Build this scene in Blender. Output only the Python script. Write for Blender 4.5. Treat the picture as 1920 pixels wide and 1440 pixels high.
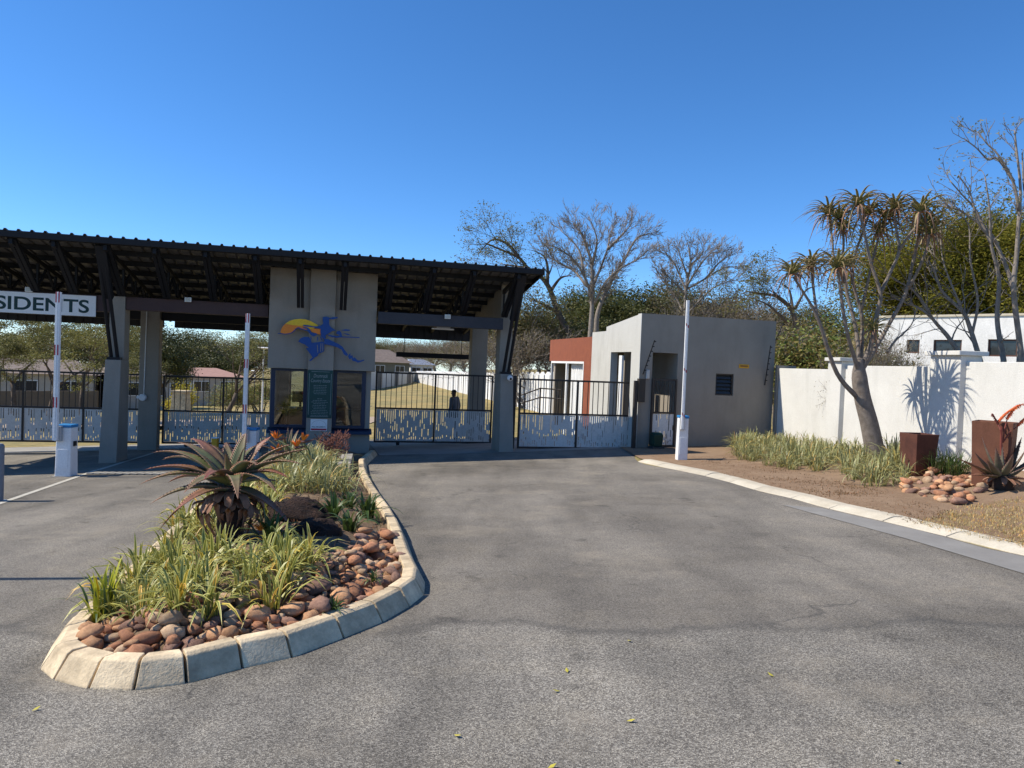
import bpy, bmesh, math, random
import numpy as np
from mathutils import Vector, Matrix, noise

# ------------------------------------------------------------------ scene, camera, world, sun
for o in list(bpy.data.objects):
    bpy.data.objects.remove(o)
sc = bpy.context.scene
COL = sc.collection
rad = math.radians

F_PX, CZ = 1390.0, 1.6
PITCH, ROLL = rad(1.5), rad(2.3)
FW = np.array([0, math.cos(PITCH), -math.sin(PITCH)])
R0 = np.array([1.0, 0, 0]); U0 = np.cross(R0, FW)
RT = R0 * math.cos(ROLL) + U0 * math.sin(ROLL)
UP = -R0 * math.sin(ROLL) + U0 * math.cos(ROLL)
EYE = np.array([0, 0, CZ])

cam = bpy.data.cameras.new('camera')
cam.sensor_width = 36.0
cam.lens = F_PX / 1920 * 36.0
cam.clip_start = 0.05
cam.clip_end = 2000
cam_o = bpy.data.objects.new('camera', cam)
COL.objects.link(cam_o)
cam_o.matrix_world = Matrix(((RT[0], UP[0], -FW[0], EYE[0]), (RT[1], UP[1], -FW[1], EYE[1]),
                             (RT[2], UP[2], -FW[2], EYE[2]), (0, 0, 0, 1)))
sc.camera = cam_o

SUN_EL, SUN_AZ = rad(46), rad(0)          # shadows run along +X, turned by SUN_AZ
world = bpy.data.worlds.new('World')
sc.world = world
world.use_nodes = True
wn = world.node_tree
bg = wn.nodes['Background']
sky = wn.nodes.new('ShaderNodeTexSky')
sky.sky_type = 'NISHITA'
sky.sun_disc = False
sky.sun_elevation = SUN_EL
sky.sun_rotation = rad(-90) - SUN_AZ
sky.altitude = 2500
sky.air_density = 1.0
sky.dust_density = 0.0
sky.ozone_density = 7.0
hs = wn.nodes.new('ShaderNodeHueSaturation')
hs.inputs['Saturation'].default_value = 1.14
wn.links.new(sky.outputs[0], hs.inputs['Color'])
wn.links.new(hs.outputs[0], bg.inputs[0])
bg.inputs[1].default_value = 0.15

sl = bpy.data.lights.new('sun', 'SUN')
sl.energy = 4.8
sl.angle = rad(0.5)
sl.color = (1.0, 0.92, 0.79)
sun = bpy.data.objects.new('sun', sl)
COL.objects.link(sun)
sd = Vector((math.cos(SUN_EL) * math.cos(SUN_AZ), math.cos(SUN_EL) * math.sin(SUN_AZ), -math.sin(SUN_EL)))
sun.rotation_euler = sd.to_track_quat('-Z', 'Y').to_euler()
sun.location = (-20, 0, 25)

sc.view_settings.view_transform = 'Standard'
sc.view_settings.look = 'None'
sc.view_settings.gamma = 1
sc.view_settings.exposure = 0.38

# ------------------------------------------------------------------ measuring the place
GA, GB = 0.047, -0.036                     # the forecourt falls to the left and towards the gates
def plane(x, y):
    return GA * x + GB * y
def ray(x, y):
    return FW + RT * (x - 960) / F_PX - UP * (y - 720) / F_PX
def G(x, y, dz=0.0):
    d = ray(x, y)
    t = (dz - CZ) / (d[2] - GA * d[0] - GB * d[1])
    return EYE + d * t
def at(x, y, Y):
    d = ray(x, y)
    return EYE + d * (Y / d[1])
TH = rad(14)
UU = np.array([math.cos(TH), math.sin(TH), 0]); VV = np.array([-math.sin(TH), math.cos(TH), 0])
OO = np.array([-0.1, 19.37, 0])
def fr(u, v, z):                           # the gatehouse frame: u along the front, v towards the back
    p = OO + UU * u + VV * v
    return (p[0], p[1], z)
def fuz(x, y, v):
    d = ray(x, y)
    t = ((OO + VV * v - EYE) @ VV) / (d @ VV)
    p = EYE + d * t
    return float((p - OO) @ UU), float(p[2])
def fvz(x, y, u):
    d = ray(x, y)
    t = ((OO + UU * u - EYE) @ UU) / (d @ UU)
    p = EYE + d * t
    return float((p - OO) @ VV), float(p[2])
def gfr(u, v):
    p = fr(u, v, 0)
    return plane(p[0], p[1])
def sstep(a, b, x):
    t = min(1, max(0, (x - a) / (b - a)))
    return t * t * (3 - 2 * t)
def ground_z(x, y):
    xc = max(-60, min(9.5, x))
    yc = max(-40, min(y, 80))
    z = GA * xc + GB * yc
    if yc > 25:
        k = sstep(-0.27, -0.20, x / yc)
        z += (yc - 25) * (0.036 * k + 0.004 * (1 - k))
    return z

# ------------------------------------------------------------------ materials
MATS = {}
def new_mat(name):
    m = bpy.data.materials.new(name)
    m.use_nodes = True
    nt = m.node_tree
    return m, nt, nt.nodes['Principled BSDF']
def N(nt, t, **kw):
    n = nt.nodes.new(t)
    for k, v in kw.items():
        setattr(n, k, v)
    return n
def ramp(nt, src, stops):
    r = nt.nodes.new('ShaderNodeValToRGB')
    els = r.color_ramp.elements
    while len(els) < len(stops):
        els.new(0.5)
    for e, (p, c) in zip(els, stops):
        e.position = p
        e.color = (*c, 1) if len(c) == 3 else c
    nt.links.new(src, r.inputs[0])
    return r.outputs[0]
def mix(nt, fac, a, b, mode='MIX'):
    m = nt.nodes.new('ShaderNodeMix')
    m.data_type = 'RGBA'; m.blend_type = mode
    for sock, val in ((m.inputs[0], fac), (m.inputs[6], a), (m.inputs[7], b)):
        if hasattr(val, 'links'):
            nt.links.new(val, sock)
        elif isinstance(val, (int, float)):
            sock.default_value = val
        else:
            sock.default_value = (*val, 1)
    return m.outputs[2]
def noise_tex(nt, vec, scale, detail=4, rough=0.6):
    n = nt.nodes.new('ShaderNodeTexNoise')
    n.inputs['Scale'].default_value = scale
    n.inputs['Detail'].default_value = detail
    n.inputs['Roughness'].default_value = rough
    if vec is not None:
        nt.links.new(vec, n.inputs['Vector'])
    return n.outputs['Fac']
def bump(nt, b, h, strength, dist=0.01):
    n = nt.nodes.new('ShaderNodeBump')
    n.inputs['Strength'].default_value = strength
    n.inputs['Distance'].default_value = dist
    nt.links.new(h, n.inputs['Height'])
    nt.links.new(n.outputs[0], b.inputs['Normal'])
def surf(name, c1, c2=None, rough=0.8, scale=3.0, fine=60.0, bumps=0.15, metallic=0.0, spec=0.3, isl=0.0, dist=0.01, streak=0.0):
    """uneven painted / mineral surface: two tones by a broad noise, fine grain as relief"""
    if name in MATS:
        return MATS[name]
    m, nt, b = new_mat(name)
    c2 = c2 or tuple(x * 0.86 for x in c1)
    tc = N(nt, 'ShaderNodeTexCoord').outputs['Object']
    n1 = noise_tex(nt, tc, scale, 5, 0.65)
    col = ramp(nt, n1, [(0.32, c1), (0.68, c2)])
    n2 = noise_tex(nt, tc, fine, 3, 0.7)
    g = ramp(nt, n2, [(0.3, (0.88,) * 3), (0.7, (1.08,) * 3)])
    col = mix(nt, 1.0, col, g, 'MULTIPLY')
    if streak:
        mp = N(nt, 'ShaderNodeMapping'); mp.inputs['Scale'].default_value = (1.3, 1.3, 0.32)
        nt.links.new(tc, mp.inputs[0])
        ns = noise_tex(nt, mp.outputs[0], 1.7, 5, 0.7)
        v = ramp(nt, ns, [(0.34, (1 - streak, 1 - streak, 1 - streak * 1.1)), (0.5, (1, 1, 1)), (0.7, (1 + streak * 0.3,) * 3)])
        col = mix(nt, 1.0, col, v, 'MULTIPLY')
        nb_ = noise_tex(nt, tc, 0.55, 6, 0.7)
        v = ramp(nt, nb_, [(0.3, (1 - streak * 0.7,) * 3), (0.6, (1, 1, 1))])
        col = mix(nt, 1.0, col, v, 'MULTIPLY')
    if isl:
        gi = N(nt, 'ShaderNodeObjectInfo').outputs['Random']
        v = ramp(nt, gi, [(0, (1 - isl,) * 3), (1, (1 + isl,) * 3)])
        col = mix(nt, 1.0, col, v, 'MULTIPLY')
    nt.links.new(col, b.inputs['Base Color'])
    b.inputs['Roughness'].default_value = rough
    b.inputs['Metallic'].default_value = metallic
    b.inputs['Specular IOR Level'].default_value = spec
    if bumps:
        bump(nt, b, n2, bumps, dist)
    MATS[name] = m
    return m
def leafmat(name, cols, rough=0.55, trans=0.25, spec=0.3):
    """leaf tones picked per leaf (random per island)"""
    if name in MATS:
        return MATS[name]
    m, nt, b = new_mat(name)
    gi = N(nt, 'ShaderNodeNewGeometry').outputs['Random Per Island']
    k = len(cols)
    col = ramp(nt, gi, [(i / (k - 1), c) for i, c in enumerate(cols)])
    oi = N(nt, 'ShaderNodeObjectInfo').outputs['Random']
    v = ramp(nt, oi, [(0, (0.8, 0.8, 0.8)), (1, (1.15, 1.12, 1.05))])
    col = mix(nt, 1.0, col, v, 'MULTIPLY')
    nt.links.new(col, b.inputs['Base Color'])
    b.inputs['Roughness'].default_value = rough
    b.inputs['Specular IOR Level'].default_value = spec
    if trans:
        tr = N(nt, 'ShaderNodeBsdfTranslucent')
        nt.links.new(col, tr.inputs[0])
        ms = N(nt, 'ShaderNodeMixShader')
        ms.inputs[0].default_value = trans
        nt.links.new(b.outputs[0], ms.inputs[1]); nt.links.new(tr.outputs[0], ms.inputs[2])
        nt.links.new(ms.outputs[0], nt.nodes['Material Output'].inputs[0])
    MATS[name] = m
    return m

def asphalt_mat():
    m, nt, b = new_mat('asphalt')
    tc = N(nt, 'ShaderNodeNewGeometry').outputs['Position']
    sep = N(nt, 'ShaderNodeSeparateXYZ'); nt.links.new(tc, sep.inputs[0])
    vor = N(nt, 'ShaderNodeTexVoronoi'); vor.inputs['Scale'].default_value = 165
    nt.links.new(tc, vor.inputs['Vector'])
    vcol = N(nt, 'ShaderNodeSeparateColor'); nt.links.new(vor.outputs['Color'], vcol.inputs[0])
    fine = noise_tex(nt, tc, 190, 2, 0.7)
    broad = noise_tex(nt, tc, 0.35, 5, 0.6)
    mid = noise_tex(nt, tc, 2.2, 5, 0.65)
    # tyre-worn streaks along the lane
    mp = N(nt, 'ShaderNodeMapping'); mp.inputs['Scale'].default_value = (0.9, 0.16, 1); mp.inputs['Rotation'].default_value = (0, 0, rad(-14))
    nt.links.new(tc, mp.inputs[0])
    streak = noise_tex(nt, mp.outputs[0], 1.6, 4, 0.55)
    # newer dark surface beyond the joint, older open-textured surface in front of it
    jn = noise_tex(nt, tc, 1.1, 4, 0.6)
    ad = N(nt, 'ShaderNodeMath', operation='MULTIPLY_ADD'); ad.inputs[1].default_value = 0.9; nt.links.new(jn, ad.inputs[0]); nt.links.new(sep.outputs['Y'], ad.inputs[2])
    mr = N(nt, 'ShaderNodeMapRange'); mr.inputs['From Min'].default_value = 5.26; mr.inputs['From Max'].default_value = 5.5
    nt.links.new(ad.outputs[0], mr.inputs[0])
    new = mr.outputs[0]
    stone_old = ramp(nt, vcol.outputs[0], [(0.0, (0.085, 0.076, 0.065)), (0.35, (0.150, 0.137, 0.117)), (0.68, (0.255, 0.235, 0.200)), (1.0, (0.42, 0.39, 0.335))])
    stone_new = ramp(nt, vcol.outputs[0], [(0.0, (0.094, 0.084, 0.071)), (0.5, (0.182, 0.164, 0.138)), (1.0, (0.305, 0.277, 0.232))])
    col = mix(nt, new, stone_old, stone_new)
    g_fine = ramp(nt, vcol.outputs[1], [(0.0, (0.7,) * 3), (1.0, (1.3,) * 3)])
    g = ramp(nt, fine, [(0.3, (0.82,) * 3), (0.7, (1.16,) * 3)])
    col = mix(nt, 1.0, col, g, 'MULTIPLY')
    g = ramp(nt, broad, [(0.34, (0.72, 0.71, 0.69)), (0.5, (1.02, 1.015, 1.0)), (0.68, (1.26, 1.25, 1.22))])
    col = mix(nt, 1.0, col, g, 'MULTIPLY')
    g = ramp(nt, mid, [(0.28, (0.84,) * 3), (0.5, (1.0,) * 3), (0.75, (1.12, 1.10, 1.05))])
    col = mix(nt, 1.0, col, g, 'MULTIPLY')
    g = ramp(nt, streak, [(0.33, (0.74,) * 3), (0.55, (1.02,) * 3), (0.72, (1.16,) * 3)])
    col = mix(nt, 1.0, col, g, 'MULTIPLY')
    # dusty sand washed over it in places
    dust = noise_tex(nt, tc, 0.8, 6, 0.7)
    df = ramp(nt, dust, [(0.54, (0, 0, 0)), (0.76, (0.55,) * 3)])
    dg_ = mix(nt, 1.0, (0.36, 0.31, 0.235), g_fine, 'MULTIPLY')
    col = mix(nt, df, col, dg_)
    oil = noise_tex(nt, tc, 2.6, 3, 0.5)
    of_ = ramp(nt, oil, [(0.66, (1, 1, 1)), (0.74, (0.62,) * 3)])
    col = mix(nt, 1.0, col, of_, 'MULTIPLY')
    # dark joint line
    jl = N(nt, 'ShaderNodeMapRange'); jl.inputs['From Min'].default_value = 0.0; jl.inputs['From Max'].default_value = 0.5
    pp = N(nt, 'ShaderNodeMath', operation='PINGPONG'); pp.inputs[1].default_value = 0.5; nt.links.new(new, pp.inputs[0])
    jm = N(nt, 'ShaderNodeMath', operation='MULTIPLY'); jm.inputs[1].default_value = 0.9; nt.links.new(pp.outputs[0], jm.inputs[0])
    col = mix(nt, jm.outputs[0], col, (0.05, 0.048, 0.045))
    # hairline cracks
    vc = N(nt, 'ShaderNodeTexVoronoi', feature='DISTANCE_TO_EDGE'); vc.inputs['Scale'].default_value = 0.42
    wob = N(nt, 'ShaderNodeTexNoise'); wob.inputs['Scale'].default_value = 2.5; wob.inputs['Detail'].default_value = 5
    nt.links.new(tc, wob.inputs['Vector'])
    va = N(nt, 'ShaderNodeVectorMath', operation='MULTIPLY_ADD'); va.inputs[1].default_value = (0.8, 0.8, 0); nt.links.new(wob.outputs['Color'], va.inputs[0]); nt.links.new(tc, va.inputs[2])
    nt.links.new(va.outputs[0], vc.inputs['Vector'])
    ck = ramp(nt, vc.outputs['Distance'], [(0.0, (0.55,) * 3), (0.006, (0, 0, 0))])
    cmask = ramp(nt, noise_tex(nt, tc, 0.6, 2, 0.5), [(0.52, (0, 0, 0)), (0.6, (1, 1, 1))])
    cf = mix(nt, 1.0, ck, cmask, 'MULTIPLY')
    col = mix(nt, cf, col, (0.03, 0.03, 0.03))
    nt.links.new(col, b.inputs['Base Color'])
    b.inputs['Roughness'].default_value = 0.85
    b.inputs['Specular IOR Level'].default_value = 0.35
    h = mix(nt, 0.5, vor.outputs['Distance'], fine)
    bump(nt, b, h, 0.75, 0.010)
    return m

def earth_mat(name, cols, scale=1.2, fine=45, bumps=0.6):
    m, nt, b = new_mat(name)
    tc = N(nt, 'ShaderNodeTexCoord').outputs['Object']
    n1 = noise_tex(nt, tc, scale, 7, 0.72)
    col = ramp(nt, n1, [(0.28 + 0.44 * i / (len(cols) - 1), c) for i, c in enumerate(cols)])
    n2 = noise_tex(nt, tc, fine, 4, 0.8)
    g = ramp(nt, n2, [(0.25, (0.55,) * 3), (0.75, (1.35,) * 3)])
    col = mix(nt, 1.0, col, g, 'MULTIPLY')
    nt.links.new(col, b.inputs['Base Color'])
    b.inputs['Roughness'].default_value = 0.95
    b.inputs['Specular IOR Level'].default_value = 0.1
    bump(nt, b, n2, bumps, 0.02)
    return m

M_ASPH = asphalt_mat()
M_GROUND = earth_mat('dry_ground', [(0.27, 0.20, 0.085), (0.37, 0.28, 0.12), (0.23, 0.20, 0.09), (0.40, 0.31, 0.15)], 0.35, 7, 0.4)
M_VERGE = earth_mat('verge_earth', [(0.21, 0.135, 0.085), (0.31, 0.215, 0.14), (0.25, 0.165, 0.105), (0.40, 0.30, 0.19)], 0.9, 55, 0.7)
M_SOIL = earth_mat('bed_soil', [(0.15, 0.10, 0.066), (0.28, 0.20, 0.13), (0.19, 0.13, 0.085), (0.37, 0.28, 0.19)], 4, 70, 0.9)
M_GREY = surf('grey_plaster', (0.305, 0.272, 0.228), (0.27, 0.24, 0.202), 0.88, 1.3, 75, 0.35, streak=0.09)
M_GREY_PALE_LIT = surf('pale_and_sunlit_plaster', (0.56, 0.555, 0.52), (0.49, 0.485, 0.45), 0.9, 1.1, 60, 0.4, streak=0.10)  # garden wall's own tone; on the office side, sunlight put into the colour
M_WALLW = surf('off_white_plaster', (0.66, 0.65, 0.61), (0.58, 0.57, 0.53), 0.9, 0.9, 55, 0.4, streak=0.08)
M_WHITE = surf('white_paint', (0.80, 0.80, 0.79), (0.72, 0.72, 0.71), 0.5, 2.5, 40, 0.06)
M_PANEL = surf('gate_white_steel', (0.74, 0.71, 0.67), (0.65, 0.63, 0.59), 0.45, 2.0, 30, 0.05, streak=0.12)
M_BLACK = surf('black_steel', (0.010, 0.010, 0.012), (0.014, 0.013, 0.015), 0.65, 4, 60, 0.08)
M_BARS = surf('dark_brown_steel', (0.035, 0.028, 0.025), (0.05, 0.04, 0.034), 0.5, 4, 60, 0.08)
M_NAVY = surf('navy_frame', (0.018, 0.026, 0.055), (0.022, 0.032, 0.065), 0.4, 4, 40, 0.05)
M_BEAMB = surf('maroon_beam', (0.055, 0.030, 0.030), (0.075, 0.042, 0.038), 0.6, 2, 40, 0.1)
M_BEAMD = surf('dark_blue_beam', (0.035, 0.038, 0.05), (0.05, 0.05, 0.062), 0.6, 2, 40, 0.1)
M_SHEET = surf('roof_sheet', (0.16, 0.153, 0.15), (0.12, 0.116, 0.113), 0.5, 0.7, 20, 0.05, 0.1)
M_CLAD = surf('dark_cladding', (0.025, 0.025, 0.03), (0.032, 0.032, 0.036), 0.6, 1, 20, 0.05)
M_CONC = surf('concrete', (0.36, 0.34, 0.30), (0.26, 0.245, 0.215), 0.9, 1.4, 50, 0.4)
M_KERB = surf('kerb_concrete', (0.76, 0.61, 0.40), (0.42, 0.33, 0.215), 0.92, 5.5, 55, 0.6, isl=0.2)
M_KERBR = surf('pale_kerb_concrete', (0.58, 0.525, 0.42), (0.44, 0.39, 0.30), 0.92, 2.5, 50, 0.5, isl=0.10)
M_PATCH = surf('pale_tar', (0.27, 0.26, 0.24), (0.215, 0.205, 0.19), 0.9, 2.2, 120, 0.5)
M_LINE = surf('road_paint', (0.55, 0.52, 0.44), (0.36, 0.34, 0.29), 0.8, 9, 90, 0.2)
M_BLUE = surf('blue_cap', (0.03, 0.22, 0.50), (0.03, 0.19, 0.44), 0.45, 3, 30, 0.03)
M_REDT = surf('red_tape', (0.45, 0.03, 0.05), (0.38, 0.03, 0.05), 0.5, 6, 30, 0.03)
M_RUST = surf('corten_steel', (0.135, 0.050, 0.032), (0.080, 0.030, 0.022), 0.85, 3.5, 60, 0.3, streak=0.3)
M_RUSTL = surf('corten_steel_worn', (0.20, 0.085, 0.050), (0.13, 0.052, 0.032), 0.85, 2.5, 60, 0.3, streak=0.3)
M_BRICK = surf('face_brick', (0.62, 0.19, 0.085), (0.48, 0.135, 0.06), 0.9, 5, 80, 0.5, isl=0.16)
M_MORTAR = surf('mortar', (0.27, 0.085, 0.045), (0.22, 0.07, 0.04), 0.95, 4, 60, 0.4)
M_DARK = surf('dark_interior', (0.05, 0.05, 0.05), (0.04, 0.04, 0.04), 0.8, 2, 20, 0)
M_YEL = surf('yellow_paint', (0.62, 0.33, 0.02), (0.52, 0.27, 0.02), 0.5, 6, 40, 0.05)
M_GREENP = surf('green_board', (0.006, 0.045, 0.042), (0.008, 0.055, 0.050), 0.4, 3, 30, 0.02)
M_GREENM = surf('green_plastic', (0.008, 0.035, 0.025), (0.010, 0.045, 0.03), 0.45, 6, 40, 0.05)
M_LETTER = surf('dark_green_letter', (0.008, 0.035, 0.035), (0.01, 0.04, 0.04), 0.5, 3, 30, 0)
M_PALE = surf('pale_letter', (0.26, 0.32, 0.32), (0.22, 0.28, 0.28), 0.5, 3, 30, 0)
M_SUNY = surf('logo_yellow', (0.80, 0.53, 0.03), (0.76, 0.46, 0.03), 0.5, 2, 30, 0)
M_SUNO = surf('logo_orange', (0.78, 0.20, 0.03), (0.74, 0.25, 0.03), 0.5, 2, 30, 0)
M_LBLUE = surf('logo_blue', (0.012, 0.06, 0.24), (0.014, 0.07, 0.26), 0.5, 2, 30, 0)
M_STONES = [surf('stone_a', (0.52, 0.25, 0.13), (0.29, 0.13, 0.075), 0.88, 2.2, 14, 0.8, isl=0.3),
            surf('stone_b', (0.62, 0.36, 0.19), (0.40, 0.20, 0.105), 0.88, 1.8, 16, 0.8, isl=0.3),
            surf('stone_c', (0.36, 0.21, 0.15), (0.20, 0.115, 0.085), 0.88, 2.5, 14, 0.8, isl=0.3),
            surf('stone_d', (0.62, 0.45, 0.29), (0.44, 0.28, 0.17), 0.9, 1.7, 18, 0.8, isl=0.25)]
M_BOULD = surf('boulder', (0.10, 0.055, 0.038), (0.030, 0.021, 0.019), 0.95, 2.6, 12, 1.0, dist=0.12)
M_BARK = surf('bark_grey', (0.30, 0.26, 0.22), (0.18, 0.15, 0.125), 0.95, 9, 60, 0.8)
M_BARKD = surf('bark_dark', (0.15, 0.115, 0.09), (0.085, 0.065, 0.05), 0.95, 6, 40, 0.6)
M_BARKA = surf('aloe_bark', (0.25, 0.21, 0.175), (0.135, 0.11, 0.09), 0.95, 8, 50, 0.9)
M_TILE = surf('house_tiles', (0.24, 0.19, 0.16), (0.17, 0.135, 0.115), 0.9, 2, 14, 0.5)
M_TILER = surf('red_tiles', (0.42, 0.25, 0.20), (0.34, 0.20, 0.16), 0.9, 2, 14, 0.5)
M_HOUSE = surf('house_plaster', (0.46, 0.42, 0.36), (0.40, 0.365, 0.31), 0.9, 1, 20, 0.1)
M_HOUSEG = surf('house_olive', (0.20, 0.19, 0.145), (0.17, 0.16, 0.125), 0.9, 1, 20, 0.1)
M_HWHITE = surf('house_white', (0.80, 0.79, 0.76), (0.72, 0.71, 0.68), 0.9, 0.8, 20, 0.1, streak=0.14)
M_STEEL = surf('galvanised', (0.45, 0.46, 0.47), (0.38, 0.39, 0.40), 0.4, 4, 40, 0.05, 0.5)

def glass_mat():
    m, nt, b = new_mat('window_glass')
    b.inputs['Base Color'].default_value = (0.9, 0.93, 0.93, 1)
    b.inputs['Roughness'].default_value = 0.02
    b.inputs['IOR'].default_value = 1.5
    tr = N(nt, 'ShaderNodeBsdfTransparent'); tr.inputs[0].default_value = (0.80, 0.84, 0.84, 1)
    gl = N(nt, 'ShaderNodeBsdfGlossy'); gl.inputs['Roughness'].default_value = 0.01
    lw = N(nt, 'ShaderNodeFresnel'); lw.inputs['IOR'].default_value = 1.7
    ms = N(nt, 'ShaderNodeMixShader')
    nt.links.new(lw.outputs[0], ms.inputs[0]); nt.links.new(tr.outputs[0], ms.inputs[1]); nt.links.new(gl.outputs[0], ms.inputs[2])
    nt.links.new(ms.outputs[0], nt.nodes['Material Output'].inputs[0])
    return m
M_GLASS = glass_mat()
def darkglass():
    m, nt, b = new_mat('dark_pane')
    b.inputs['Base Color'].default_value = (0.03, 0.033, 0.035, 1)
    b.inputs['Roughness'].default_value = 0.05
    return m
M_PANE = darkglass()

# ------------------------------------------------------------------ mesh building
class MB:
    """collects vertices in world coordinates; build() links them as one mesh object"""
    def __init__(s, frame=None):
        s.v, s.f, s.uv, s.fr, s.mi = [], [], None, frame, []
    def P(s, p):
        return tuple(s.fr(*p)) if s.fr else tuple(p)
    def add(s, vs, fs, mi=0):
        n = len(s.v)
        s.v += [s.P(p) for p in vs]
        s.f += [tuple(n + i for i in f) for f in fs]
        s.mi += [mi] * len(fs)
    def box(s, x0, x1, y0, y1, z0, z1, mi=0):
        s.add([(x0, y0, z0), (x1, y0, z0), (x1, y1, z0), (x0, y1, z0), (x0, y0, z1), (x1, y0, z1), (x1, y1, z1), (x0, y1, z1)],
              [(0, 3, 2, 1), (4, 5, 6, 7), (0, 1, 5, 4), (1, 2, 6, 5), (2, 3, 7, 6), (3, 0, 4, 7)], mi)
    def hexa(s, lo, hi, mi=0):
        s.add(list(lo) + list(hi), [(3, 2, 1, 0), (4, 5, 6, 7), (0, 1, 5, 4), (1, 2, 6, 5), (2, 3, 7, 6), (3, 0, 4, 7)], mi)
    def bar(s, a, b, w, h=None, upv=(0, 0, 1), mi=0):
        h = h or w
        A, B = Vector(s.P(a)), Vector(s.P(b))
        d = (B - A).normalized()
        u = Vector(upv)
        if abs(d.dot(u)) > 0.99:
            u = Vector((1, 0, 0))
        x = d.cross(u).normalized() * w / 2
        y = x.cross(d).normalized() * h / 2
        fr_, s.fr = s.fr, None
        s.hexa([tuple(A - x - y), tuple(A + x - y), tuple(A + x + y), tuple(A - x + y)],
               [tuple(B - x - y), tuple(B + x - y), tuple(B + x + y), tuple(B - x + y)], mi)
        s.fr = fr_
    def tube(s, pts, rs, n=6, cap=True, mi=0):
        P = [Vector(s.P(p)) for p in pts]
        base = len(s.v)
        prev = None
        for i, p in enumerate(P):
            d = (P[min(i + 1, len(P) - 1)] - P[max(i - 1, 0)])
            d = d.normalized() if d.length > 1e-9 else Vector((0, 0, 1))
            if prev is None:
                x = d.orthogonal().normalized()
            else:
                x = (prev - d * prev.dot(d))
                x = x.normalized() if x.length > 1e-6 else d.orthogonal().normalized()
            prev = x
            y = d.cross(x)
            r = rs[i] if hasattr(rs, '__len__') else rs
            for k in range(n):
                a = 2 * math.pi * k / n
                s.v.append(tuple(p + x * (r * math.cos(a)) + y * (r * math.sin(a))))
        for i in range(len(P) - 1):
            for k in range(n):
                a, b = base + i * n + k, base + i * n + (k + 1) % n
                s.f.append((a, b, b + n, a + n)); s.mi.append(mi)
        if cap:
            s.f.append(tuple(base + k for k in reversed(range(n)))); s.mi.append(mi)
            s.f.append(tuple(base + (len(P) - 1) * n + k for k in range(n))); s.mi.append(mi)
    def sheet(s, poly, mi=0):
        s.add(poly, [tuple(range(len(poly)))], mi)
    def prism(s, poly, off, mi=0):
        """polygon extruded by the vector off (both in frame coordinates)"""
        n = len(poly)
        top = [tuple(p[i] + off[i] for i in range(3)) for p in poly]
        fs = [tuple(reversed(range(n))), tuple(range(n, 2 * n))] + [(i, (i + 1) % n, n + (i + 1) % n, n + i) for i in range(n)]
        s.add(list(poly) + top, fs, mi)
    def build(s, name, mat, parent=None, smooth=False, bevel=0.0, kind=None, recalc=False):
        me = bpy.data.meshes.new(name)
        V = np.array(s.v, dtype=float)
        o = bpy.data.objects.new(name, me)
        if parent is not None:
            V = world_to(parent, V)
        else:
            c = np.array([(V[:, 0].min() + V[:, 0].max()) / 2, (V[:, 1].min() + V[:, 1].max()) / 2, V[:, 2].min()])
            V = V - c
            o.location = c
        me.from_pydata(V.tolist(), [], s.f)
        for m in (mat if isinstance(mat, (list, tuple)) else [mat]):
            me.materials.append(m)
        if any(s.mi):
            me.polygons.foreach_set('material_index', s.mi)
        if s.uv is not None:
            uvl = me.uv_layers.new(name='UVMap')
            li = np.zeros(len(me.loops), dtype=np.int32)
            me.loops.foreach_get('vertex_index', li)
            uvl.data.foreach_set('uv', np.array(s.uv, dtype=np.float32)[li].ravel())
        if smooth:
            me.polygons.foreach_set('use_smooth', [True] * len(me.polygons))
        if recalc:
            bm = bmesh.new(); bm.from_mesh(me)
            bmesh.ops.recalc_face_normals(bm, faces=bm.faces)
            bm.to_mesh(me); bm.free()
        COL.objects.link(o)
        if parent is not None:
            o.parent = parent
        if bevel:
            b = o.modifiers.new('bevel', 'BEVEL')
            b.width = bevel; b.segments = 2; b.limit_method = 'ANGLE'
        if kind:
            o['kind'] = kind
        return o

ABS = {}
def abs_of(o):
    """(x, y, z, rz) of an object placed by code (parents chained)"""
    x, y, z = o.location
    r = o.rotation_euler.z
    if o.parent is not None:
        X, Y, Z, Rz = abs_of(o.parent)
        c, s_ = math.cos(Rz), math.sin(Rz)
        return (X + c * x - s_ * y, Y + s_ * x + c * y, Z + z, Rz + r)
    return (x, y, z, r)
def world_to(o, V):
    x, y, z, r = abs_of(o)
    D = np.asarray(V, dtype=float) - np.array([x, y, z])
    c, s_ = math.cos(r), math.sin(r)
    return np.stack([c * D[:, 0] + s_ * D[:, 1], -s_ * D[:, 0] + c * D[:, 1], D[:, 2]], axis=1)
def tag(o, label, cat, group=None):
    o['label'] = label; o['category'] = cat
    if group:
        o['group'] = group
    return o
def thing(name, loc, rz, label, cat, group=None):
    o = bpy.data.objects.new(name, None)
    o.empty_display_size = 0.2
    COL.objects.link(o)
    o.location = loc; o.rotation_euler = (0, 0, rz)
    return tag(o, label, cat, group)
def structure(o):
    o['kind'] = 'structure'
    return o
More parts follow.
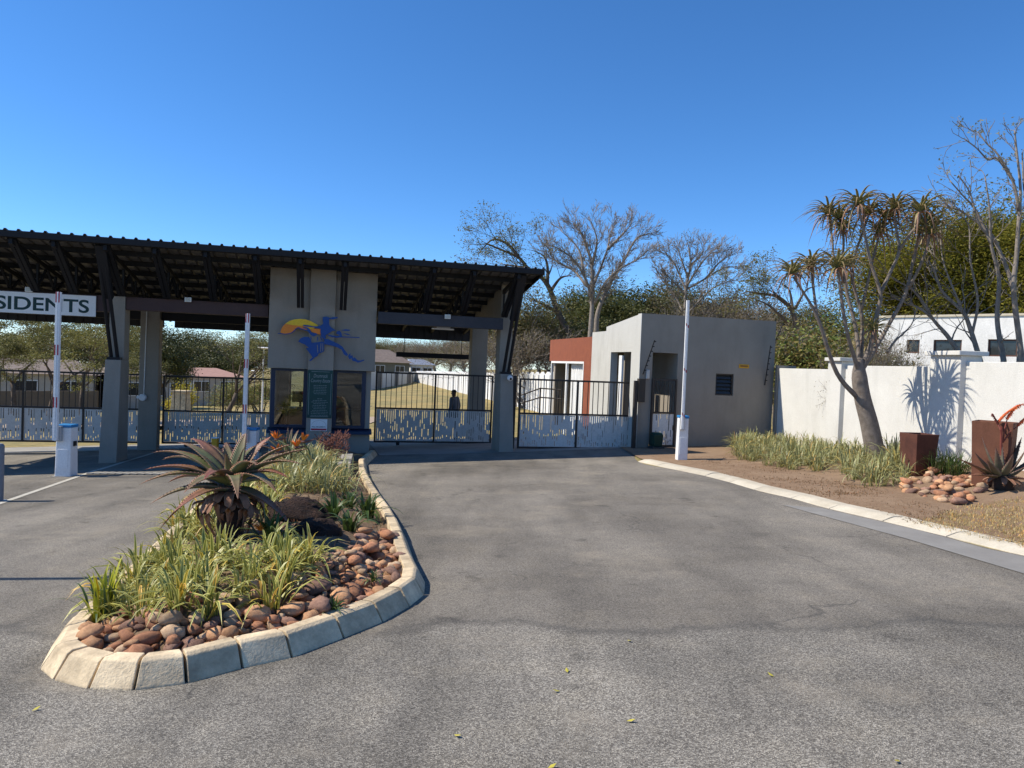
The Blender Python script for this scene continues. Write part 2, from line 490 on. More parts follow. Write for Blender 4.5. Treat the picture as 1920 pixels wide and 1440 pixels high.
def mesh_np(name, V, faces, mat, smooth=False, uv=None, mi=None):
    me = bpy.data.meshes.new(name)
    V = np.asarray(V, dtype=np.float32); Fc = np.asarray(faces, dtype=np.int32)
    k = Fc.shape[1]
    me.vertices.add(len(V)); me.vertices.foreach_set('co', V.ravel())
    me.loops.add(Fc.size); me.loops.foreach_set('vertex_index', Fc.ravel())
    me.polygons.add(len(Fc))
    me.polygons.foreach_set('loop_start', np.arange(0, Fc.size, k, dtype=np.int32))
    me.polygons.foreach_set('loop_total', np.full(len(Fc), k, dtype=np.int32))
    if smooth:
        me.polygons.foreach_set('use_smooth', np.ones(len(Fc), dtype=bool))
    if uv is not None:
        ul = me.uv_layers.new(name='UVMap')
        ul.data.foreach_set('uv', np.asarray(uv, dtype=np.float32)[Fc.ravel()].ravel())
    for m in (mat if isinstance(mat, (list, tuple)) else [mat]):
        me.materials.append(m)
    if mi is not None:
        me.polygons.foreach_set('material_index', np.asarray(mi, dtype=np.int32))
    me.update(calc_edges=True)
    return me
def place(name, me, loc=(0, 0, 0), rot=(0, 0, 0), scale=(1, 1, 1), parent=None):
    o = bpy.data.objects.new(name, me)
    o.location = loc; o.rotation_euler = rot
    o.scale = scale if hasattr(scale, '__len__') else (scale,) * 3
    COL.objects.link(o)
    if parent is not None:
        o.parent = parent
    return o
def copy_tree(o, loc, rz, scale=1.0, label=None, parent=None):
    c = o.copy()
    COL.objects.link(c)
    if parent is None:
        c.location = loc; c.rotation_euler = (0, 0, rz)
        c.scale = scale if hasattr(scale, '__len__') else (scale,) * 3
        if label:
            c['label'] = label
    else:
        c.parent = parent
    for ch in list(o.children):
        copy_tree(ch, None, 0, parent=c)
    return c

# ================================================================== THE SETTING
xs = sorted(set(list(range(-200, -60, 20)) + list(range(-60, -16, 4)) + list(range(-16, 11, 2)) + [9.5] + list(range(12, 60, 6)) + list(range(60, 201, 20))))
ys = sorted(set(list(range(-60, -40, 10)) + list(range(-40, 24, 4)) + [24, 25] + list(range(26, 90, 3)) + list(range(90, 400, 20))))
gv = [(x, y, ground_z(x, y)) for y in ys for x in xs]
nx = len(xs)
gf = [(j * nx + i, j * nx + i + 1, (j + 1) * nx + i + 1, (j + 1) * nx + i) for j in range(len(ys) - 1) for i in range(nx - 1)]
m_ = MB(); m_.add(gv, gf)
structure(m_.build('ground', M_GROUND, smooth=True))
def pl(x, y, dz=0.0):
    return (x, y, plane(x, y) + dz)

# kerb lines, measured on the photograph
ISL_R = [(75, 1256), (100, 1277), (165, 1294), (250, 1297), (350, 1284), (455, 1255), (548, 1235), (645, 1198), (718, 1168), (768, 1139), (795, 1117)]
ISL_R2 = [(797, 1095), (790, 1074), (776, 1053), (760, 1008), (745, 977), (729, 956), (704, 919), (690, 893)]
isl_front = [G(*p)[:2] for p in ISL_R]
isl_right = [G(*p)[:2] for p in ISL_R2] + [np.array([-3.1, 16.1]), np.array(fr(-3.3, 0.1, 0)[:2])]
isl_left = [np.array(fr(-6.25, 0.1, 0)[:2]), np.array([-5.2, 13.8]), np.array([-4.35, 10.4]), np.array([-3.45, 7.0]), np.array([-3.0, 5.2]), np.array([-2.83, 4.62])]
outline = [np.array(p) for p in isl_left] + [np.array(p) for p in isl_front] + [np.array(p) for p in isl_right]
def resample(poly, step):
    poly = [np.array(p, float) for p in poly]
    out = [poly[0]]; acc = 0.0
    for a, b in zip(poly[:-1], poly[1:]):
        L = np.linalg.norm(b - a); t = step - acc
        while t < L:
            out.append(a + (b - a) * t / L); t += step
        acc = L - (t - step)
    out.append(poly[-1])
    return out
def smooth_line(poly, k=8):
    """Catmull-Rom through the measured points"""
    P = [np.array(p, float) for p in poly]
    P = [2 * P[0] - P[1]] + P + [2 * P[-1] - P[-2]]
    out = []
    for i in range(1, len(P) - 2):
        for j in range(k):
            t = j / k
            out.append(0.5 * ((2 * P[i]) + (P[i + 1] - P[i - 1]) * t + (2 * P[i - 1] - 5 * P[i] + 4 * P[i + 1] - P[i + 2]) * t * t + (3 * P[i] - P[i - 1] - 3 * P[i + 1] + P[i + 2]) * t ** 3))
    out.append(P[-2])
    return out

# road surface: one sheet, the island sits on it
road_right = [G(*p)[:2] for p in [(1196, 866), (1265, 881), (1340, 897), (1422, 921), (1484, 935), (1536, 950), (1633, 973), (1728, 994), (1841, 1026), (1920, 1043)]]
dR = road_right[-1] - road_right[-2]; dR = dR / np.linalg.norm(dR)
road_right += [road_right[-1] + dR * 3, road_right[-1] + dR * 9 + np.array([1.0, 0])]
road_right = [np.array(fr(3.3, 3.5, 0)[:2]), np.array(fr(3.55, 0.3, 0)[:2])] + road_right
rp = [pl(*p, 0.006) for p in smooth_line(road_right, 4)]
rp += [pl(8.0, -16, 0.006), pl(-30, -16, 0.006), pl(-30, 12, 0.006), pl(*fr(-17, 6.5, 0)[:2], 0.006), pl(*fr(3.0, 6.5, 0)[:2], 0.006)]
m_ = MB(); m_.sheet(rp)
ro = m_.build('road', M_ASPH); structure(ro)
# concrete apron under the gates
m_ = MB(); m_.sheet([pl(*fr(a, b, 0)[:2], 0.011) for a, b in ((-3.25, 0.0), (0.6, -0.15), (3.4, 0.25), (3.4, 1.9), (0.9, 4.6), (-3.25, 4.6))])
structure(m_.build('gate_apron', M_CONC))
m_ = MB(); m_.sheet([pl(*fr(a, b, 0)[:2], 0.011) for a, b in ((-15.5, 4.0), (-6.1, 4.0), (-6.1, 6.3), (-15.5, 6.3))])
structure(m_.build('gate_apron', M_CONC))
# pale tar wedge beside the right-hand kerb
m_ = MB(); m_.sheet([pl(*G(*p)[:2], 0.012) for p in [(1465, 948), (1700, 1012), (1920, 1078), (2300, 1196), (2300, 1160), (1920, 1046), (1841, 1029), (1728, 997), (1633, 976), (1540, 954)]])
structure(m_.build('tar_patch', M_PATCH))
# painted lane line at the left and drain cover
m_ = MB()
la, lb, lc = G(0, 945)[:2], G(182, 882)[:2], np.array(fr(-9.0, 4.0, 0)[:2])
dl = la - lb; dl /= np.linalg.norm(dl)
la = la + dl * 4
for a, b in ((la, lb), (lb + np.array([0.02, 0.02]), lc)):
    d = (b - a) / np.linalg.norm(b - a); nrm = np.array([-d[1], d[0]]) * 0.05
    m_.sheet([pl(*(a - nrm), 0.012), pl(*(b - nrm), 0.012), pl(*(b + nrm), 0.012), pl(*(a + nrm), 0.012)])
structure(m_.build('lane_line', M_LINE))
m_ = MB()
ga, gb = G(160, 890)[:2], G(345, 892)[:2]
d = (gb - ga) / np.linalg.norm(gb - ga); nr = np.array([-d[1], d[0]])
L = np.linalg.norm(gb - ga)
dr_t = thing('drain_channel', pl(*ga), 0, 'steel drain grating across the left lane beside the barrier', 'drain')
m_ = MB(); m_.sheet([pl(*(ga), 0.013), pl(*(gb), 0.013), pl(*(gb + nr * 0.3), 0.013), pl(*(ga + nr * 0.3), 0.013)])
m_.build('channel', M_DARK, dr_t)
for k in range(int(L / 0.16)):
    a = ga + d * (0.02 + k * 0.16)
    m_ = MB(); q = [a, a + d * 0.12, a + d * 0.12 + nr * 0.3, a + nr * 0.3]
    m_.hexa([pl(*p, 0.014) for p in q], [pl(*p, 0.03) for p in q])
    m_.build('grate', M_CONC, dr_t)

# ------------------------------------------------------------------ kerb blocks
def kerb_block(p0, p1, n0, n1, h, wface, wtop, mat, parent, gap=0.008, name='kerb_block', seed=0):
    rnd = random.Random(seed)
    d = (p1 - p0) / np.linalg.norm(p1 - p0)
    a, b = p0 + d * gap, p1 - d * gap
    jz = rnd.uniform(-0.006, 0.006)
    lo, hi = [], []
    m_ = MB()
    prof = [(0.0, -0.06), (0.0, 0.012), (wface * 0.86, h * 0.9 + jz), (wface + 0.014, h + jz), (wface + wtop, h + jz * 0.5), (wface + wtop + 0.01, -0.06)]
    va = [(*(a + n0 * x), plane(*(a + n0 * x)) + z) for x, z in prof]
    vb = [(*(b + n1 * x), plane(*(b + n1 * x)) + z) for x, z in prof]
    k = len(prof)
    m_.add([tuple(map(float, q)) for q in va + vb], [(i, (i + 1) % k, k + (i + 1) % k, k + i) for i in range(k)] + [tuple(reversed(range(k))), tuple(range(k, 2 * k))])
    return m_.build(name, mat, parent, bevel=0.006, recalc=True)
def run_kerb(pts, inward, h, wf, wt, mat, parent, seed):
    pts = [np.array(p, float) for p in pts]
    ns = []
    for i in range(len(pts)):
        d = pts[min(i + 1, len(pts) - 1)] - pts[max(i - 1, 0)]
        d /= np.linalg.norm(d)
        ns.append(np.array([-d[1], d[0]]) * inward)
    for i in range(len(pts) - 1):
        kerb_block(pts[i], pts[i + 1], ns[i], ns[i + 1], h, wf, wt, mat, parent, seed=seed + i)
island_kerb = thing('island_kerb', pl(-2.0, 4.0), 0, 'weathered concrete kerb blocks ringing the planted traffic island', 'kerb')
run_kerb([p for p in smooth_line(isl_left, 4)][::2] , 1, 0.14, 0.08, 0.10, M_KERB, island_kerb, 10)
fp = [isl_left[-1]] + isl_front
run_kerb([np.array(p) for p in fp] + [np.array(isl_right[0])], 1, 0.145, 0.085, 0.10, M_KERB, island_kerb, 100)
run_kerb(resample(isl_right, 0.85), 1, 0.14, 0.07, 0.10, M_KERB, island_kerb, 200)

road_kerb = thing('road_kerb', pl(4.0, 13), 0, 'low pale concrete kerb blocks along the right edge of the driveway', 'kerb')
run_kerb(resample(smooth_line(road_right[2:], 6), 0.98), 1, 0.055, 0.14, 0.16, M_KERBR, road_kerb, 300)

# ------------------------------------------------------------------ verge and right bed
def wall_x(y):
    return 7.5 + 0.17 * (21.1 - y)
kin = []
for i, p in enumerate(smooth_line(road_right[2:], 4)):
    kin.append(np.array(p))
def offset(line, d):
    out = []
    for i in range(len(line)):
        t = line[min(i + 1, len(line) - 1)] - line[max(i - 1, 0)]
        t = t / np.linalg.norm(t)
        out.append(line[i] + np.array([-t[1], t[0]]) * d)
    return out
ki = offset(kin, 0.285)
m_ = MB()
nv = 14
for i, p in enumerate(ki):
    xw = wall_x(p[1]) + 0.05
    for j in range(nv + 1):
        s = j / nv
        x = p[0] + (xw - p[0]) * s
        y = p[1]
        z = plane(x, y) + 0.052 + 0.10 * sstep(0.3, 0.6, s) + (noise.noise((x * 1.3, y * 1.3, 0)) * 0.03 + noise.noise((x * 4, y * 4, 3)) * 0.012) * sstep(0.0, 0.15, s)
        m_.v.append((x, y, z))
w = nv + 1
for i in range(len(ki) - 1):
    for j in range(nv):
        m_.f.append((i * w + j, i * w + j + 1, (i + 1) * w + j + 1, (i + 1) * w + j)); m_.mi.append(0)
verge = m_.build('verge', M_VERGE, smooth=True, recalc=True)
structure(verge)
def verge_z(x, y):
    best = min(ki, key=lambda p: abs(p[1] - y))
    s = (x - best[0]) / max(0.1, (wall_x(y) + 0.05 - best[0]))
    return plane(x, y) + 0.052 + 0.10 * sstep(0.3, 0.6, s)
# earth round the pedestrian gate
pp0 = [np.array(fr(3.4, 0.5, 0)[:2]), G(1200, 862)[:2], G(1300, 886)[:2], G(1400, 908)[:2], G(1500, 928)[:2], np.array([wall_x(14) - 0.1, 14.0]), np.array([wall_x(20.9) - 0.02, 20.9]), np.array(fr(7.9, 0.15, 0)[:2]), np.array(fr(3.75, 0.15, 0)[:2])]
m_ = MB(); m_.sheet([pl(*p, 0.03) for p in pp0])
structure(m_.build('path', M_VERGE))

# ------------------------------------------------------------------ island bed
def in_poly(p, poly):
    x, y = p; c = False
    j = len(poly) - 1
    for i in range(len(poly)):
        xi, yi = poly[i][0], poly[i][1]; xj, yj = poly[j][0], poly[j][1]
        if (yi > y) != (yj > y) and x < (xj - xi) * (y - yi) / (yj - yi) + xi:
            c = not c
        j = i
    return c
def edge_dist(p, poly):
    p = np.array(p); best = 9
    for i in range(len(poly)):
        a = np.array(poly[i][:2]); b = np.array(poly[(i + 1) % len(poly)][:2])
        t = max(0, min(1, (p - a) @ (b - a) / max(1e-9, (b - a) @ (b - a))))
        best = min(best, np.linalg.norm(a + (b - a) * t - p))
    return best
full_line = [np.array(p) for p in smooth_line(isl_left, 4)[:-1]] + [np.array(p) for p in fp] + [np.array(p) for p in isl_right]
def bed_z(x, y):
    e = edge_dist((x, y), full_line)
    return plane(x, y) + 0.07 + 0.20 * sstep(0.2, 1.0, e) + noise.noise((x * 2, y * 2, 5)) * 0.02
inner = offset(full_line, 0.172)
bm = bmesh.new()
step = 0.13
gx = np.arange(-7.2, -0.3, step); gy = np.arange(3.8, 18.6, step)
vm = {}
def bv(i, j):
    if (i, j) not in vm:
        x, y = gx[i], gy[j]
        vm[(i, j)] = bm.verts.new((x, y, bed_z(x, y) + noise.noise((x * 9, y * 9, 1)) * 0.012))
    return vm[(i, j)]
inp = {}
for i in range(len(gx)):
    for j in range(len(gy)):
        inp[(i, j)] = in_poly((gx[i], gy[j]), full_line) and edge_dist((gx[i], gy[j]), full_line) > 0.05
for i in range(len(gx) - 1):
    for j in range(len(gy) - 1):
        if inp[(i, j)] and inp[(i + 1, j)] and inp[(i, j + 1)] and inp[(i + 1, j + 1)]:
            bm.faces.new([bv(i, j), bv(i + 1, j), bv(i + 1, j + 1), bv(i, j + 1)])
me = bpy.data.meshes.new('planting_bed'); bm.to_mesh(me); bm.free()
me.materials.append(M_SOIL)
me.polygons.foreach_set('use_smooth', [True] * len(me.polygons))
bed = place('planting_bed', me); structure(bed)

# stones
def stone_mesh(seed, mat):
    rnd = random.Random(seed)
    bm = bmesh.new()
    bmesh.ops.create_icosphere(bm, subdivisions=2, radius=1.0)
    sx, sy, sz = rnd.uniform(0.95, 1.4), rnd.uniform(0.7, 1.0), rnd.uniform(0.5, 0.8)
    for v in bm.verts:
        n = noise.noise(v.co * 0.9 + Vector((seed * 7.1, 0, 0))) * 0.42 + noise.noise(v.co * 2.1 + Vector((0, seed * 3.3, 0))) * 0.20
        v.co *= 1 + n
        v.co.x *= sx; v.co.y *= sy; v.co.z *= sz
    me = bpy.data.meshes.new('stone'); bm.to_mesh(me); bm.free()
    me.materials.append(mat)
    me.polygons.foreach_set('use_smooth', [True] * len(me.polygons))
    return me
STONE = [stone_mesh(i, M_STONES[i % 4]) for i in range(12)]
rnd = random.Random(4)
def scatter_stones(poly, n, rmin, rmax, zf, parent, second=0.25, tight=0.86):
    put = []
    tries = 0
    xs_ = [p[0] for p in poly]; ys_ = [p[1] for p in poly]
    while len(put) < n and tries < 30000:
        tries += 1
        x, y = rnd.uniform(min(xs_), max(xs_)), rnd.uniform(min(ys_), max(ys_))
        if not in_poly((x, y), poly):
            continue
        g = G(x, y, 0.1)
        r = rnd.uniform(rmin, rmax) * rnd.choice((0.75, 1.0, 1.0, 1.15))
        if any((g[0] - q[0]) ** 2 + (g[1] - q[1]) ** 2 < (tight * (r + q[2])) ** 2 for q in put):
            continue
        put.append((g[0], g[1], r))
    base = list(put)
    for (x, y, r) in base:
        if rnd.random() < second:
            put.append((x + rnd.uniform(-0.07, 0.07), y + rnd.uniform(-0.07, 0.07), -r * 0.85))
    for x, y, r in put:
        up = 0.0
        if r < 0:
            r = -r; up = r * 0.95
        px, py, pz, prz = abs_of(parent)
        place('stone', rnd.choice(STONE), (x - px, y - py, zf(x, y) + r * 0.35 + up - pz),
              (rnd.uniform(-0.35, 0.35), rnd.uniform(-0.35, 0.35), rnd.uniform(0, 6.28)), r, parent)
    return put
FRONT_ST = [(140, 1190), (235, 1155), (330, 1168), (430, 1165), (520, 1138), (590, 1098), (628, 1062), (660, 1040), (690, 1000), (730, 1000), (748, 1040), (748, 1072), (720, 1104), (655, 1142), (556, 1180), (438, 1202), (330, 1218), (250, 1225), (165, 1213)]
scatter_stones(FRONT_ST, 195, 0.040, 0.086, bed_z, bed, 0.35, 0.80)

# ================================================================== BUILDINGS
def wall_obj(t, boxes, name, mat, bevel=0.0, frame=fr):
    m_ = MB(frame)
    for b in boxes:
        m_.box(*b)
    return m_.build(name, mat, t, bevel=bevel)

# ---------------------------------------------------------------- entrance canopy
RU0, RU1 = -15.4, 0.52
RV0, RV1 = -1.18, 6.7
def rz_(v):
    return 3.96 - 0.155 * (v + 1.1)      # underside of the sheeting
canopy = thing('entrance_canopy', fr(-5.0, 2.0, gfr(-5, 2)), TH, 'long grey sheet-roofed gate canopy on grey columns with black steel trusses', 'gate canopy')
# ribbed sheeting
prof = []
u = RU0
while u < RU1 - 0.02:
    for du, dz in ((0.0, 0.0), (0.155, 0.0), (0.172, 0.040), (0.212, 0.040), (0.228, 0.0)):
        if u + du <= RU1:
            prof.append((u + du, dz))
    u += 0.25
V = []
for (uu, dz) in prof:
    for v in (RV0, RV1):
        V.append(fr(uu, v, rz_(v) + 0.012 + dz)); V.append(fr(uu, v, rz_(v) + dz))
Fc = []
for i in range(len(prof) - 1):
    a, b = i * 4, (i + 1) * 4
    Fc += [(a, b, b + 2, a + 2), (a + 1, a + 3, b + 3, b + 1), (a, a + 1, b + 1, b), (a + 2, b + 2, b + 3, a + 3)]
m_ = MB(); m_.v = [tuple(p) for p in V]; m_.f = Fc; m_.mi = [0] * len(Fc)
roof = m_.build('roof', M_SHEET, canopy)
for v in (-1.06, -0.25, 0.6, 1.5, 2.4, 3.3, 4.2, 5.1, 6.0, 6.55):
    m_ = MB(fr)
    m_.hexa([(RU0 + 0.05, v - 0.03, rz_(v) - 0.115), (RU1 - 0.05, v - 0.03, rz_(v) - 0.115), (RU1 - 0.05, v + 0.03, rz_(v) - 0.115), (RU0 + 0.05, v + 0.03, rz_(v) - 0.115)],
            [(RU0 + 0.05, v - 0.03, rz_(v - 0.03) - 0.002), (RU1 - 0.05, v - 0.03, rz_(v - 0.03) - 0.002), (RU1 - 0.05, v + 0.03, rz_(v + 0.03) - 0.002), (RU0 + 0.05, v + 0.03, rz_(v + 0.03) - 0.002)])
    m_.build('purlin', M_BLACK, canopy)
m_ = MB(fr)                                # front fascia and gable trims
m_.box(RU0, RU1, RV0 - 0.012, RV0 + 0.012, rz_(RV0) - 0.125, rz_(RV0) - 0.003)
m_.build('fascia', M_BLACK, canopy)
for uu in (RU0, RU1 - 0.03):
    m_ = MB(fr)
    m_.hexa([(uu, RV0 + 0.015, rz_(RV0) - 0.13), (uu + 0.03, RV0 + 0.015, rz_(RV0) - 0.13), (uu + 0.03, RV1, rz_(RV1) - 0.13), (uu, RV1, rz_(RV1) - 0.13)],
            [(uu, RV0 + 0.015, rz_(RV0) + 0.06), (uu + 0.03, RV0 + 0.015, rz_(RV0) + 0.06), (uu + 0.03, RV1, rz_(RV1) + 0.06), (uu, RV1, rz_(RV1) + 0.06)])
    m_.build('gable_trim', M_BLACK, canopy)
# trusses
TRUSS_U = [-15.1, -14.1, -13.1, -12.1, -11.13, -10.33, -9.33, -8.35, -7.31, -6.26, -5.28, -4.27, -3.16, -2.19, -1.21, -0.1]
for uu in TRUSS_U:
    m_ = MB(fr)
    inblk = -6.0 < uu < -3.45
    tc_ = lambda v: (uu, v, rz_(v) - 0.19)
    bz = 2.90
    m_.bar(tc_(-1.1), tc_(6.4), 0.07, 0.11)
    fz = 2.87 if not inblk else 2.80
    for off in (-0.045, 0.045):
        m_.bar((uu + off, -1.05, rz_(-1.05) - 0.12), (uu + off, 0.34 if not inblk else 0.02, fz), 0.075, 0.08)
    if not inblk:
        m_.bar((uu, 0.3, bz), (uu, 5.4, bz), 0.06, 0.09)
        zz = [(-0.4, 1), (0.45, 0), (1.0, 1), (1.6, 0), (2.2, 1), (2.8, 0), (3.4, 1), (4.0, 0), (4.4, 1), (4.9, 0)]
        for (v0, t0), (v1, t1) in zip(zz[:-1], zz[1:]):
            a = tc_(v0) if t0 else (uu, v0, bz)
            b = tc_(v1) if t1 else (uu, v1, bz)
            m_.bar(a, b, 0.05, 0.05)
        for v0 in (0.45, 1.6, 2.8):
            m_.bar((uu, v0, bz), tc_(v0), 0.05, 0.05)
    m_.build('truss', M_BLACK, canopy)
# columns: battered pedestal at the front, plain column behind it, second column at the back
def column_set(u0):
    z0 = gfr(u0, 0) - 0.1
    p = MB(fr)
    p.hexa([(u0 - 0.18, -0.05, z0), (u0 + 0.20, -0.05, z0), (u0 + 0.20, 0.95, z0), (u0 - 0.18, 0.95, z0)],
           [(u0 - 0.16, 0.22, 1.34), (u0 + 0.18, 0.22, 1.34), (u0 + 0.18, 0.95, 1.34), (u0 - 0.16, 0.95, 1.34)])
    p.build('pedestal', M_GREY, canopy, bevel=0.012)
    c = MB(fr)
    c.box(u0 - 0.155, u0 + 0.175, 0.47, 0.94, 1.342, 2.84)
    c.build('column', M_GREY, canopy, bevel=0.01)
    zb = gfr(u0 - 0.1, 4.0) - 0.1
    b = MB(fr)
    b.box(u0 - 0.26, u0 + 0.24, 3.9, 4.32, zb, 2.86)
    b.build('column', M_GREY, canopy, bevel=0.012)
    s_ = MB(fr)                              # raking twin strut up to the eave
    for off in (-0.06, 0.075):
        s_.tube([(u0 + off, 0.36, 1.345), (u0 + off * 0.9, -0.95, rz_(-0.95) - 0.15)], 0.042, 8)
    s_.box(u0 - 0.14, u0 + 0.15, 0.25, 0.44, 1.343, 1.40)
    s_.bar((u0 + 0.01, -0.98, rz_(-0.98) - 0.10), (u0 + 0.01, -0.30, 2.74), 0.21, 0.13)
    s_.build('strut', M_BLACK, canopy)
for u0 in (-14.6, -9.46, 0.0):
    column_set(u0)
# wall panel up to the roof over the right-hand columns
m_ = MB(fr)
uw0, uw1 = -0.15, 0.17
m_.hexa([(uw0, 0.5, 2.842), (uw1, 0.5, 2.842), (uw1, 4.3, 2.862), (uw0, 4.3, 2.862)],
        [(uw0, 0.5, rz_(0.5) - 0.004), (uw1, 0.5, rz_(0.5) - 0.004), (uw1, 4.3, rz_(4.3) - 0.004), (uw0, 4.3, rz_(4.3) - 0.004)])
m_.build('end_panel', M_GREY, canopy)
m_ = MB(fr); m_.box(-3.40, -0.17, 0.12, 0.34, 2.50, 2.80); m_.build('beam', M_BEAMD, canopy, bevel=0.01)
m_ = MB(fr); m_.box(-9.28, -6.06, 0.50, 0.74, 2.53, 2.84); m_.build('beam', M_BEAMB, canopy, bevel=0.01)
m_ = MB(fr); m_.box(-14.43, -9.62, 0.50, 0.74, 2.46, 2.84); m_.build('beam', M_BEAMB, canopy, bevel=0.01)
m_ = MB(fr); m_.box(-15.2, -9.73, 4.05, 4.2, 2.45, 2.86); m_.build('beam', M_BLACK, canopy)
m_ = MB(fr); m_.box(-9.2, -6.1, 4.05, 4.2, 2.45, 2.86); m_.build('beam', M_BLACK, canopy)
for a, b in ((-15.2, -9.6), (-9.3, -6.2), (-3.2, 0.45)):
    m_ = MB(fr)
    n = int((b - a) / 0.25)
    for k in range(n):
        q0 = a + (b - a) * k / n; q1 = a + (b - a) * (k + 0.8) / n; q2 = a + (b - a) * (k + 1) / n
        m_.box(q0, q1, 6.40, 6.42, 2.33, rz_(6.42) - 0.02)
        m_.box(q1, q2, 6.375, 6.418, 2.33, rz_(6.42) - 0.02)
    m_.build('rear_cladding', M_CLAD, canopy)
# slim headroom bar hanging behind the middle gate
m_ = MB(fr)
zb = fuz(743, 663, 5.6)[1]
u0_, u1_ = fuz(743, 663, 5.6)[0], fuz(879, 672, 5.6)[0]
m_.box(u0_, u1_, 5.6, 5.66, zb - 0.10, zb + 0.06)
hb = thing('headroom_bar', fr((u0_ + u1_) / 2, 5.6, zb - 0.1), TH, 'slim dark headroom bar hung on rods behind the middle gate', 'height bar')
m_.build('bar', M_BLACK, hb)
for uq in (u0_ + 0.25, u1_ - 0.25):
    m_ = MB(fr)
    m_.tube([(uq, 5.63, zb + 0.062), (uq, 5.63, rz_(5.63) - 0.02)], 0.012, 6)
    m_.build('rod', M_BLACK, hb)

# ---------------------------------------------------------------- guardhouse between the lanes
GU0, GU1 = -6.02, -3.43
gz0 = gfr(-4.7, 1.0) - 0.05
gh = thing('guardhouse', fr(-4.7, 1.5, gz0), TH, 'grey plastered guardhouse with central pier and navy framed windows under the canopy', 'guardhouse')
wall_obj(gh, [(GU0 + 0.06, GU1 - 0.06, 0.42, 2.9, gz0 - 0.2, -0.33)], 'plinth', M_GREY, 0.012)
zt = rz_(0.2) - 0.02
m_ = MB(fr)
for a, b in ((GU0, -5.062), (-4.448, GU1)):
    m_.hexa([(a, 0.25, 1.285), (b, 0.25, 1.285), (b, 3.0, 1.285), (a, 3.0, 1.285)], [(a, 0.25, rz_(0.25) - 0.006), (b, 0.25, rz_(0.25) - 0.006), (b, 3.0, rz_(3.0) - 0.006), (a, 3.0, rz_(3.0) - 0.006)])
m_.build('upper_wall', M_GREY, gh, bevel=0.008)
m_ = MB(fr)
m_.hexa([(-5.06, 0.08, gz0 - 0.1), (-4.45, 0.08, gz0 - 0.1), (-4.45, 0.5, gz0 - 0.1), (-5.06, 0.5, gz0 - 0.1)],
        [(-5.06, 0.08, rz_(0.08) - 0.005), (-4.45, 0.08, rz_(0.08) - 0.005), (-4.45, 0.5, rz_(0.5) - 0.005), (-5.06, 0.5, rz_(0.5) - 0.005)])
m_.build('pier', M_GREY, gh, bevel=0.008)
# window band
def window(u0, u1, z0, z1, v, t, fw=0.075, depth=0.08, mat=M_NAVY, glass=M_GLASS, inset=0.04):
    w = MB(fr)
    w.box(u0, u0 + fw, v, v + depth, z0, z1); w.box(u1 - fw, u1, v, v + depth, z0, z1)
    w.box(u0 + fw, u1 - fw, v, v + depth, z1 - fw * 0.6, z1); w.box(u0 + fw, u1 - fw, v, v + depth, z0, z0 + fw * 0.7)
    f = w.build('window', mat, t)
    g = MB(fr)
    g.box(u0 + fw, u1 - fw, v + inset, v + inset + 0.006, z0 + fw * 0.7, z1 - fw * 0.6)
    g.build('pane', glass, f)
    return f
window(GU0 + 0.08, -5.065, -0.19, 1.28, 0.42, gh, 0.10)
window(-4.445, GU1 - 0.20, -0.19, 1.28, 0.42, gh, 0.10)
for a, b in ((GU0 + 0.02, -5.066), (-4.444, GU1 - 0.02)):
    s_ = MB(fr)
    s_.hexa([(a, 0.27, -0.328), (b, 0.27, -0.328), (b, 0.56, -0.328), (a, 0.56, -0.328)], [(a, 0.30, -0.25), (b, 0.30, -0.25), (b, 0.56, -0.192), (a, 0.56, -0.192)])
    s_.build('sill', M_NAVY, gh, bevel=0.006)
for bx_ in ((GU1 - 0.198, GU1 - 0.07, 0.45, 0.7, -0.19, 1.283), (GU0 + 0.06, GU0 + 0.078, 0.45, 0.6, -0.19, 1.283)):
    wall_obj(gh, [bx_], 'corner_post', M_GREY)
wall_obj(gh, [(GU1 - 0.14, GU1 - 0.07, 0.7, 2.9, -0.329, 1.283), (GU0 + 0.06, GU0 + 0.13, 1.5, 2.9, -0.329, 1.283),
              (GU0 + 0.131, -5.62, 2.8, 2.9, -0.329, 1.283), (-4.95, GU1 - 0.141, 2.8, 2.9, -0.329, 1.283), (-5.62, -4.95, 2.8, 2.9, -0.329, 0.05)], 'inner_wall', surf('inner_paint', (0.22, 0.20, 0.17), None, 0.9))
window(-5.615, -4.955, 0.055, 1.28, 2.82, gh, 0.05, 0.06, M_NAVY)
wall_obj(gh, [(GU0 + 0.14, GU1 - 0.145, 0.9, 1.6, 0.22, 0.26), (-5.6, -5.55, 0.95, 1.55, -0.328, 0.218), (-4.0, -3.95, 0.95, 1.55, -0.328, 0.218)], 'counter', surf('counter_wood', (0.12, 0.07, 0.04), None, 0.5))
mt = thing('monitor', fr(-5.25, 1.25, 0.262), TH, 'black computer monitor on the counter inside the guardhouse', 'monitor')
m_ = MB(fr); m_.box(-5.46, -5.04, 1.22, 1.25, 0.40, 0.68); m_.build('screen', M_DARK, mt, bevel=0.006)
m_ = MB(fr); m_.box(-5.28, -5.22, 1.235, 1.265, 0.27, 0.50); m_.box(-5.36, -5.14, 1.17, 1.34, 0.262, 0.275); m_.build('stand', M_DARK, mt)

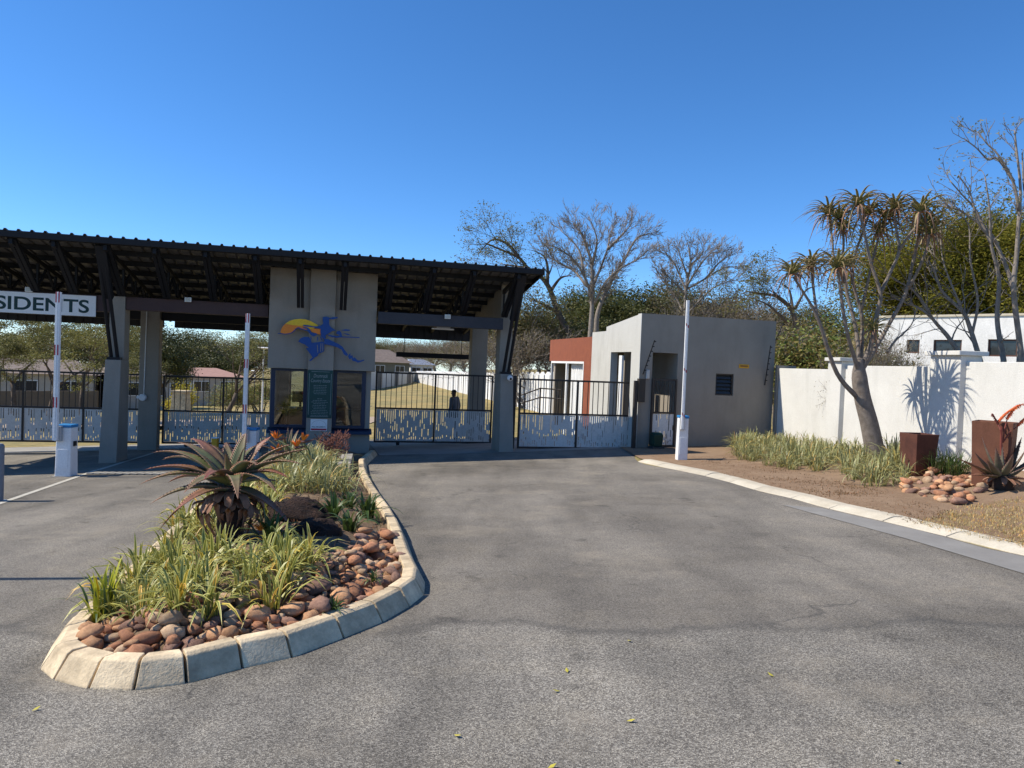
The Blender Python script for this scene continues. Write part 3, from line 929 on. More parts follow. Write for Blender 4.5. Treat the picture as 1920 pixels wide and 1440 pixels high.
# logo on the pier: sun and running figure cut from painted plate
def zp(x, y):
    return (515 + x / 10.97, 580 + y / 10.97)
lg = thing('logo_emblem', fr(-4.75, 0.07, 1.4), TH, 'orange sun and dark blue running figure cut-out emblem on the guardhouse', 'logo')
def plate(pts, v, th, name, mat):
    P = [fuz(*zp(*p), v) for p in pts]
    m_ = MB(fr)
    m_.prism([(u, v, z) for u, z in P], (0, th, 0))
    return m_.build(name, mat, lg, recalc=True)
SUNP = [(120, 490), (130, 420), (160, 360), (220, 295), (300, 240), (400, 208), (520, 196), (640, 206), (740, 240), (830, 290), (900, 335), (800, 400), (690, 440), (600, 420), (520, 390), (490, 370), (440, 395), (400, 440), (350, 480), (280, 500), (200, 508)]
plate(SUNP, 0.045, 0.012, 'sun_disc', M_SUNY)
plate([(122, 490), (131, 420), (161, 360), (218, 298), (350, 322), (480, 335), (610, 350), (720, 390), (690, 440), (600, 420), (520, 390), (490, 370), (440, 395), (400, 440), (350, 480), (280, 500), (200, 508)], 0.034, 0.010, 'sun_glow', M_SUNO)
plate([(65, 488), (120, 486), (200, 504), (280, 496), (345, 476), (395, 436), (438, 390), (490, 364), (525, 384), (690, 434), (690, 452), (520, 402), (490, 382), (445, 405), (404, 450), (352, 490), (282, 510), (200, 518), (120, 502), (65, 504)], 0.024, 0.010, 'horizon_line', M_LBLUE)
plate([(740, 400), (940, 400), (945, 520), (860, 505), (740, 450)], 0.030, 0.008, 'sash', M_SUNO)
FIG = [
 [(990, 162), (1050, 150), (1110, 160), (1125, 180), (1200, 160), (1290, 155), (1303, 178), (1200, 207), (1122, 200), (1118, 290), (1132, 340), (1180, 385), (1262, 436), (1190, 442), (1100, 500), (1040, 540), (1064, 572), (1010, 610), (960, 570), (944, 480), (944, 402), (860, 384), (760, 364), (590, 347), (585, 320), (680, 326), (800, 352), (900, 347), (960, 330), (1000, 290), (986, 220)],
 [(560, 374), (670, 368), (720, 410), (760, 480), (850, 490), (882, 520), (800, 562), (740, 522), (690, 462), (660, 402)],
 [(1090, 520), (1200, 540), (1300, 550), (1345, 530), (1270, 500), (1280, 452), (1340, 440), (1372, 482), (1392, 572), (1280, 582), (1180, 572), (1100, 542)],
 [(1360, 430), (1460, 408), (1547, 420), (1540, 442), (1440, 442)],
 [(1400, 488), (1500, 500), (1582, 537), (1500, 527)],
 [(1380, 556), (1745, 570), (1745, 588), (1380, 576)],
 [(1012, 602), (1100, 610), (1200, 660), (1300, 705), (1392, 766), (1450, 850), (1512, 930), (1480, 962), (1420, 922), (1380, 832), (1280, 777), (1150, 742), (1025, 717)],
 [(1504, 960), (1556, 898), (1562, 960), (1600, 938), (1612, 1010), (1642, 983), (1702, 1048), (1760, 1053), (1840, 1033), (1847, 1050), (1770, 1082), (1710, 1097), (1680, 1077), (1600, 1057), (1580, 1002), (1540, 1032)],
 [(483, 660), (540, 590), (620, 563), (700, 568), (744, 620), (764, 690), (1008, 660), (1022, 720), (1012, 860), (980, 882), (900, 912), (882, 962), (820, 992), (760, 1052), (722, 1063), (713, 1045), (780, 990), (740, 930), (690, 862), (640, 802), (702, 790), (620, 722), (540, 692)],
 [(735, 560), (755, 560), (760, 610), (745, 612)], [(870, 570), (890, 568), (895, 640), (878, 642)], [(930, 560), (950, 560), (985, 640), (965, 645)]]
for pts in FIG:
    plate(pts, 0.012, 0.010, 'runner_piece', M_LBLUE)
for pts in ([(870, 730), (885, 728), (895, 890), (882, 892)], [(945, 700), (958, 698), (950, 870), (938, 872)], [(985, 700), (997, 698), (992, 860), (981, 862)]):
    plate(pts, 0.004, 0.007, 'skirt_gap', M_GREY)

# green notice board and small sign on the pier
def textobj(body, size, width, loc_f, mat, parent, name='lettering', align='CENTER', extr=0.002, offset=0.0, shear=0.0, height=None):
    c = bpy.data.curves.new(name, 'FONT')
    c.body = body; c.size = size; c.align_x = align; c.extrude = extr; c.offset = offset; c.shear = shear
    o = bpy.data.objects.new(name, c)
    COL.objects.link(o)
    bpy.context.view_layer.update()
    w = o.dimensions.x; h = o.dimensions.y
    me = bpy.data.meshes.new_from_object(o.evaluated_get(bpy.context.evaluated_depsgraph_get()))
    bpy.data.objects.remove(o)
    me.materials.clear(); me.materials.append(mat)
    o = bpy.data.objects.new(name, me)
    COL.objects.link(o)
    o.parent = parent
    p = world_to(parent, np.array([fr(*loc_f)]))[0]
    o.location = p
    o.rotation_euler = (rad(90), 0, 0)
    o.scale = (width / w, (height / h) if height else 1.0, 1)
    return o
nb = thing('notice_board', fr(-4.75, 0.06, 0.0), TH, 'tall dark green notice board with pale script on the guardhouse pier', 'notice board')
bz0, bz1 = fuz(600, 784, 0.06)[1], fuz(600, 694, 0.06)[1]
m_ = MB(fr); m_.box(-5.055, -4.455, 0.055, 0.078, bz0, bz1); m_.build('board', M_GREENP, nb)
m_ = MB(fr)
a, b, c_, d_ = -5.02, -4.49, bz0 + 0.035, bz1 - 0.035
for q in ((a + 0.05, b - 0.05, c_, c_ + 0.008), (a + 0.05, b - 0.05, d_ - 0.008, d_), (a, a + 0.008, c_ + 0.05, d_ - 0.05), (b - 0.008, b, c_ + 0.05, d_ - 0.05)):
    m_.box(q[0], q[1], 0.052, 0.0555, q[2], q[3])
m_.build('border', M_PALE, nb)
textobj('Drumrock', 0.13, 0.34, (-4.755, 0.052, bz1 - 0.185), M_PALE, nb, 'lettering', shear=0.3)
textobj('Country Estate', 0.12, 0.46, (-4.755, 0.052, bz1 - 0.30), M_PALE, nb, 'lettering', shear=0.3)
m_ = MB(fr)                                # rows of print too small to read
r2 = random.Random(8)
for row in list(range(6)) + list(range(8, 19)):
    z = bz1 - 0.385 - row * 0.041
    half = r2.uniform(0.14, 0.22) if row != 8 else 0.06
    q = -half
    while q < half:
        w = min(r2.uniform(0.02, 0.07), half - q)
        m_.box(-4.755 + q, -4.755 + q + w, 0.0525, 0.0555, z, z + 0.011)
        q += w + 0.012
o = m_.build('small_print', surf('faint_print', (0.20, 0.26, 0.26), None, 0.5), nb); o['kind'] = 'stuff'
sg = thing('small_sign', fr(-4.75, 0.06, -0.2), TH, 'small white sign with arch and red band below the green board', 'sign')
sz0, sz1 = fuz(598, 808, 0.06)[1], fuz(598, 786, 0.06)[1]
m_ = MB(fr); m_.box(-4.955, -4.555, 0.06, 0.078, sz0, sz1); m_.build('plate', M_WHITE, sg)
m_ = MB(fr); m_.box(-4.94, -4.57, 0.056, 0.0605, sz0 + 0.015, sz0 + 0.06); m_.build('red_band', M_REDT, sg)
m_ = MB(fr)
arc = [(-4.755 + 0.17 * math.cos(t), sz0 + 0.14 + 0.12 * math.sin(t)) for t in np.linspace(0, math.pi, 14)]
for (a, b), (c_, d_) in zip(arc[:-1], arc[1:]):
    m_.bar((a, 0.058, b), (c_, 0.058, d_), 0.006, 0.006)
m_.build('arch', M_STEEL, sg)
textobj('PRO-PROPERTY', 0.05, 0.34, (-4.755, 0.0575, sz0 + 0.082), M_LETTER, sg, extr=0.001)

# RESIDENTS sign
rs = thing('lane_sign', fr(-10.7, 0.44, 2.3), TH, 'white RESIDENTS board with dark green capitals hung above the left lane', 'sign')
su1, st1 = fuz(180, 555.2, 0.44); _, sb1 = fuz(180, 594, 0.44)
sw = 2.62
m_ = MB(fr); m_.box(su1 - sw, su1, 0.44, 0.47, sb1, st1); m_.build('board', M_WHITE, rs, bevel=0.003)
ue = fuz(166, 575, 0.44)[0]; us = fuz(-5, 565, 0.44)[0]
lw = (ue - us) * 5.73 / 4.34
textobj('RESIDENTS', 0.44, lw, (ue - lw / 2, 0.438, sb1 + 0.085), M_LETTER, rs, extr=0.001, offset=0.009, height=0.31)

# ---------------------------------------------------------------- guard office at the right
BU0, BU1 = 3.68, 7.82
ob = thing('gate_office', fr(5.7, 2.0, gfr(5.7, 2)), TH, 'flat-roofed grey plastered office with louvred window right of the gates', 'building')
oz = gfr(4, 0) - 0.25
TOP = 3.14
d_z = 2.09
wu0, wu1, wz0, wz1 = 5.99, 6.55, 0.97, 1.58
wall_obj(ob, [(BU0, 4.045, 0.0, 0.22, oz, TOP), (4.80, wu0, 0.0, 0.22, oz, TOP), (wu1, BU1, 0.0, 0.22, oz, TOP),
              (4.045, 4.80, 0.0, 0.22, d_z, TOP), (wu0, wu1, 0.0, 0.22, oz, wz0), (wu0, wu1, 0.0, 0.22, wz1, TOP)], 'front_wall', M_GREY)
# side wall facing the gate, stepped parapet
v_a = fvz(1137, 620, BU0)[0]
v_b = fvz(1111, 626, BU0)[0]
v_c = fvz(1031, 640, BU0)[0]
dv0, dv1 = fvz(1182, 700, BU0)[0], fvz(1144, 700, BU0)[0]
dz1 = fvz(1160, 660, BU0)[1]
ztl = fvz(1137, 613, BU0)[1]
ztm = fvz(1124, 622, BU0)[1]
def top_at(v):
    return TOP + (ztl - TOP) * min(1, max(0, v / v_a))
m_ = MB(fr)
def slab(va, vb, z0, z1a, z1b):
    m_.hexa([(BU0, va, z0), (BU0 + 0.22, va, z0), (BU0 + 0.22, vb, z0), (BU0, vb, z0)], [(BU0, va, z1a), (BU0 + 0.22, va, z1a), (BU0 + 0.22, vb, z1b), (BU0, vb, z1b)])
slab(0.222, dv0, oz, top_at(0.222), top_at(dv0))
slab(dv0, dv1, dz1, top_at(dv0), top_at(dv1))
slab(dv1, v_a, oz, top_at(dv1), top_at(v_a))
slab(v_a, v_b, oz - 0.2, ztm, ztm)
m_.build('side_wall', M_GREY_PALE_LIT, ob)  # side wall's sunlight put into a paler plaster; front stays darker grey
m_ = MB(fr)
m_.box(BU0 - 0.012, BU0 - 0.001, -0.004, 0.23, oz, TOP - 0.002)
m_.build('sunlit_corner_skin', M_GREY_PALE_LIT, ob)  # thin added skin carries the painted sunlit tone over the front wall's end
wall_obj(ob, [(BU1 - 0.22, BU1, 0.222, v_b, oz, 3.0)], 'far_wall', M_GREY)
m_ = MB(fr); m_.hexa([(BU0 + 0.23, 0.23, 2.6), (BU1 - 0.23, 0.23, 2.6), (BU1 - 0.23, v_b, 2.45), (BU0 + 0.23, v_b, 2.45)], [(BU0 + 0.23, 0.23, 2.72), (BU1 - 0.23, 0.23, 2.72), (BU1 - 0.23, v_b, 2.57), (BU0 + 0.23, v_b, 2.57)])
m_.build('roof_slab', M_CONC, ob)
# porch recess behind the pedestrian gate
wall_obj(ob, [(4.80, 4.86, 0.222, 1.6, oz, 2.59), (BU0 + 0.222, 4.86, 1.602, 1.7, oz, 2.59)], 'porch_wall', M_GREY)
dd = MB(fr); dd.box(4.12, 4.52, 1.54, 1.60, oz, 1.85); dd.build('door', M_NAVY, ob)
m_ = MB(fr)
m_.box(BU0 + 0.02, BU0 + 0.08, (dv0 + dv1) / 2 - 0.06, (dv0 + dv1) / 2 + 0.16, oz, dz1 - 0.1); m_.build('door_jamb', M_WHITE, ob)
# louvre window
lw_ = MB(fr)
for q in ((wu0, wu0 + 0.04, wz0, wz1), (wu1 - 0.04, wu1, wz0, wz1), (wu0 + 0.04, wu1 - 0.04, wz0, wz0 + 0.035), (wu0 + 0.04, wu1 - 0.04, wz1 - 0.035, wz1)):
    lw_.box(q[0], q[1], 0.04, 0.10, q[2], q[3])
wf = lw_.build('window', M_BARS, ob)
for k in range(5):
    z = wz0 + 0.045 + k * 0.105
    s_ = MB(fr)
    s_.hexa([(wu0 + 0.04, 0.05, z), (wu1 - 0.04, 0.05, z), (wu1 - 0.04, 0.058, z), (wu0 + 0.04, 0.058, z)], [(wu0 + 0.04, 0.10, z + 0.10), (wu1 - 0.04, 0.10, z + 0.10), (wu1 - 0.04, 0.108, z + 0.10), (wu0 + 0.04, 0.108, z + 0.10)])
    s_.build('louvre', M_PANE, wf)
wall_obj(ob, [(wu0 + 0.01, wu1 - 0.01, 0.15, 0.21, wz0 + 0.01, wz1 - 0.01)], 'window_back', M_DARK)
# brick store joined on behind
br = thing('brick_store', fr(BU0 + 1.0, v_b + 2, gfr(BU0, v_b) - 0.1), TH, 'low orange-red face brick store with white framed sliding door', 'building')
bt = fvz(1110, 630, BU0)[1]
o0, o1 = fvz(1094, 680, BU0)[0], fvz(1033, 680, BU0)[0]
oz1 = fvz(1094, 678, BU0)[1]
bz_ = gfr(BU0, v_b + 2) - 0.4
core = MB(fr)
core.box(BU0 + 0.02, BU0 + 0.2, v_b + 0.004, o0, bz_, bt - 0.02)
core.box(BU0 + 0.02, BU0 + 0.2, o0, v_c, oz1, bt - 0.02)
core.build('mortar_wall', M_MORTAR, br)
wall_obj(br, [(BU0 + 0.2, BU0 + 3.4, v_c - 0.2, v_c, bz_, bt - 0.05)], 'back_wall', M_GREY)
wall_obj(br, [(BU0 + 0.2, BU0 + 3.4, v_b + 0.01, v_c - 0.21, bt - 0.3, bt - 0.2)], 'roof_slab', M_CONC)
wall_obj(br, [(BU0 + 1.6, BU0 + 1.7, v_b + 0.01, v_c - 0.21, bz_, bt - 0.31)], 'inner_wall', M_GREY)
BL, BH = 0.222, 0.073
bm_ = MB(); bm_.box(-0.013, 0.013, -BL / 2 + 0.006, BL / 2 - 0.006, 0, BH); 
bo = bm_.build('brick', M_BRICK, br)
brick_me = bo.data
bpy.data.objects.remove(bo)
bricks = []
row = 0
z = bz_ + 0.9
while z < bt - 0.02:
    off = (row % 2) * BL / 2
    v = v_b + 0.01 + BL / 2 - off * 0.0
    v = v_b + 0.004 + BL / 2 + off
    while v < v_c - BL / 2:
        if z + BH > oz1 + 0.03 or v + BL / 2 < o0:
            bricks.append((v, z))
        v += BL + 0.0105
    z += BH + 0.0105
    row += 1
bricks.sort(key=lambda q: -q[1])
for v, z in bricks[:300]:
    p = world_to(br, np.array([fr(BU0 + 0.012, v, z)]))[0]
    place('brick', brick_me, p, (0, 0, 0), (1, 1, 1), br)
if len(bricks) > 300:
    m_ = MB(fr)
    for v, z in bricks[300:]:
        m_.box(BU0 - 0.001, BU0 + 0.025, v - BL / 2 + 0.006, v + BL / 2 - 0.006, z, z + BH)
    o = m_.build('brickwork', M_BRICK, br); o['kind'] = 'stuff'
sd_ = MB(fr)
for q in ((o0, o0 + 0.06, bz_, oz1), (o1 - 0.06, o1, bz_, oz1), (o0 + 0.06, o1 - 0.06, oz1 - 0.07, oz1), ((o0 + o1) / 2 - 0.05, (o0 + o1) / 2 + 0.05, bz_, oz1 - 0.07)):
    sd_.box(BU0 + 0.01, BU0 + 0.09, q[0], q[1], q[2], q[3])
sf = sd_.build('door_frame', M_WHITE, br)
om = (o0 + o1) / 2
cu = MB(fr)                                 # pleated curtain behind the fixed leaf
n = 26
prev = None
for k in range(n + 1):
    v = o0 + 0.1 + (om - 0.06 - o0 - 0.1) * k / n
    x = BU0 + 0.20 + 0.035 * math.sin(k * 1.7)
    if prev:
        cu.add([(prev[0], prev[1], bz_), (x, v, bz_), (x, v, oz1 - 0.05), (prev[0], prev[1], oz1 - 0.05)], [(0, 1, 2, 3)])
    prev = (x, v)
cu.build('curtain', M_WHITE, br)

# ---------------------------------------------------------------- boundary wall at the right
bw = thing('boundary_wall', (8.2, 17, plane(8.2, 17)), 0, 'off-white plastered boundary wall with two capped pillars behind the flower bed', 'wall')
def wall_panel(y0, y1, top, th=0.2):
    m_ = MB()
    zb = -0.8
    m_.hexa([(wall_x(y0), y0, zb), (wall_x(y0) + th, y0, zb), (wall_x(y1) + th, y1, zb), (wall_x(y1), y1, zb)],
            [(wall_x(y0), y0, top), (wall_x(y0) + th, y0, top), (wall_x(y1) + th, y1, top), (wall_x(y1), y1, top)])
    m_.build('wall_panel', M_WALLW, bw, bevel=0.01, recalc=True)
wall_panel(20.95, 18.46, 1.80)
wall_panel(17.92, 15.0, 1.90)
wall_panel(14.2, 8.0, 2.0)
def pillar(y0, y1, top, capo):
    m_ = MB()
    d = 0.11
    q = [(wall_x(y0) - d, y0), (wall_x(y0) + 0.3, y0), (wall_x(y1) + 0.3, y1), (wall_x(y1) - d, y1)]
    m_.hexa([(x, y, -0.8) for x, y in q], [(x, y, top) for x, y in q])
    p = m_.build('pillar', M_WALLW, bw, bevel=0.01, recalc=True)
    m_ = MB()
    c = capo
    q = [(wall_x(y0) - d - c, y0 + c), (wall_x(y0) + 0.3 + c, y0 + c), (wall_x(y1) + 0.3 + c, y1 - c), (wall_x(y1) - d - c, y1 - c)]
    m_.hexa([(x, y, top + 0.002) for x, y in q], [(x, y, top + 0.09) for x, y in q])
    m_.build('coping', M_WALLW, p, bevel=0.012, recalc=True)
pillar(18.458, 17.922, 2.0, 0.07)
pillar(14.998, 14.202, 2.12, 0.08)
m_ = MB(); m_.hexa([(wall_x(21.1) - 0.02, 21.12, -0.8), (wall_x(21.1) + 0.5, 21.2, -0.8), (wall_x(21.1) + 0.5, 20.96, -0.8), (wall_x(21.1) - 0.02, 20.96, -0.8)],
                   [(wall_x(21.1) - 0.02, 21.12, 1.88), (wall_x(21.1) + 0.5, 21.2, 1.88), (wall_x(21.1) + 0.5, 20.96, 1.88), (wall_x(21.1) - 0.02, 20.96, 1.88)])
m_.build('end_post', M_GREY, bw, recalc=True)

# ================================================================== GATES
def gate(label, u0, u1, v, zb, zt, zm, seed, posts=(), mids=1, bar_pitch=0.152, name='sliding_gate', legs=2, frame=fr, cat='gate'):
    zg = gfr((u0 + u1) / 2, v)
    g = thing(name, frame((u0 + u1) / 2, v, zb), TH, label, cat)
    fw = 0.05
    m_ = MB(frame)
    m_.box(u0, u0 + fw, v, v + fw, zb, zt); m_.box(u1 - fw, u1, v, v + fw, zb, zt)
    for a, b in ((zb, zb + fw), (zm - fw / 2, zm + fw / 2), (zt - fw, zt)):
        m_.box(u0 + fw, u1 - fw, v + 0.001, v + fw - 0.001, a, b)
    cuts = [u0 + (u1 - u0) * (k + 1) / (mids + 1) for k in range(mids)]
    for c in cuts:
        m_.box(c - fw / 2, c + fw / 2, v - 0.004, v + fw + 0.004, zb + fw, zm - fw / 2)
        m_.box(c - fw / 2, c + fw / 2, v - 0.004, v + fw + 0.004, zm + fw / 2, zt - fw)
    m_.build('frame', M_BARS, g)
    n = max(2, int((u1 - u0) / bar_pitch))
    bar_me = None
    for k in range(1, n):
        u = u0 + (u1 - u0) * k / n
        if any(abs(u - c) < 0.05 for c in cuts):
            continue
        if bar_me is None:
            b_ = MB(frame); b_.box(u - 0.009, u + 0.009, v + 0.016, v + 0.034, zm + fw / 2, zt - fw)
            o = b_.build('bar', M_BARS, g); bar_me = o.data; u_first = u
        else:
            o = place('bar', bar_me, (u - u_first, 0, 0), parent=g)
    r = random.Random(seed)
    edges = [u0 + fw] + [x for c in cuts for x in (c - fw / 2, c + fw / 2)] + [u1 - fw]
    for i in range(0, len(edges), 2):
        a, b = edges[i] + 0.006, edges[i + 1] - 0.006
        z0, z1 = zb + fw + 0.006, zm - fw / 2 - 0.006
        H = z1 - z0
        p = MB(frame)
        nc = max(3, int((b - a) / 0.062))
        pw = (b - a) / nc
        for k in range(nc):
            x0 = a + k * pw; sw_ = pw * r.uniform(0.26, 0.42)
            p.box(x0, x0 + pw - sw_, v + 0.02, v + 0.026, z0, z1)
            xa, xb = x0 + pw - sw_, x0 + pw
            # slots of differing lengths: long ones at the top, shorter ones lower down
            holes = []
            h = r.random()
            if h < 0.78:
                holes.append((z1 - H * r.uniform(0.12, 0.5), z1 - H * r.uniform(0.0, 0.05)))
            if r.random() < 0.8:
                c = r.uniform(0.2, 0.6); L = r.uniform(0.08, 0.28)
                holes.append((z0 + H * (c - L / 2), z0 + H * (c + L / 2)))
            if r.random() < 0.75:
                c = r.uniform(0.05, 0.16); L = r.uniform(0.05, 0.16)
                holes.append((z0 + H * max(0, c - L / 2), z0 + H * (c + L / 2)))
            holes.sort()
            cur = z0
            for h0, h1 in holes:
                if h0 > cur + 0.01:
                    p.box(xa, xb, v + 0.0205, v + 0.0255, cur, h0)
                cur = max(cur, h1)
            if cur < z1:
                p.box(xa, xb, v + 0.0205, v + 0.0255, cur, z1)
        p.build('slotted_panel', M_PANEL, g)
    for k in range(legs):
        u = u0 + (u1 - u0) * (0.2 + 0.6 * k / max(1, legs - 1))
        w_ = MB(frame)
        w_.tube([(u, v + 0.005, zb - 0.05), (u, v + 0.045, zb - 0.05)], 0.05, 10)
        w_.box(u - 0.05, u + 0.05, v + 0.003, v + 0.047, zb - 0.03, zb - 0.001)
        w_.build('wheel', M_BLACK, g)
    return g
gate('black barred sliding gate with slotted white panels, in the middle bay beside the guardhouse', -3.2, 0.36, 3.4, -0.86, 1.24, 0.155, 1)
gate('black barred sliding gate with slotted white panels, left of the guardhouse behind a barrier', -9.2, -5.9, 4.45, -1.10, 0.89, -0.14, 2)
gate('black barred sliding gate with slotted white panels, behind the leftmost barrier', -14.3, -9.75, 4.45, -1.10, 0.90, -0.12, 3, mids=2)
rg = gate('black barred sliding gate with slotted white panels, between right column and office', 0.50, 3.86, 0.72, -0.68, 1.24, 0.28, 5)
m_ = MB(fr); m_.box(0.20, 0.49, 0.72, 0.86, -0.75, 1.27); m_.box(3.54, 3.665, -0.16, -0.03, -0.7, 1.36)
gp = thing('gate_post', fr(0.35, 0.8, -0.7), TH, 'dark steel post between the right canopy column and the right gate', 'post')
m2 = MB(fr); m2.box(0.26, 0.48, 0.98, 1.10, -0.8, 1.30); m2.build('post', M_BARS, gp, bevel=0.006)
gp2 = thing('gate_post', fr(3.6, 0.0, -0.6), TH, 'dark steel post with a brown box at the corner of the office', 'post')
m2 = MB(fr); m2.box(3.50, 3.60, -0.14, -0.04, -0.7, 1.30); m2.build('post', M_BARS, gp2, bevel=0.006)
m2 = MB(fr); m2.box(3.601, 3.80, -0.17, -0.03, 0.72, 1.36); m2.build('box', surf('brown_box', (0.06, 0.047, 0.037), None, 0.6), gp2, bevel=0.01)
gate('narrow barred pedestrian gate with slotted white panel in front of the office porch', 4.05, 4.79, -0.06, -0.5, 1.38, 0.44, 6, mids=0, bar_pitch=0.12, name='pedestrian_gate', legs=0)

# gate motor, intercom, box
mo = thing('gate_motor', fr(4.25, -0.4, -0.5), TH, 'dark green gate motor standing before the pedestrian gate', 'gate motor')
m_ = MB(fr)
u0_, zz0 = fuz(1221, 840, -0.4); u1_, zz1 = fuz(1241, 811, -0.4)
zz0 = gfr(u0_, -0.4) + 0.03
m_.hexa([(u0_ + 0.02, -0.5, zz0 + 0.06), (u1_ - 0.02, -0.5, zz0 + 0.06), (u1_ - 0.02, -0.25, zz0 + 0.06), (u0_ + 0.02, -0.25, zz0 + 0.06)],
        [(u0_, -0.52, zz1 - 0.06), (u1_, -0.52, zz1 - 0.06), (u1_, -0.23, zz1 - 0.06), (u0_, -0.23, zz1 - 0.06)])
m_.hexa([(u0_, -0.52, zz1 - 0.06), (u1_, -0.52, zz1 - 0.06), (u1_, -0.23, zz1 - 0.06), (u0_, -0.23, zz1 - 0.06)],
        [(u0_ + 0.04, -0.48, zz1), (u1_ - 0.04, -0.48, zz1), (u1_ - 0.04, -0.27, zz1), (u0_ + 0.04, -0.27, zz1)])
m_.build('housing', M_GREENM, mo, bevel=0.02)
m_ = MB(fr); m_.box(u0_ - 0.02, u1_ + 0.02, -0.55, -0.2, zz0 - 0.02, zz0 + 0.058); m_.build('base', M_DARK, mo)
ic = thing('intercom', fr(3.87, -0.02, 1.3), TH, 'small grey intercom box on the office wall beside the pedestrian gate', 'intercom')
ui, zi = fuz(1214, 702, 0)
m_ = MB(fr); m_.box(ui - 0.06, ui + 0.05, -0.05, -0.003, zi - 0.13, zi + 0.13); m_.build('box', M_STEEL, ic, bevel=0.02)
ys_ = thing('warning_sign', fr(6.85, -0.01, 1.7), TH, 'small yellow warning sign on the office wall above the louvred window', 'sign')
m_ = MB(fr); m_.box(6.69, 7.01, -0.015, -0.003, 1.76, 1.87); m_.build('plate', M_YEL, ys_, bevel=0.01)
m_ = MB(fr); m_.box(6.73, 6.97, -0.0185, -0.0155, 1.80, 1.84); m_.build('print', surf('sign_print', (0.25, 0.10, 0.02), None, 0.6), ys_)
# electric fence brackets
def fence_bracket(p0, p1, v, label):
    t = thing('fence_bracket', fr(*p0), TH, label, 'fence bracket', 'electric fence brackets on the office')
    m_ = MB(fr); m_.tube([p0, p1], 0.014, 6); m_.build('rod', M_BLACK, t)
    for k in range(7):
        s = 0.12 + 0.84 * k / 6
        q = tuple(p0[i] + (p1[i] - p0[i]) * s for i in range(3))
        m_ = MB(fr); m_.tube([(q[0] - 0.02, q[1] - 0.01, q[2]), (q[0] + 0.05, q[1] - 0.01, q[2])], 0.014, 6); m_.build('insulator', M_BLACK, t)
ua, za = fuz(1209, 702, -0.15); ub, zb_ = fuz(1224, 638, -0.3)
fence_bracket((ua, -0.03, za), (ub, -0.42, zb_), 0, 'leaning black electric fence bracket above the intercom')
ua, za = fuz(1434, 722, -0.02); ub, zb_ = fuz(1443, 648, -0.2)
fence_bracket((ua, -0.02, za), (ub, -0.25, zb_), 0, 'upright black electric fence bracket at the right end of the office front')
ua, za = fuz(1454, 656, 0.4); ub, zb_ = fuz(1467, 606, 0.4)
fence_bracket((7.9, 0.3, za), (ub, 0.35, zb_), 0, 'black electric fence bracket leaning out beyond the office roof corner')

# ================================================================== BARRIERS
def make_barrier(label, x, y, stripes=True, sc_=1.0, z=None, wsc=1.0):
    z = plane(x, y) + 0.004 if z is None else z
    t = thing('boom_barrier', (x, y, z), 0.05, label, 'barrier', 'boom barriers at the lanes')
    def L(*p):                         # local -> world
        c, s_ = math.cos(0.05) * wsc, math.sin(0.05) * wsc
        return (x + c * p[0] - s_ * p[1], y + s_ * p[0] + c * p[1], z + p[2])
    H = 0.96 * sc_
    m_ = MB(L); m_.hexa([(-0.15, -0.14, 0), (0.15, -0.14, 0), (0.15, 0.14, 0), (-0.15, 0.14, 0)], [(-0.137, -0.13, H), (0.137, -0.13, H), (0.137, 0.13, H), (-0.137, 0.13, H)])
    cb = m_.build('cabinet', M_WHITE, t, bevel=0.018)
    m_ = MB(L); m_.box(-0.148, 0.148, -0.14, 0.14, H + 0.001, H + 0.055); m_.build('cap', M_BLUE, t, bevel=0.012)
    m_ = MB(L); m_.box(-0.20, 0.20, -0.17, 0.17, -0.03, 0.012); m_.build('base_plate', M_CONC, t)
    m_ = MB(L); m_.box(0.146, 0.168, -0.05, 0.04, H * 0.62, H * 0.72); m_.build('lock', M_BLACK, cb)
    bx = -0.085
    m_ = MB(L); m_.box(bx - 0.05, bx + 0.08, -0.215, -0.142, H - 0.26, H + 0.03); m_.build('boom_mount', M_STEEL, t, bevel=0.006)
    top = 3.55 * sc_
    m_ = MB(L)
    m_.box(bx - 0.042, bx + 0.042, -0.285, -0.217, H - 0.24, top)
    m_.box(bx - 0.012, bx + 0.012, -0.293, -0.286, H - 0.20, top - 0.01)
    bo = m_.build('boom', M_WHITE, t, bevel=0.008)
    m_ = MB(L); m_.box(-0.10, 0.10, -0.146, -0.1385, H * 0.16, H * 0.56); m_.build('access_door', M_WHITE, cb, bevel=0.004)
    if stripes:
        for k in range(3):
            zc = top - 0.10 - k * 1.0 * sc_
            for sx in (-0.027, 0.027):
                m_ = MB(L); m_.box(bx + sx - 0.011, bx + sx + 0.011, -0.2885, -0.2855, zc - 0.10, zc + 0.10)
                m_.build('reflector', M_REDT, bo)
    else:
        for k in range(3):
            zc = top - 0.55 - k * 0.98 * sc_
            m_ = MB(L); m_.hexa([(bx - 0.043, -0.289, zc), (bx + 0.0, -0.289, zc - 0.03), (bx + 0.043, -0.289, zc - 0.06), (bx + 0.043, -0.2855, zc - 0.06)],
                                [(bx - 0.043, -0.289, zc + 0.06), (bx + 0.0, -0.289, zc + 0.03), (bx + 0.043, -0.289, zc), (bx + 0.043, -0.2855, zc)])
            m_.build('reflector', M_REDT, bo, recalc=True)
    return t
gL = G(124, 893); make_barrier('white boom barrier with raised red-striped arm, leftmost, in front of RESIDENTS sign', gL[0], gL[1])
pM = at(472, 803, 16.6)
make_barrier('white boom barrier with raised arm half hidden behind the big aloe', pM[0], 16.6, z=pM[2] - 1.0)
gR = G(1277, 866); make_barrier('white boom barrier with raised plain arm on the right kerb before the office', gR[0], gR[1], stripes=False, z=gR[2] + 0.02, wsc=0.76)

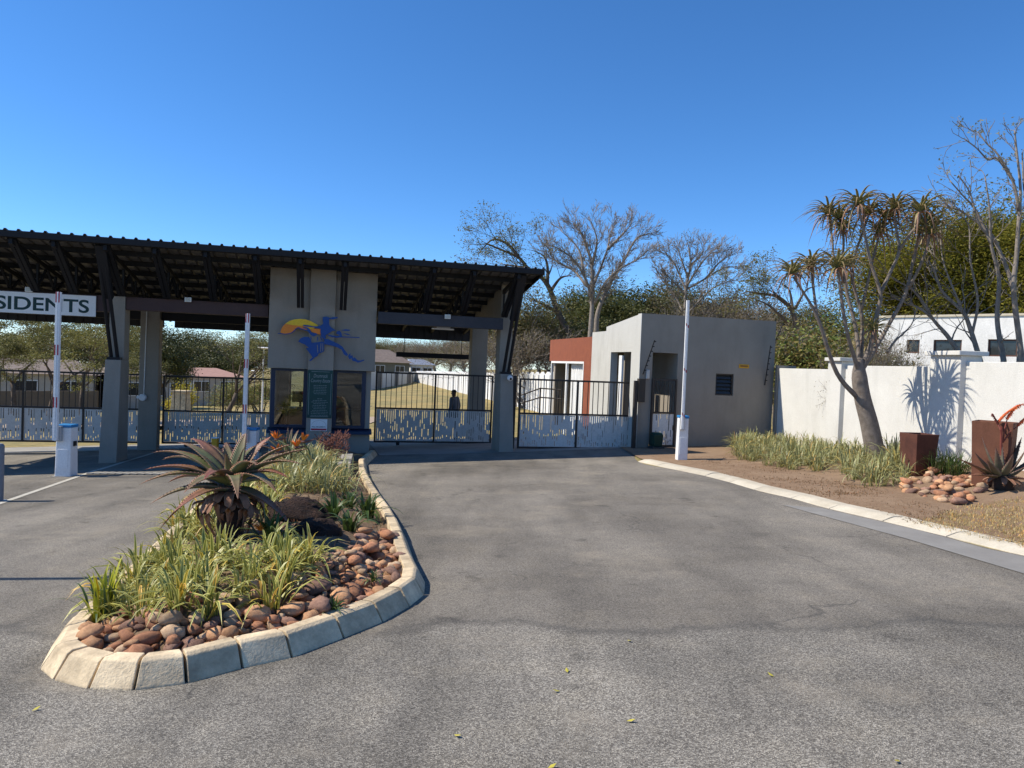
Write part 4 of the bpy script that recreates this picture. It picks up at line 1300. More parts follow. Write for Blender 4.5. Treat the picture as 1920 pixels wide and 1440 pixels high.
# ================================================================== SMALL FITTINGS
cc = thing('security_camera', fr(0.12, 0.12, 1.2), TH, 'white dome security camera on the right canopy pedestal', 'camera')
uc, zc_ = fuz(955, 709, 0.12)
m_ = MB(fr); m_.tube([(uc, 0.24, zc_ + 0.03), (uc, 0.10, zc_ + 0.03)], [0.03, 0.045], 10); m_.build('bracket', M_WHITE, cc)
bm = bmesh.new(); bmesh.ops.create_uvsphere(bm, u_segments=14, v_segments=10, radius=0.075)
me = bpy.data.meshes.new('dome'); bm.to_mesh(me); bm.free(); me.materials.append(M_WHITE)
me.polygons.foreach_set('use_smooth', [True] * len(me.polygons))
place('dome', me, world_to(cc, np.array([fr(uc, 0.06, zc_)]))[0], parent=cc)
bm = bmesh.new(); bmesh.ops.create_uvsphere(bm, u_segments=12, v_segments=8, radius=0.034)
me = bpy.data.meshes.new('lens'); bm.to_mesh(me); bm.free(); me.materials.append(M_PANE)
place('lens', me, world_to(cc, np.array([fr(uc + 0.01, 0.0, zc_ - 0.015)]))[0], parent=cc)
be = thing('alarm_bell', fr(-9.6, 3.88, 0.5), TH, 'round white alarm siren with conduit on the second left column', 'siren')
ubell, zbell = fuz(268, 745, 3.88)
m_ = MB(fr); m_.tube([(ubell, 3.897, zbell), (ubell, 3.82, zbell), (ubell, 3.80, zbell)], [0.10, 0.10, 0.07], 16); m_.build('body', M_WHITE, be)
m_ = MB(fr); m_.box(ubell - 0.16, ubell - 0.08, 3.83, 3.88, zbell - 0.03, zbell + 0.03); m_.build('horn', M_WHITE, be)
m_ = MB(fr); m_.tube([(ubell + 0.02, 3.885, zbell + 0.09), (ubell + 0.04, 3.885, 2.8)], 0.013, 6); m_.build('conduit', M_WHITE, be)
def flood(px, py, v, label):
    u, z = fuz(px, py, v)
    t = thing('floodlight', fr(u, v, z), TH, label, 'floodlight', 'floodlights on the canopy beams')
    m_ = MB(fr); m_.box(u - 0.075, u + 0.075, v - 0.05, v, z - 0.055, z + 0.055); m_.build('housing', M_WHITE, t, bevel=0.008)
    m_ = MB(fr); m_.box(u - 0.06, u + 0.06, v - 0.054, v - 0.051, z - 0.042, z + 0.042); m_.build('lens', surf('lamp_lens', (0.55, 0.55, 0.48), None, 0.3), t)
    m_ = MB(fr); m_.tube([(u, v - 0.02, z + 0.055), (u, v + 0.05, z + 0.13)], 0.01, 6); m_.build('bracket', M_BLACK, t)
flood(55, 543, 0.42, 'small pale floodlight above the RESIDENTS sign')
flood(353, 562, 0.44, 'small pale floodlight on the maroon beam left of the guardhouse')
flood(839, 594, 0.06, 'small pale floodlight on the dark beam over the middle gate')
bt_ = thing('tube_light', fr(-1.9, 0.9, 2.4), TH, 'pale twin tube light under the beam over the middle gate', 'light fitting')
u_, z_ = fuz(830, 617, 1.2)
m_ = MB(fr); m_.box(u_ - 0.3, u_ + 0.3, 1.15, 1.22, z_ - 0.02, z_ + 0.02); m_.build('tube', M_WHITE, bt_)
m_ = MB(fr); m_.box(u_ - 0.16, u_ + 0.2, 1.14, 1.23, z_ + 0.022, z_ + 0.06); m_.build('fitting', M_STEEL, bt_)
m_ = MB(fr); m_.tube([(u_, 1.19, z_ + 0.06), (u_, 1.19, 2.86)], 0.012, 6); m_.build('rod', M_BLACK, bt_)
yb = thing('yellow_bollard', tuple(at(403, 842, 17.2)), 0.1, 'short yellow square bollard behind the big aloe', 'bollard')
a = at(403, 842, 17.2)
m_ = MB(); m_.box(a[0] - 0.065, a[0] + 0.065, 17.14, 17.27, a[2] - 0.3, at(403, 822, 17.2)[2]); m_.build('post', M_YEL, yb, bevel=0.012)
m_ = MB(); zt_ = at(403, 822, 17.2)[2]; m_.box(a[0] - 0.07, a[0] + 0.07, 17.135, 17.275, zt_ + 0.001, zt_ + 0.025); m_.build('cap', M_WHITE, yb, bevel=0.006)
g0 = G(-2, 941)
pb = thing('grey_bollard', tuple(g0), 0, 'plain grey steel bollard at the left edge of the lane', 'bollard')
m_ = MB(); m_.tube([(g0[0] - 0.02, g0[1], g0[2] - 0.05), (g0[0] - 0.02, g0[1], g0[2] + 0.84), (g0[0] - 0.02, g0[1], g0[2] + 0.87)], [0.075, 0.075, 0.05], 16); m_.build('post', surf('bollard_grey', (0.20, 0.22, 0.25), None, 0.6), pb, smooth=False)
m_ = MB(); m_.tube([(g0[0] - 0.02, g0[1], g0[2]), (g0[0] - 0.02, g0[1], g0[2] + 0.02)], 0.12, 16); m_.build('base_plate', M_STEEL, pb)
# concrete slab cover on the island
cs = thing('concrete_slab', tuple(G(630, 865, 0.3)), 0.2, 'thick grey concrete slab with a rusty red front lying on the island', 'slab')
q = [G(*p, 0.22)[:2] for p in [(585, 872), (655, 880), (662, 853), (610, 846)]]
m_ = MB(); m_.hexa([(p[0], p[1], plane(*p) + 0.16) for p in q], [(p[0], p[1], plane(*p) + 0.25) for p in q]); m_.build('cover', M_CONC, cs, bevel=0.01, recalc=True)
qq = [np.array(p) for p in q]; cq = sum(qq) / 4
q2 = [cq + (p - cq) * 0.9 for p in qq]
m_ = MB(); m_.hexa([(p[0], p[1], plane(*p) - 0.05) for p in q2], [(p[0], p[1], plane(*p) + 0.158) for p in q2]); m_.build('brick_base', M_MORTAR, cs, recalc=True)

# corten planters
def planter(label, x, y, z, w0, w1, h, rz, mat):
    t = thing('planter', (x, y, z), rz, label, 'planter')
    def L(*p):
        c, s_ = math.cos(rz), math.sin(rz)
        return (x + c * p[0] - s_ * p[1], y + s_ * p[0] + c * p[1], z + p[2])
    a, b = w0 / 2, w1 / 2
    m_ = MB(L)
    th = 0.02
    m_.v = []
    ring = lambda r, zz: [L(-r, -r, zz), L(r, -r, zz), L(r, r, zz), L(-r, r, zz)]
    vs = ring(a, -0.1) + ring(b, h) + ring(b - th, h) + ring(b - th - 0.02, h - 0.12)
    m_.fr = None
    m_.add(vs, [(0, 1, 5, 4), (1, 2, 6, 5), (2, 3, 7, 6), (3, 0, 4, 7), (4, 5, 9, 8), (5, 6, 10, 9), (6, 7, 11, 10), (7, 4, 8, 11), (8, 9, 13, 12), (9, 10, 14, 13), (10, 11, 15, 14), (11, 8, 12, 15), (3, 2, 1, 0)])
    m_.build('pot', mat, t, bevel=0.006)
    m_ = MB(L); m_.sheet([(-b + 0.045, -b + 0.045, h - 0.11), (b - 0.045, -b + 0.045, h - 0.11), (b - 0.045, b - 0.045, h - 0.11), (-b + 0.045, b - 0.045, h - 0.11)])
    m_.build('soil', M_SOIL, t)
    return t
p1 = G(1720, 898, 0.1)
planter('dark rust-red square tapered planter, nearer the aloe tree', p1[0] + 0.1, p1[1] + 0.2, p1[2], 0.33, 0.42, 0.74, rad(11), M_RUST)
p2 = G(1856, 918, 0.1)
planter('tall orange-brown square planter at the right edge behind the flowering aloe', p2[0] + 0.12, p2[1] + 0.15, p2[2], 0.44, 0.52, 1.0, rad(-41), M_RUSTL)
#@@VEG
# ================================================================== PLANTS: makers
def leaf_quads(C, rng, size, flat=0.35, aspect=0.45, droop=0.0):
    """diamond leaves centred on the points C"""
    n = len(C)
    nrm = rng.normal(size=(n, 3)); nrm[:, 2] = np.abs(nrm[:, 2]) + flat
    nrm /= np.linalg.norm(nrm, axis=1)[:, None]
    t = rng.normal(size=(n, 3)); t[:, 2] -= droop
    t -= nrm * (t * nrm).sum(1)[:, None]
    t /= np.linalg.norm(t, axis=1)[:, None] + 1e-9
    b = np.cross(nrm, t)
    L = size * rng.uniform(0.6, 1.35, n)[:, None]
    w = L * aspect
    V = np.empty((n, 4, 3))
    V[:, 0] = C - t * L * 0.5
    V[:, 1] = C + b * w * 0.5 + t * L * 0.05
    V[:, 2] = C + t * L * 0.5 + nrm * L * 0.08
    V[:, 3] = C - b * w * 0.5 + t * L * 0.05
    return V.reshape(-1, 3), np.arange(n * 4).reshape(n, 4)

def grow(rnd, p, d, L, r, lvl, S, paths, tips):
    n = S.get('seg', 4)
    pts, rs = [p.copy()], [r]
    rend = r * S.get('taper', 0.62)
    wob = S.get('wob', 0.16)
    for i in range(n):
        d = (d + Vector((rnd.gauss(0, wob), rnd.gauss(0, wob), rnd.gauss(0, wob * 0.7))) + Vector((0, 0, S.get('up', 0.05) if lvl else 0.0))).normalized()
        p = p + d * (L / n)
        pts.append(p.copy()); rs.append(r + (rend - r) * (i + 1) / n)
    paths.append((pts, rs, lvl))
    if lvl >= S['levels']:
        tips.append((p, d)); return
    k = rnd.choice(S['kids'][min(lvl, len(S['kids']) - 1)])
    az0 = rnd.uniform(0, 6.28)
    for c in range(k):
        lead = c == 0 and rnd.random() < S.get('lead', 0.8)
        a = rnd.uniform(*S['ang']) * (0.45 if lead else 1.0)
        if lvl == 0 and 'ang0' in S:
            a = rnd.uniform(*S['ang0'])
        az = az0 + 6.28 * c / k + rnd.uniform(-0.5, 0.5)
        x = d.orthogonal().normalized(); y = d.cross(x)
        nd = (d * math.cos(a) + (x * math.cos(az) + y * math.sin(az)) * math.sin(a))
        nd.z *= S.get('squash', 1.0); nd.normalize()
        j = n if (lead or lvl == 0) else rnd.randint(max(1, n // 2), n)
        f = rnd.uniform(*S['ratio'])
        grow(rnd, pts[j], nd, L * f, max(0.004, rs[j] * rnd.uniform(0.62, 0.8)), lvl + 1, S, paths, tips)
def tree_meshes(seed, S, leaf=None, bark=None, leafm=None):
    rnd = random.Random(seed)
    rng = np.random.default_rng(seed)
    paths, tips = [], []
    lean = S.get('lean', (0, 0))
    for s in range(S.get('stems', 1)):
        d0 = Vector((lean[0] + rnd.uniform(-1, 1) * S.get('stemspread', 0), lean[1] + rnd.uniform(-1, 1) * S.get('stemspread', 0), 1)).normalized()
        grow(rnd, Vector((rnd.uniform(-0.15, 0.15) * (S.get('stems', 1) > 1), rnd.uniform(-0.15, 0.15) * (S.get('stems', 1) > 1), -0.15)), d0, S['trunk'], S['r'], 0, S, paths, tips)
    hh = max(max(p.z for p in pts) for pts, _, _ in paths)
    kk = S['H'] / hh
    paths = [([p * kk for p in pts], [max(0.006 if lvl > 3 else 0.0, r * kk) for r in rs], lvl) for pts, rs, lvl in paths]
    tips = [(p * kk, d) for p, d in tips]
    m_ = MB()
    for pts, rs, lvl in paths:
        m_.tube([tuple(p) for p in pts], rs, 8 if lvl == 0 else (6 if lvl < 2 else (4 if lvl < 4 else 3)), cap=lvl < 2)
    me = bpy.data.meshes.new('trunk')
    me.from_pydata(m_.v, [], m_.f)
    me.materials.append(bark)
    me.polygons.foreach_set('use_smooth', [True] * len(me.polygons))
    H = max(max(p.z for p in pts) for pts, _, _ in paths)
    crown = None
    if leaf:
        T = np.array([tuple(t[0]) for t in tips])
        if leaf.get('inner'):
            ex = [tuple(p) for pts, rs, lvl in paths if lvl >= S['levels'] - leaf['inner'] for p in pts[1:]]
            T = np.concatenate([T, np.array(ex)])
        if leaf.get('keep', 1) < 1:
            T = T[rng.random(len(T)) < leaf['keep']]
        n = leaf['n']
        idx = rng.integers(0, len(T), n)
        C = T[idx] + rng.normal(size=(n, 3)) * np.array(leaf['spread'])
        V, Fq = leaf_quads(C, rng, leaf['size'], leaf.get('flat', 0.4), leaf.get('aspect', 0.45), leaf.get('droop', 0))
        crown = mesh_np('crown', V, Fq, leafm)
        H = max(H, float(C[:, 2].max()))
    return me, crown, H
class Kind:
    def __init__(s, seed, S, leaf, bark, leafm):
        s.trunk, s.crown, s.H = tree_meshes(seed, S, leaf, bark, leafm)
    def put(s, name, px, Y, ytop, label, cat='tree', group=None, rz=0.0, wide=1.0, zbase=None):
        p = at(px, ytop, Y)
        zb = ground_z(p[0], Y) if zbase is None else zbase
        k = (p[2] - zb) / s.H
        t = thing(name, (p[0], p[1], zb), rz, label, cat, group)
        t.scale = (k * wide, k * wide, k)
        place('trunk', s.trunk, parent=t)
        if s.crown:
            place('crown', s.crown, parent=t)
        return t

LM_AC = leafmat('acacia_leaves', [(0.15, 0.165, 0.045), (0.22, 0.21, 0.06), (0.11, 0.125, 0.038), (0.27, 0.235, 0.08)], 0.6, 0.3)
LM_DK = leafmat('dark_leaves', [(0.050, 0.070, 0.024), (0.095, 0.11, 0.034), (0.15, 0.145, 0.045), (0.060, 0.075, 0.026)], 0.5, 0.25)
LM_YG = leafmat('olive_leaves', [(0.18, 0.19, 0.028), (0.28, 0.26, 0.04), (0.36, 0.31, 0.05), (0.12, 0.14, 0.024)], 0.45, 0.42)
LM_DRY = leafmat('dry_leaves', [(0.21, 0.175, 0.10), (0.15, 0.14, 0.065), (0.27, 0.21, 0.11), (0.14, 0.095, 0.065), (0.18, 0.165, 0.06)], 0.7, 0.2)
LM_MIX = leafmat('sparse_leaves', [(0.13, 0.145, 0.05), (0.24, 0.21, 0.07), (0.10, 0.115, 0.045), (0.20, 0.155, 0.075), (0.16, 0.13, 0.09)], 0.6, 0.3)
LM_PALE = leafmat('pale_tip_leaves', [(0.24, 0.26, 0.15), (0.32, 0.32, 0.19), (0.18, 0.20, 0.10)], 0.6, 0.35)
LM_BUSH = leafmat('bush_leaves', [(0.11, 0.16, 0.035), (0.20, 0.235, 0.06), (0.16, 0.11, 0.035), (0.27, 0.23, 0.07)], 0.5, 0.3)
LM_YFL = leafmat('yellow_leaves', [(0.55, 0.44, 0.03), (0.46, 0.40, 0.04), (0.22, 0.24, 0.04)], 0.5, 0.3)

S_AC = dict(H=7.0, levels=5, trunk=1.6, r=0.10, kids=[(3, 4), (2, 3), (2, 3), (3,), (2, 3)], ang=(0.35, 0.75), ang0=(0.45, 0.8), ratio=(0.66, 0.9), up=0.02, squash=0.8, wob=0.14, seg=3)
K_AC = Kind(11, S_AC, dict(n=24000, spread=(0.30, 0.30, 0.10), size=0.11, flat=0.9), M_BARKD, LM_AC)
K_AC2 = Kind(12, dict(S_AC, trunk=1.2, ang0=(0.3, 0.6), H=7.5), dict(n=8000, spread=(0.24, 0.24, 0.10), size=0.10, flat=0.8, keep=0.75), M_BARKD, LM_AC)
S_DN = dict(H=8.0, levels=4, trunk=1.3, r=0.10, kids=[(4, 5), (3, 4), (3, 4), (3,)], ang=(0.35, 0.9), ang0=(0.3, 1.1), ratio=(0.6, 0.85), up=0.06, wob=0.15, seg=3)
K_DN = Kind(21, S_DN, dict(n=34000, spread=(0.45, 0.45, 0.32), size=0.17, flat=0.5, inner=1), M_BARKD, LM_DK)
K_DN2 = Kind(22, dict(S_DN, trunk=0.9), dict(n=24000, spread=(0.45, 0.45, 0.30), size=0.15, flat=0.5, inner=1), M_BARK, LM_MIX)
K_YG = Kind(31, dict(S_DN, H=10.0, trunk=1.0, kids=[(5, 6), (4,), (4,), (3, 4)]), dict(n=90000, spread=(0.34, 0.34, 0.26), size=0.13, flat=0.7, inner=2), M_BARKD, LM_YG)
S_BR = dict(H=9.0, levels=8, trunk=1.9, r=0.09, kids=[(3, 4), (2, 3), (2, 3), (2, 3), (2, 3), (2,), (2,), (2,)], ang=(0.22, 0.60), ang0=(0.3, 0.65), ratio=(0.66, 0.86), up=0.045, wob=0.11, seg=3)
K_BR = Kind(43, S_BR, dict(n=260, spread=(0.1, 0.1, 0.1), size=0.12, keep=0.25), M_BARK, LM_DRY)
K_BR2 = Kind(44, dict(S_BR, H=7.5, trunk=1.2, ang=(0.25, 0.7)), dict(n=1100, spread=(0.15, 0.15, 0.1), size=0.10, keep=0.3), M_BARK, LM_DRY)
K_SC = Kind(51, dict(S_BR, H=6.0, levels=6, trunk=0.7, stems=5, stemspread=0.5, r=0.035, kids=[(3, 4), (3,), (3,), (2, 3), (2,), (2,)], ang=(0.3, 0.8)), dict(n=9000, spread=(0.25, 0.25, 0.22), size=0.09, inner=1), M_BARK, LM_DRY)
K_LN = Kind(61, dict(H=8.0, levels=6, trunk=2.2, r=0.12, lean=(-0.42, 0), kids=[(2, 3), (2, 3), (3,), (2, 3), (2,), (2,)], ang=(0.3, 0.7), ang0=(0.3, 0.6), ratio=(0.66, 0.9), up=0.03, squash=0.85, wob=0.16, seg=3), dict(n=9000, spread=(0.2, 0.2, 0.12), size=0.11, keep=0.7), M_BARKD, LM_MIX)
K_BU = Kind(81, dict(H=3.5, levels=3, trunk=0.5, r=0.02, stems=6, stemspread=0.7, kids=[(3, 4), (3,), (3,)], ang=(0.3, 0.9), ratio=(0.6, 0.9), up=0.05, wob=0.15, seg=3), dict(n=9000, spread=(0.26, 0.26, 0.22), size=0.13, inner=1), M_BARK, LM_BUSH)
K_YB = Kind(82, dict(H=1.6, levels=3, trunk=0.4, r=0.015, stems=5, stemspread=0.8, kids=[(3, 4), (3,), (2, 3)], ang=(0.3, 0.9), ratio=(0.6, 0.9), up=0.02, wob=0.15, seg=3), dict(n=3500, spread=(0.12, 0.12, 0.08), size=0.10, inner=1), M_BARK, LM_YFL)

# ------------------------------------------------------------------ trees behind the gates
WG = 'trees in the wood behind the lawn'
K_AC.put('acacia_tree', 165, 33, 565, 'spreading thorn tree with reddish trunk behind the leftmost gate', rz=0.4)
K_AC.put('acacia_tree', 95, 36, 575, 'dark-trunked spreading thorn tree left of centre in the leftmost bay', rz=2.1)
K_AC.put('acacia_tree', 25, 40, 560, 'spreading thorn tree at the left edge of the photo', rz=4.0, wide=1.1)
K_DN.put('leafy_tree', 318, 52, 590, 'dense green tree just right of the second left column', rz=1.0)
K_AC2.put('acacia_tree', 428, 42, 578, 'thin-leaved vase-shaped tree left of the guardhouse', rz=0.7, wide=1.15)
for i, (px, Y, yt, kk, rz, w) in enumerate([(-60, 88, 590, K_DN, 0.3, 1.2), (60, 95, 596, K_DN2, 1.3, 1.3), (170, 90, 600, K_DN, 2.2, 1.3), (265, 100, 604, K_DN2, 4.1, 1.3), (345, 96, 606, K_DN, 5.0, 1.4),
                                            (410, 110, 612, K_DN2, 0.9, 1.5), (470, 100, 618, K_DN, 3.0, 1.3), (540, 120, 622, K_DN2, 2.0, 1.5), (620, 125, 628, K_DN, 1.1, 1.5),
                                            (700, 165, 622, K_DN2, 0.2, 1.4), (745, 170, 628, K_DN2, 3.3, 1.4), (790, 160, 632, K_SC, 1.9, 1.6), (845, 150, 626, K_DN2, 5.4, 1.3), (895, 125, 618, K_SC, 0.6, 1.5), (720, 175, 640, K_DN, 1.2, 1.5), (820, 170, 634, K_DN2, 2.2, 1.5), (870, 140, 640, K_DN2, 4.4, 1.3), (940, 96, 600, K_DN2, 2.5, 1.2),
                                            (-140, 84, 580, K_DN2, 2.9, 1.2), (-230, 90, 580, K_DN, 0.9, 1.3)]):
    kk.put('wood_tree', px, Y, yt, 'distant leafy tree in the wood behind the lawn and houses', group=WG, rz=rz, wide=w)
# right of the canopy roof
K_DN.put('leafy_tree', 1180, 50, 508, 'dark leafy tree between the two bare trees', rz=0.2, wide=1.2)
K_DN.put('leafy_tree', 1080, 52, 530, 'dark leafy tree low behind the tall bare tree', rz=2.2, wide=1.2)
K_DN2.put('leafy_tree', 985, 44, 520, 'mixed green tree beside the right end of the canopy', rz=1.2, wide=1.1)
K_SC.put('dry_tree', 1010, 42, 600, 'dry brown thicket behind the white pale fence', rz=0.5, wide=1.5)
K_SC.put('dry_tree', 1065, 46, 590, 'dry brown thicket behind the brick store', rz=3.5, wide=1.5)
K_DN.put('leafy_tree', 1135, 48, 535, 'dark leafy tree just above the office parapet step', rz=2.5, wide=1.2)
K_DN.put('leafy_tree', 1240, 54, 500, 'dark leafy tree under the left side of the twiggy bare tree', rz=4.2, wide=1.1)
K_DN2.put('leafy_tree', 1335, 50, 520, 'yellow-green leafy tree behind the middle of the office roof', rz=3.1, wide=1.2)
K_SC.put('dry_tree', 1385, 44, 525, 'dry twiggy tree behind the right part of the office roof', rz=1.5, wide=1.3)
K_DN2.put('leafy_tree', 1420, 56, 540, 'pale green tree low behind the office roof corner', rz=5.1, wide=1.3)
K_DN.put('leafy_tree', 1545, 60, 555, 'dark tree far behind the aloe tree trunk', rz=5.6, wide=1.4)
K_BU.put('leafy_bush', 1505, 27, 612, 'green and rust leafy bush behind the wall next to the office', cat='bush', rz=0.3, wide=1.1)
K_BU.put('leafy_bush', 1553, 26, 590, 'green leafy bush behind the wall beside the first pillar', cat='bush', rz=2.3, wide=1.1)
K_SC.put('dry_bush', 1475, 30, 600, 'dry brown bush against the office corner behind the wall', cat='bush', rz=1.3, wide=1.0)
K_YG.put('evergreen_tree', 1815, 40, 345, 'large dense olive-green tree behind the white house', rz=0.4, wide=1.1)
K_YG.put('evergreen_tree', 1945, 40, 345, 'dense olive-green tree at the right edge of the photo', rz=2.4, wide=1.1)
K_YG.put('evergreen_tree', 1718, 46, 448, 'smaller dense olive-green tree left of the large one', rz=4.4, wide=1.0)
def traced_tree(label, limbs, Y, seed, r0, twig, org=(1420, 200), scl=2.88, name='multi_stem_tree', zbase=0.2, bark=None, leafm=None):
    """tree whose main limbs follow the photograph; twigs grow from them"""
    bark = bark or M_BARK; leafm = leafm or LM_PALE
    rnd_ = random.Random(seed); rng = np.random.default_rng(seed)
    P = [[at(org[0] + x / scl, org[1] + y / scl, Y + dy) for x, y, dy in lm] for lm in limbs]
    b0 = P[0][0]
    if zbase is None:
        zbase = ground_z(b0[0], b0[1])
    t = thing(name, (b0[0], b0[1], zbase), 0, label, 'tree')
    paths, tips = [], []
    m_ = MB()
    rmin = twig.get('rmin', 0.012)
    TS = dict(levels=twig.get('levels', 2), kids=twig.get('kids', [(2,), (1, 2)]), ang=(0.2, 0.62), ratio=(0.62, 0.9), up=twig.get('up', 0.05), wob=0.13, seg=3)
    for li, lm in enumerate(P):
        C = smooth_line(lm, 5); n = len(C)
        main = li < twig['mains']
        ra = r0 if main else r0 * 0.55
        if main:
            C = [np.array([C[0][0], C[0][1], zbase - 0.2])] + C; n += 1
        rs = [max(rmin, ra * (1 - 0.8 * k / (n - 1))) for k in range(n)]
        m_.tube([tuple(c) for c in C], rs, 8)
        for k in range(twig.get('from', 3) if main else 2, n):
            for _ in range(twig.get('per', 1)):
                if rnd_.random() > twig['p']:
                    continue
                d = Vector(C[k] - C[k - 1]).normalized()
                d = (d + Vector((rnd_.gauss(0, 0.55), rnd_.gauss(0, 0.55), rnd_.gauss(0.1, 0.35)))).normalized()
                grow(rnd_, Vector(C[k]), d, rnd_.uniform(*twig.get('L', (0.25, 0.5))), max(rmin * 0.6, rs[k] * 0.4), 0, TS, paths, tips)
        tips.append((Vector(C[-1]), Vector((0, 0, 1))))
    m_.build('trunk', bark, t, smooth=True)
    m_ = MB()
    for pts, rs, lvl in paths:
        m_.tube([tuple(p) for p in pts], [max(rmin * 0.45, r) for r in rs], 4 if lvl < 2 else 3, cap=False)
    o_ = m_.build('twigs', bark, t, smooth=True); o_['kind'] = 'stuff'
    T = np.array([tuple(p) for p, d in tips if p.z > twig['leafz']])
    if len(T):
        n = twig['leaves']
        C = T[rng.integers(0, len(T), n)] + rng.normal(size=(n, 3)) * np.array(twig.get('spread', (0.06, 0.06, 0.03)))
        V, Fq = leaf_quads(C, rng, twig.get('lsize', 0.07), 1.0, 0.45)
        place('leaves', mesh_np('leaves', world_to(t, V), Fq, leafm), parent=t)
traced_tree('tall bare multi-stem tree with a few pale leaf tufts at the right edge', [
    [(1432, 1380, 0), (1400, 1150, 0), (1372, 950, .1), (1290, 740, .2), (1235, 660, .2), (1150, 600, .3), (1070, 545, .3)],
    [(1420, 1300, 0), (1385, 1000, -.2), (1400, 800, -.2), (1412, 600, -.2), (1420, 430, -.1), (1398, 220, 0), (1390, 130, 0)],
    [(1330, 1370, .3), (1295, 1150, .3), (1305, 930, .2), (1262, 740, .1), (1255, 560, 0), (1230, 380, 0)],
    [(1500, 1300, 0), (1480, 1000, 0), (1470, 700, 0), (1440, 430, 0), (1430, 250, .1)],
    [(1412, 560, -.2), (1380, 400, -.2), (1300, 260, -.2), (1240, 200, -.1), (1190, 135, 0)],
    [(1385, 405, -.2), (1300, 282, 0), (1245, 285, .1), (1185, 225, .1), (1120, 175, .1)],
    [(1300, 740, .2), (1200, 640, .1), (1150, 470, .1), (1085, 370, .1)],
    [(1262, 740, .1), (1180, 560, .2), (1110, 480, .2), (1040, 400, .2)]], 14.6, 5, 0.055, dict(mains=4, p=0.45, leafz=4.6, leaves=520, L=(0.12, 0.3)))
traced_tree('bare slanting multi-stem tree behind the wall in front of the white house', [
    [(1205, 1375, 0), (1150, 1200, 0), (1110, 1110, 0), (1000, 1000, .1), (960, 900, .1), (925, 830, .1)],
    [(1090, 1330, .2), (1020, 1230, .2), (950, 1150, .2), (850, 1000, .2), (740, 935, .2)],
    [(1160, 1230, 0), (1190, 1050, -.1), (1150, 830, -.1), (1140, 640, 0), (1060, 560, 0)],
    [(950, 1150, .2), (880, 1090, .2), (800, 1060, .3), (720, 1020, .3)],
    [(1110, 1110, 0), (1060, 990, 0), (1000, 820, .1), (990, 640, .2)],
    [(700, 1330, .1), (740, 1270, .1), (830, 1180, .2), (860, 1090, .2)]], 15.4, 9, 0.055, dict(mains=2, p=0.55, leafz=9.0, leaves=1))
BT = dict(org=(880, 375), scl=2.048, zbase=None)
TW = dict(levels=4, kids=[(2, 3), (2,), (2,), (1, 2)], L=(0.18, 0.45), rmin=0.018, up=0.05)
traced_tree('tall leafless grey tree rising behind the brick store', [
    [(465, 520, 0), (470, 440, 0), (472, 380, 0), (470, 250, 0), (450, 180, .3), (430, 130, .3), (400, 90, .5)],
    [(487, 512, .4), (492, 440, .4), (512, 380, .4), (550, 300, .3), (590, 240, .2), (640, 150, 0), (690, 130, 0)],
    [(472, 380, 0), (440, 290, -.6), (400, 230, -.8), (350, 190, -1), (300, 170, -1)],
    [(475, 330, 0), (500, 270, .6), (530, 190, .8), (540, 140, 1), (556, 85, 1)],
    [(480, 400, 0), (520, 320, -.7), (570, 270, -.9), (640, 230, -1), (690, 190, -1)],
    [(450, 330, 0), (400, 270, .8), (340, 240, 1), (310, 210, 1.2)],
    [(530, 190, .8), (590, 130, .5), (625, 90, .4)], [(470, 250, 0), (490, 160, -.5), (470, 85, -.7)], [(440, 290, -.6), (420, 190, -.2), (350, 115, 0)]],
    40, 3, 0.15, dict(TW, mains=2, p=1.0, per=2, leafz=99, leaves=0, **{'from': 9}), name='bare_tree', **BT)
traced_tree('leafless twiggy tree behind the office roof', [
    [(830, 450, 0), (832, 340, 0), (850, 250, 0), (840, 180, 0)],
    [(832, 350, 0), (800, 270, .5), (770, 220, .6), (735, 200, .7)],
    [(835, 330, 0), (880, 260, -.4), (920, 210, -.5), (960, 200, -.5)],
    [(832, 345, 0), (910, 300, .4), (980, 260, .6), (1040, 258, .6)],
    [(830, 365, 0), (780, 310, -.5), (730, 262, -.7)], [(850, 250, 0), (890, 212, .4), (900, 185, .4)], [(910, 300, .4), (960, 240, 0), (1000, 215, 0)], [(820, 430, .3), (790, 370, .8), (760, 330, 1), (730, 300, 1.2)], [(845, 430, -.3), (900, 370, -.8), (950, 330, -1), (1010, 310, -1.2)], [(840, 300, 0), (815, 230, 0), (800, 190, .2)]],
    42, 8, 0.12, dict(TW, mains=1, p=1.0, per=2, L=(0.2, 0.45), leafz=2.5, leaves=900, lsize=0.10, spread=(0.12, 0.12, 0.1), **{'from': 6}), name='bare_tree', leafm=LM_DRY, **BT)
traced_tree('dark-limbed tree leaning left over the end of the canopy roof', [
    [(392, 530, 0), (340, 430, 0), (312, 350, 0), (280, 300, 0), (225, 262, 0), (190, 222, 0), (120, 190, -.2), (60, 165, -.3)],
    [(300, 330, 0), (300, 255, .4), (285, 215, .4), (250, 195, .5)],
    [(225, 262, 0), (180, 255, .4), (120, 245, .6)], [(190, 222, 0), (150, 172, 0), (90, 152, 0), (35, 205, 0)], [(312, 350, 0), (350, 300, -.4), (390, 290, -.6)], [(340, 430, 0), (280, 400, -.5), (220, 370, -.7)]],
    44, 6, 0.20, dict(TW, mains=1, levels=3, p=0.6, L=(0.5, 1.0), leafz=1.5, leaves=5200, lsize=0.13, spread=(0.22, 0.22, 0.10), **{'from': 8}), name='leaning_tree', bark=M_BARKD, leafm=LM_AC, **BT)
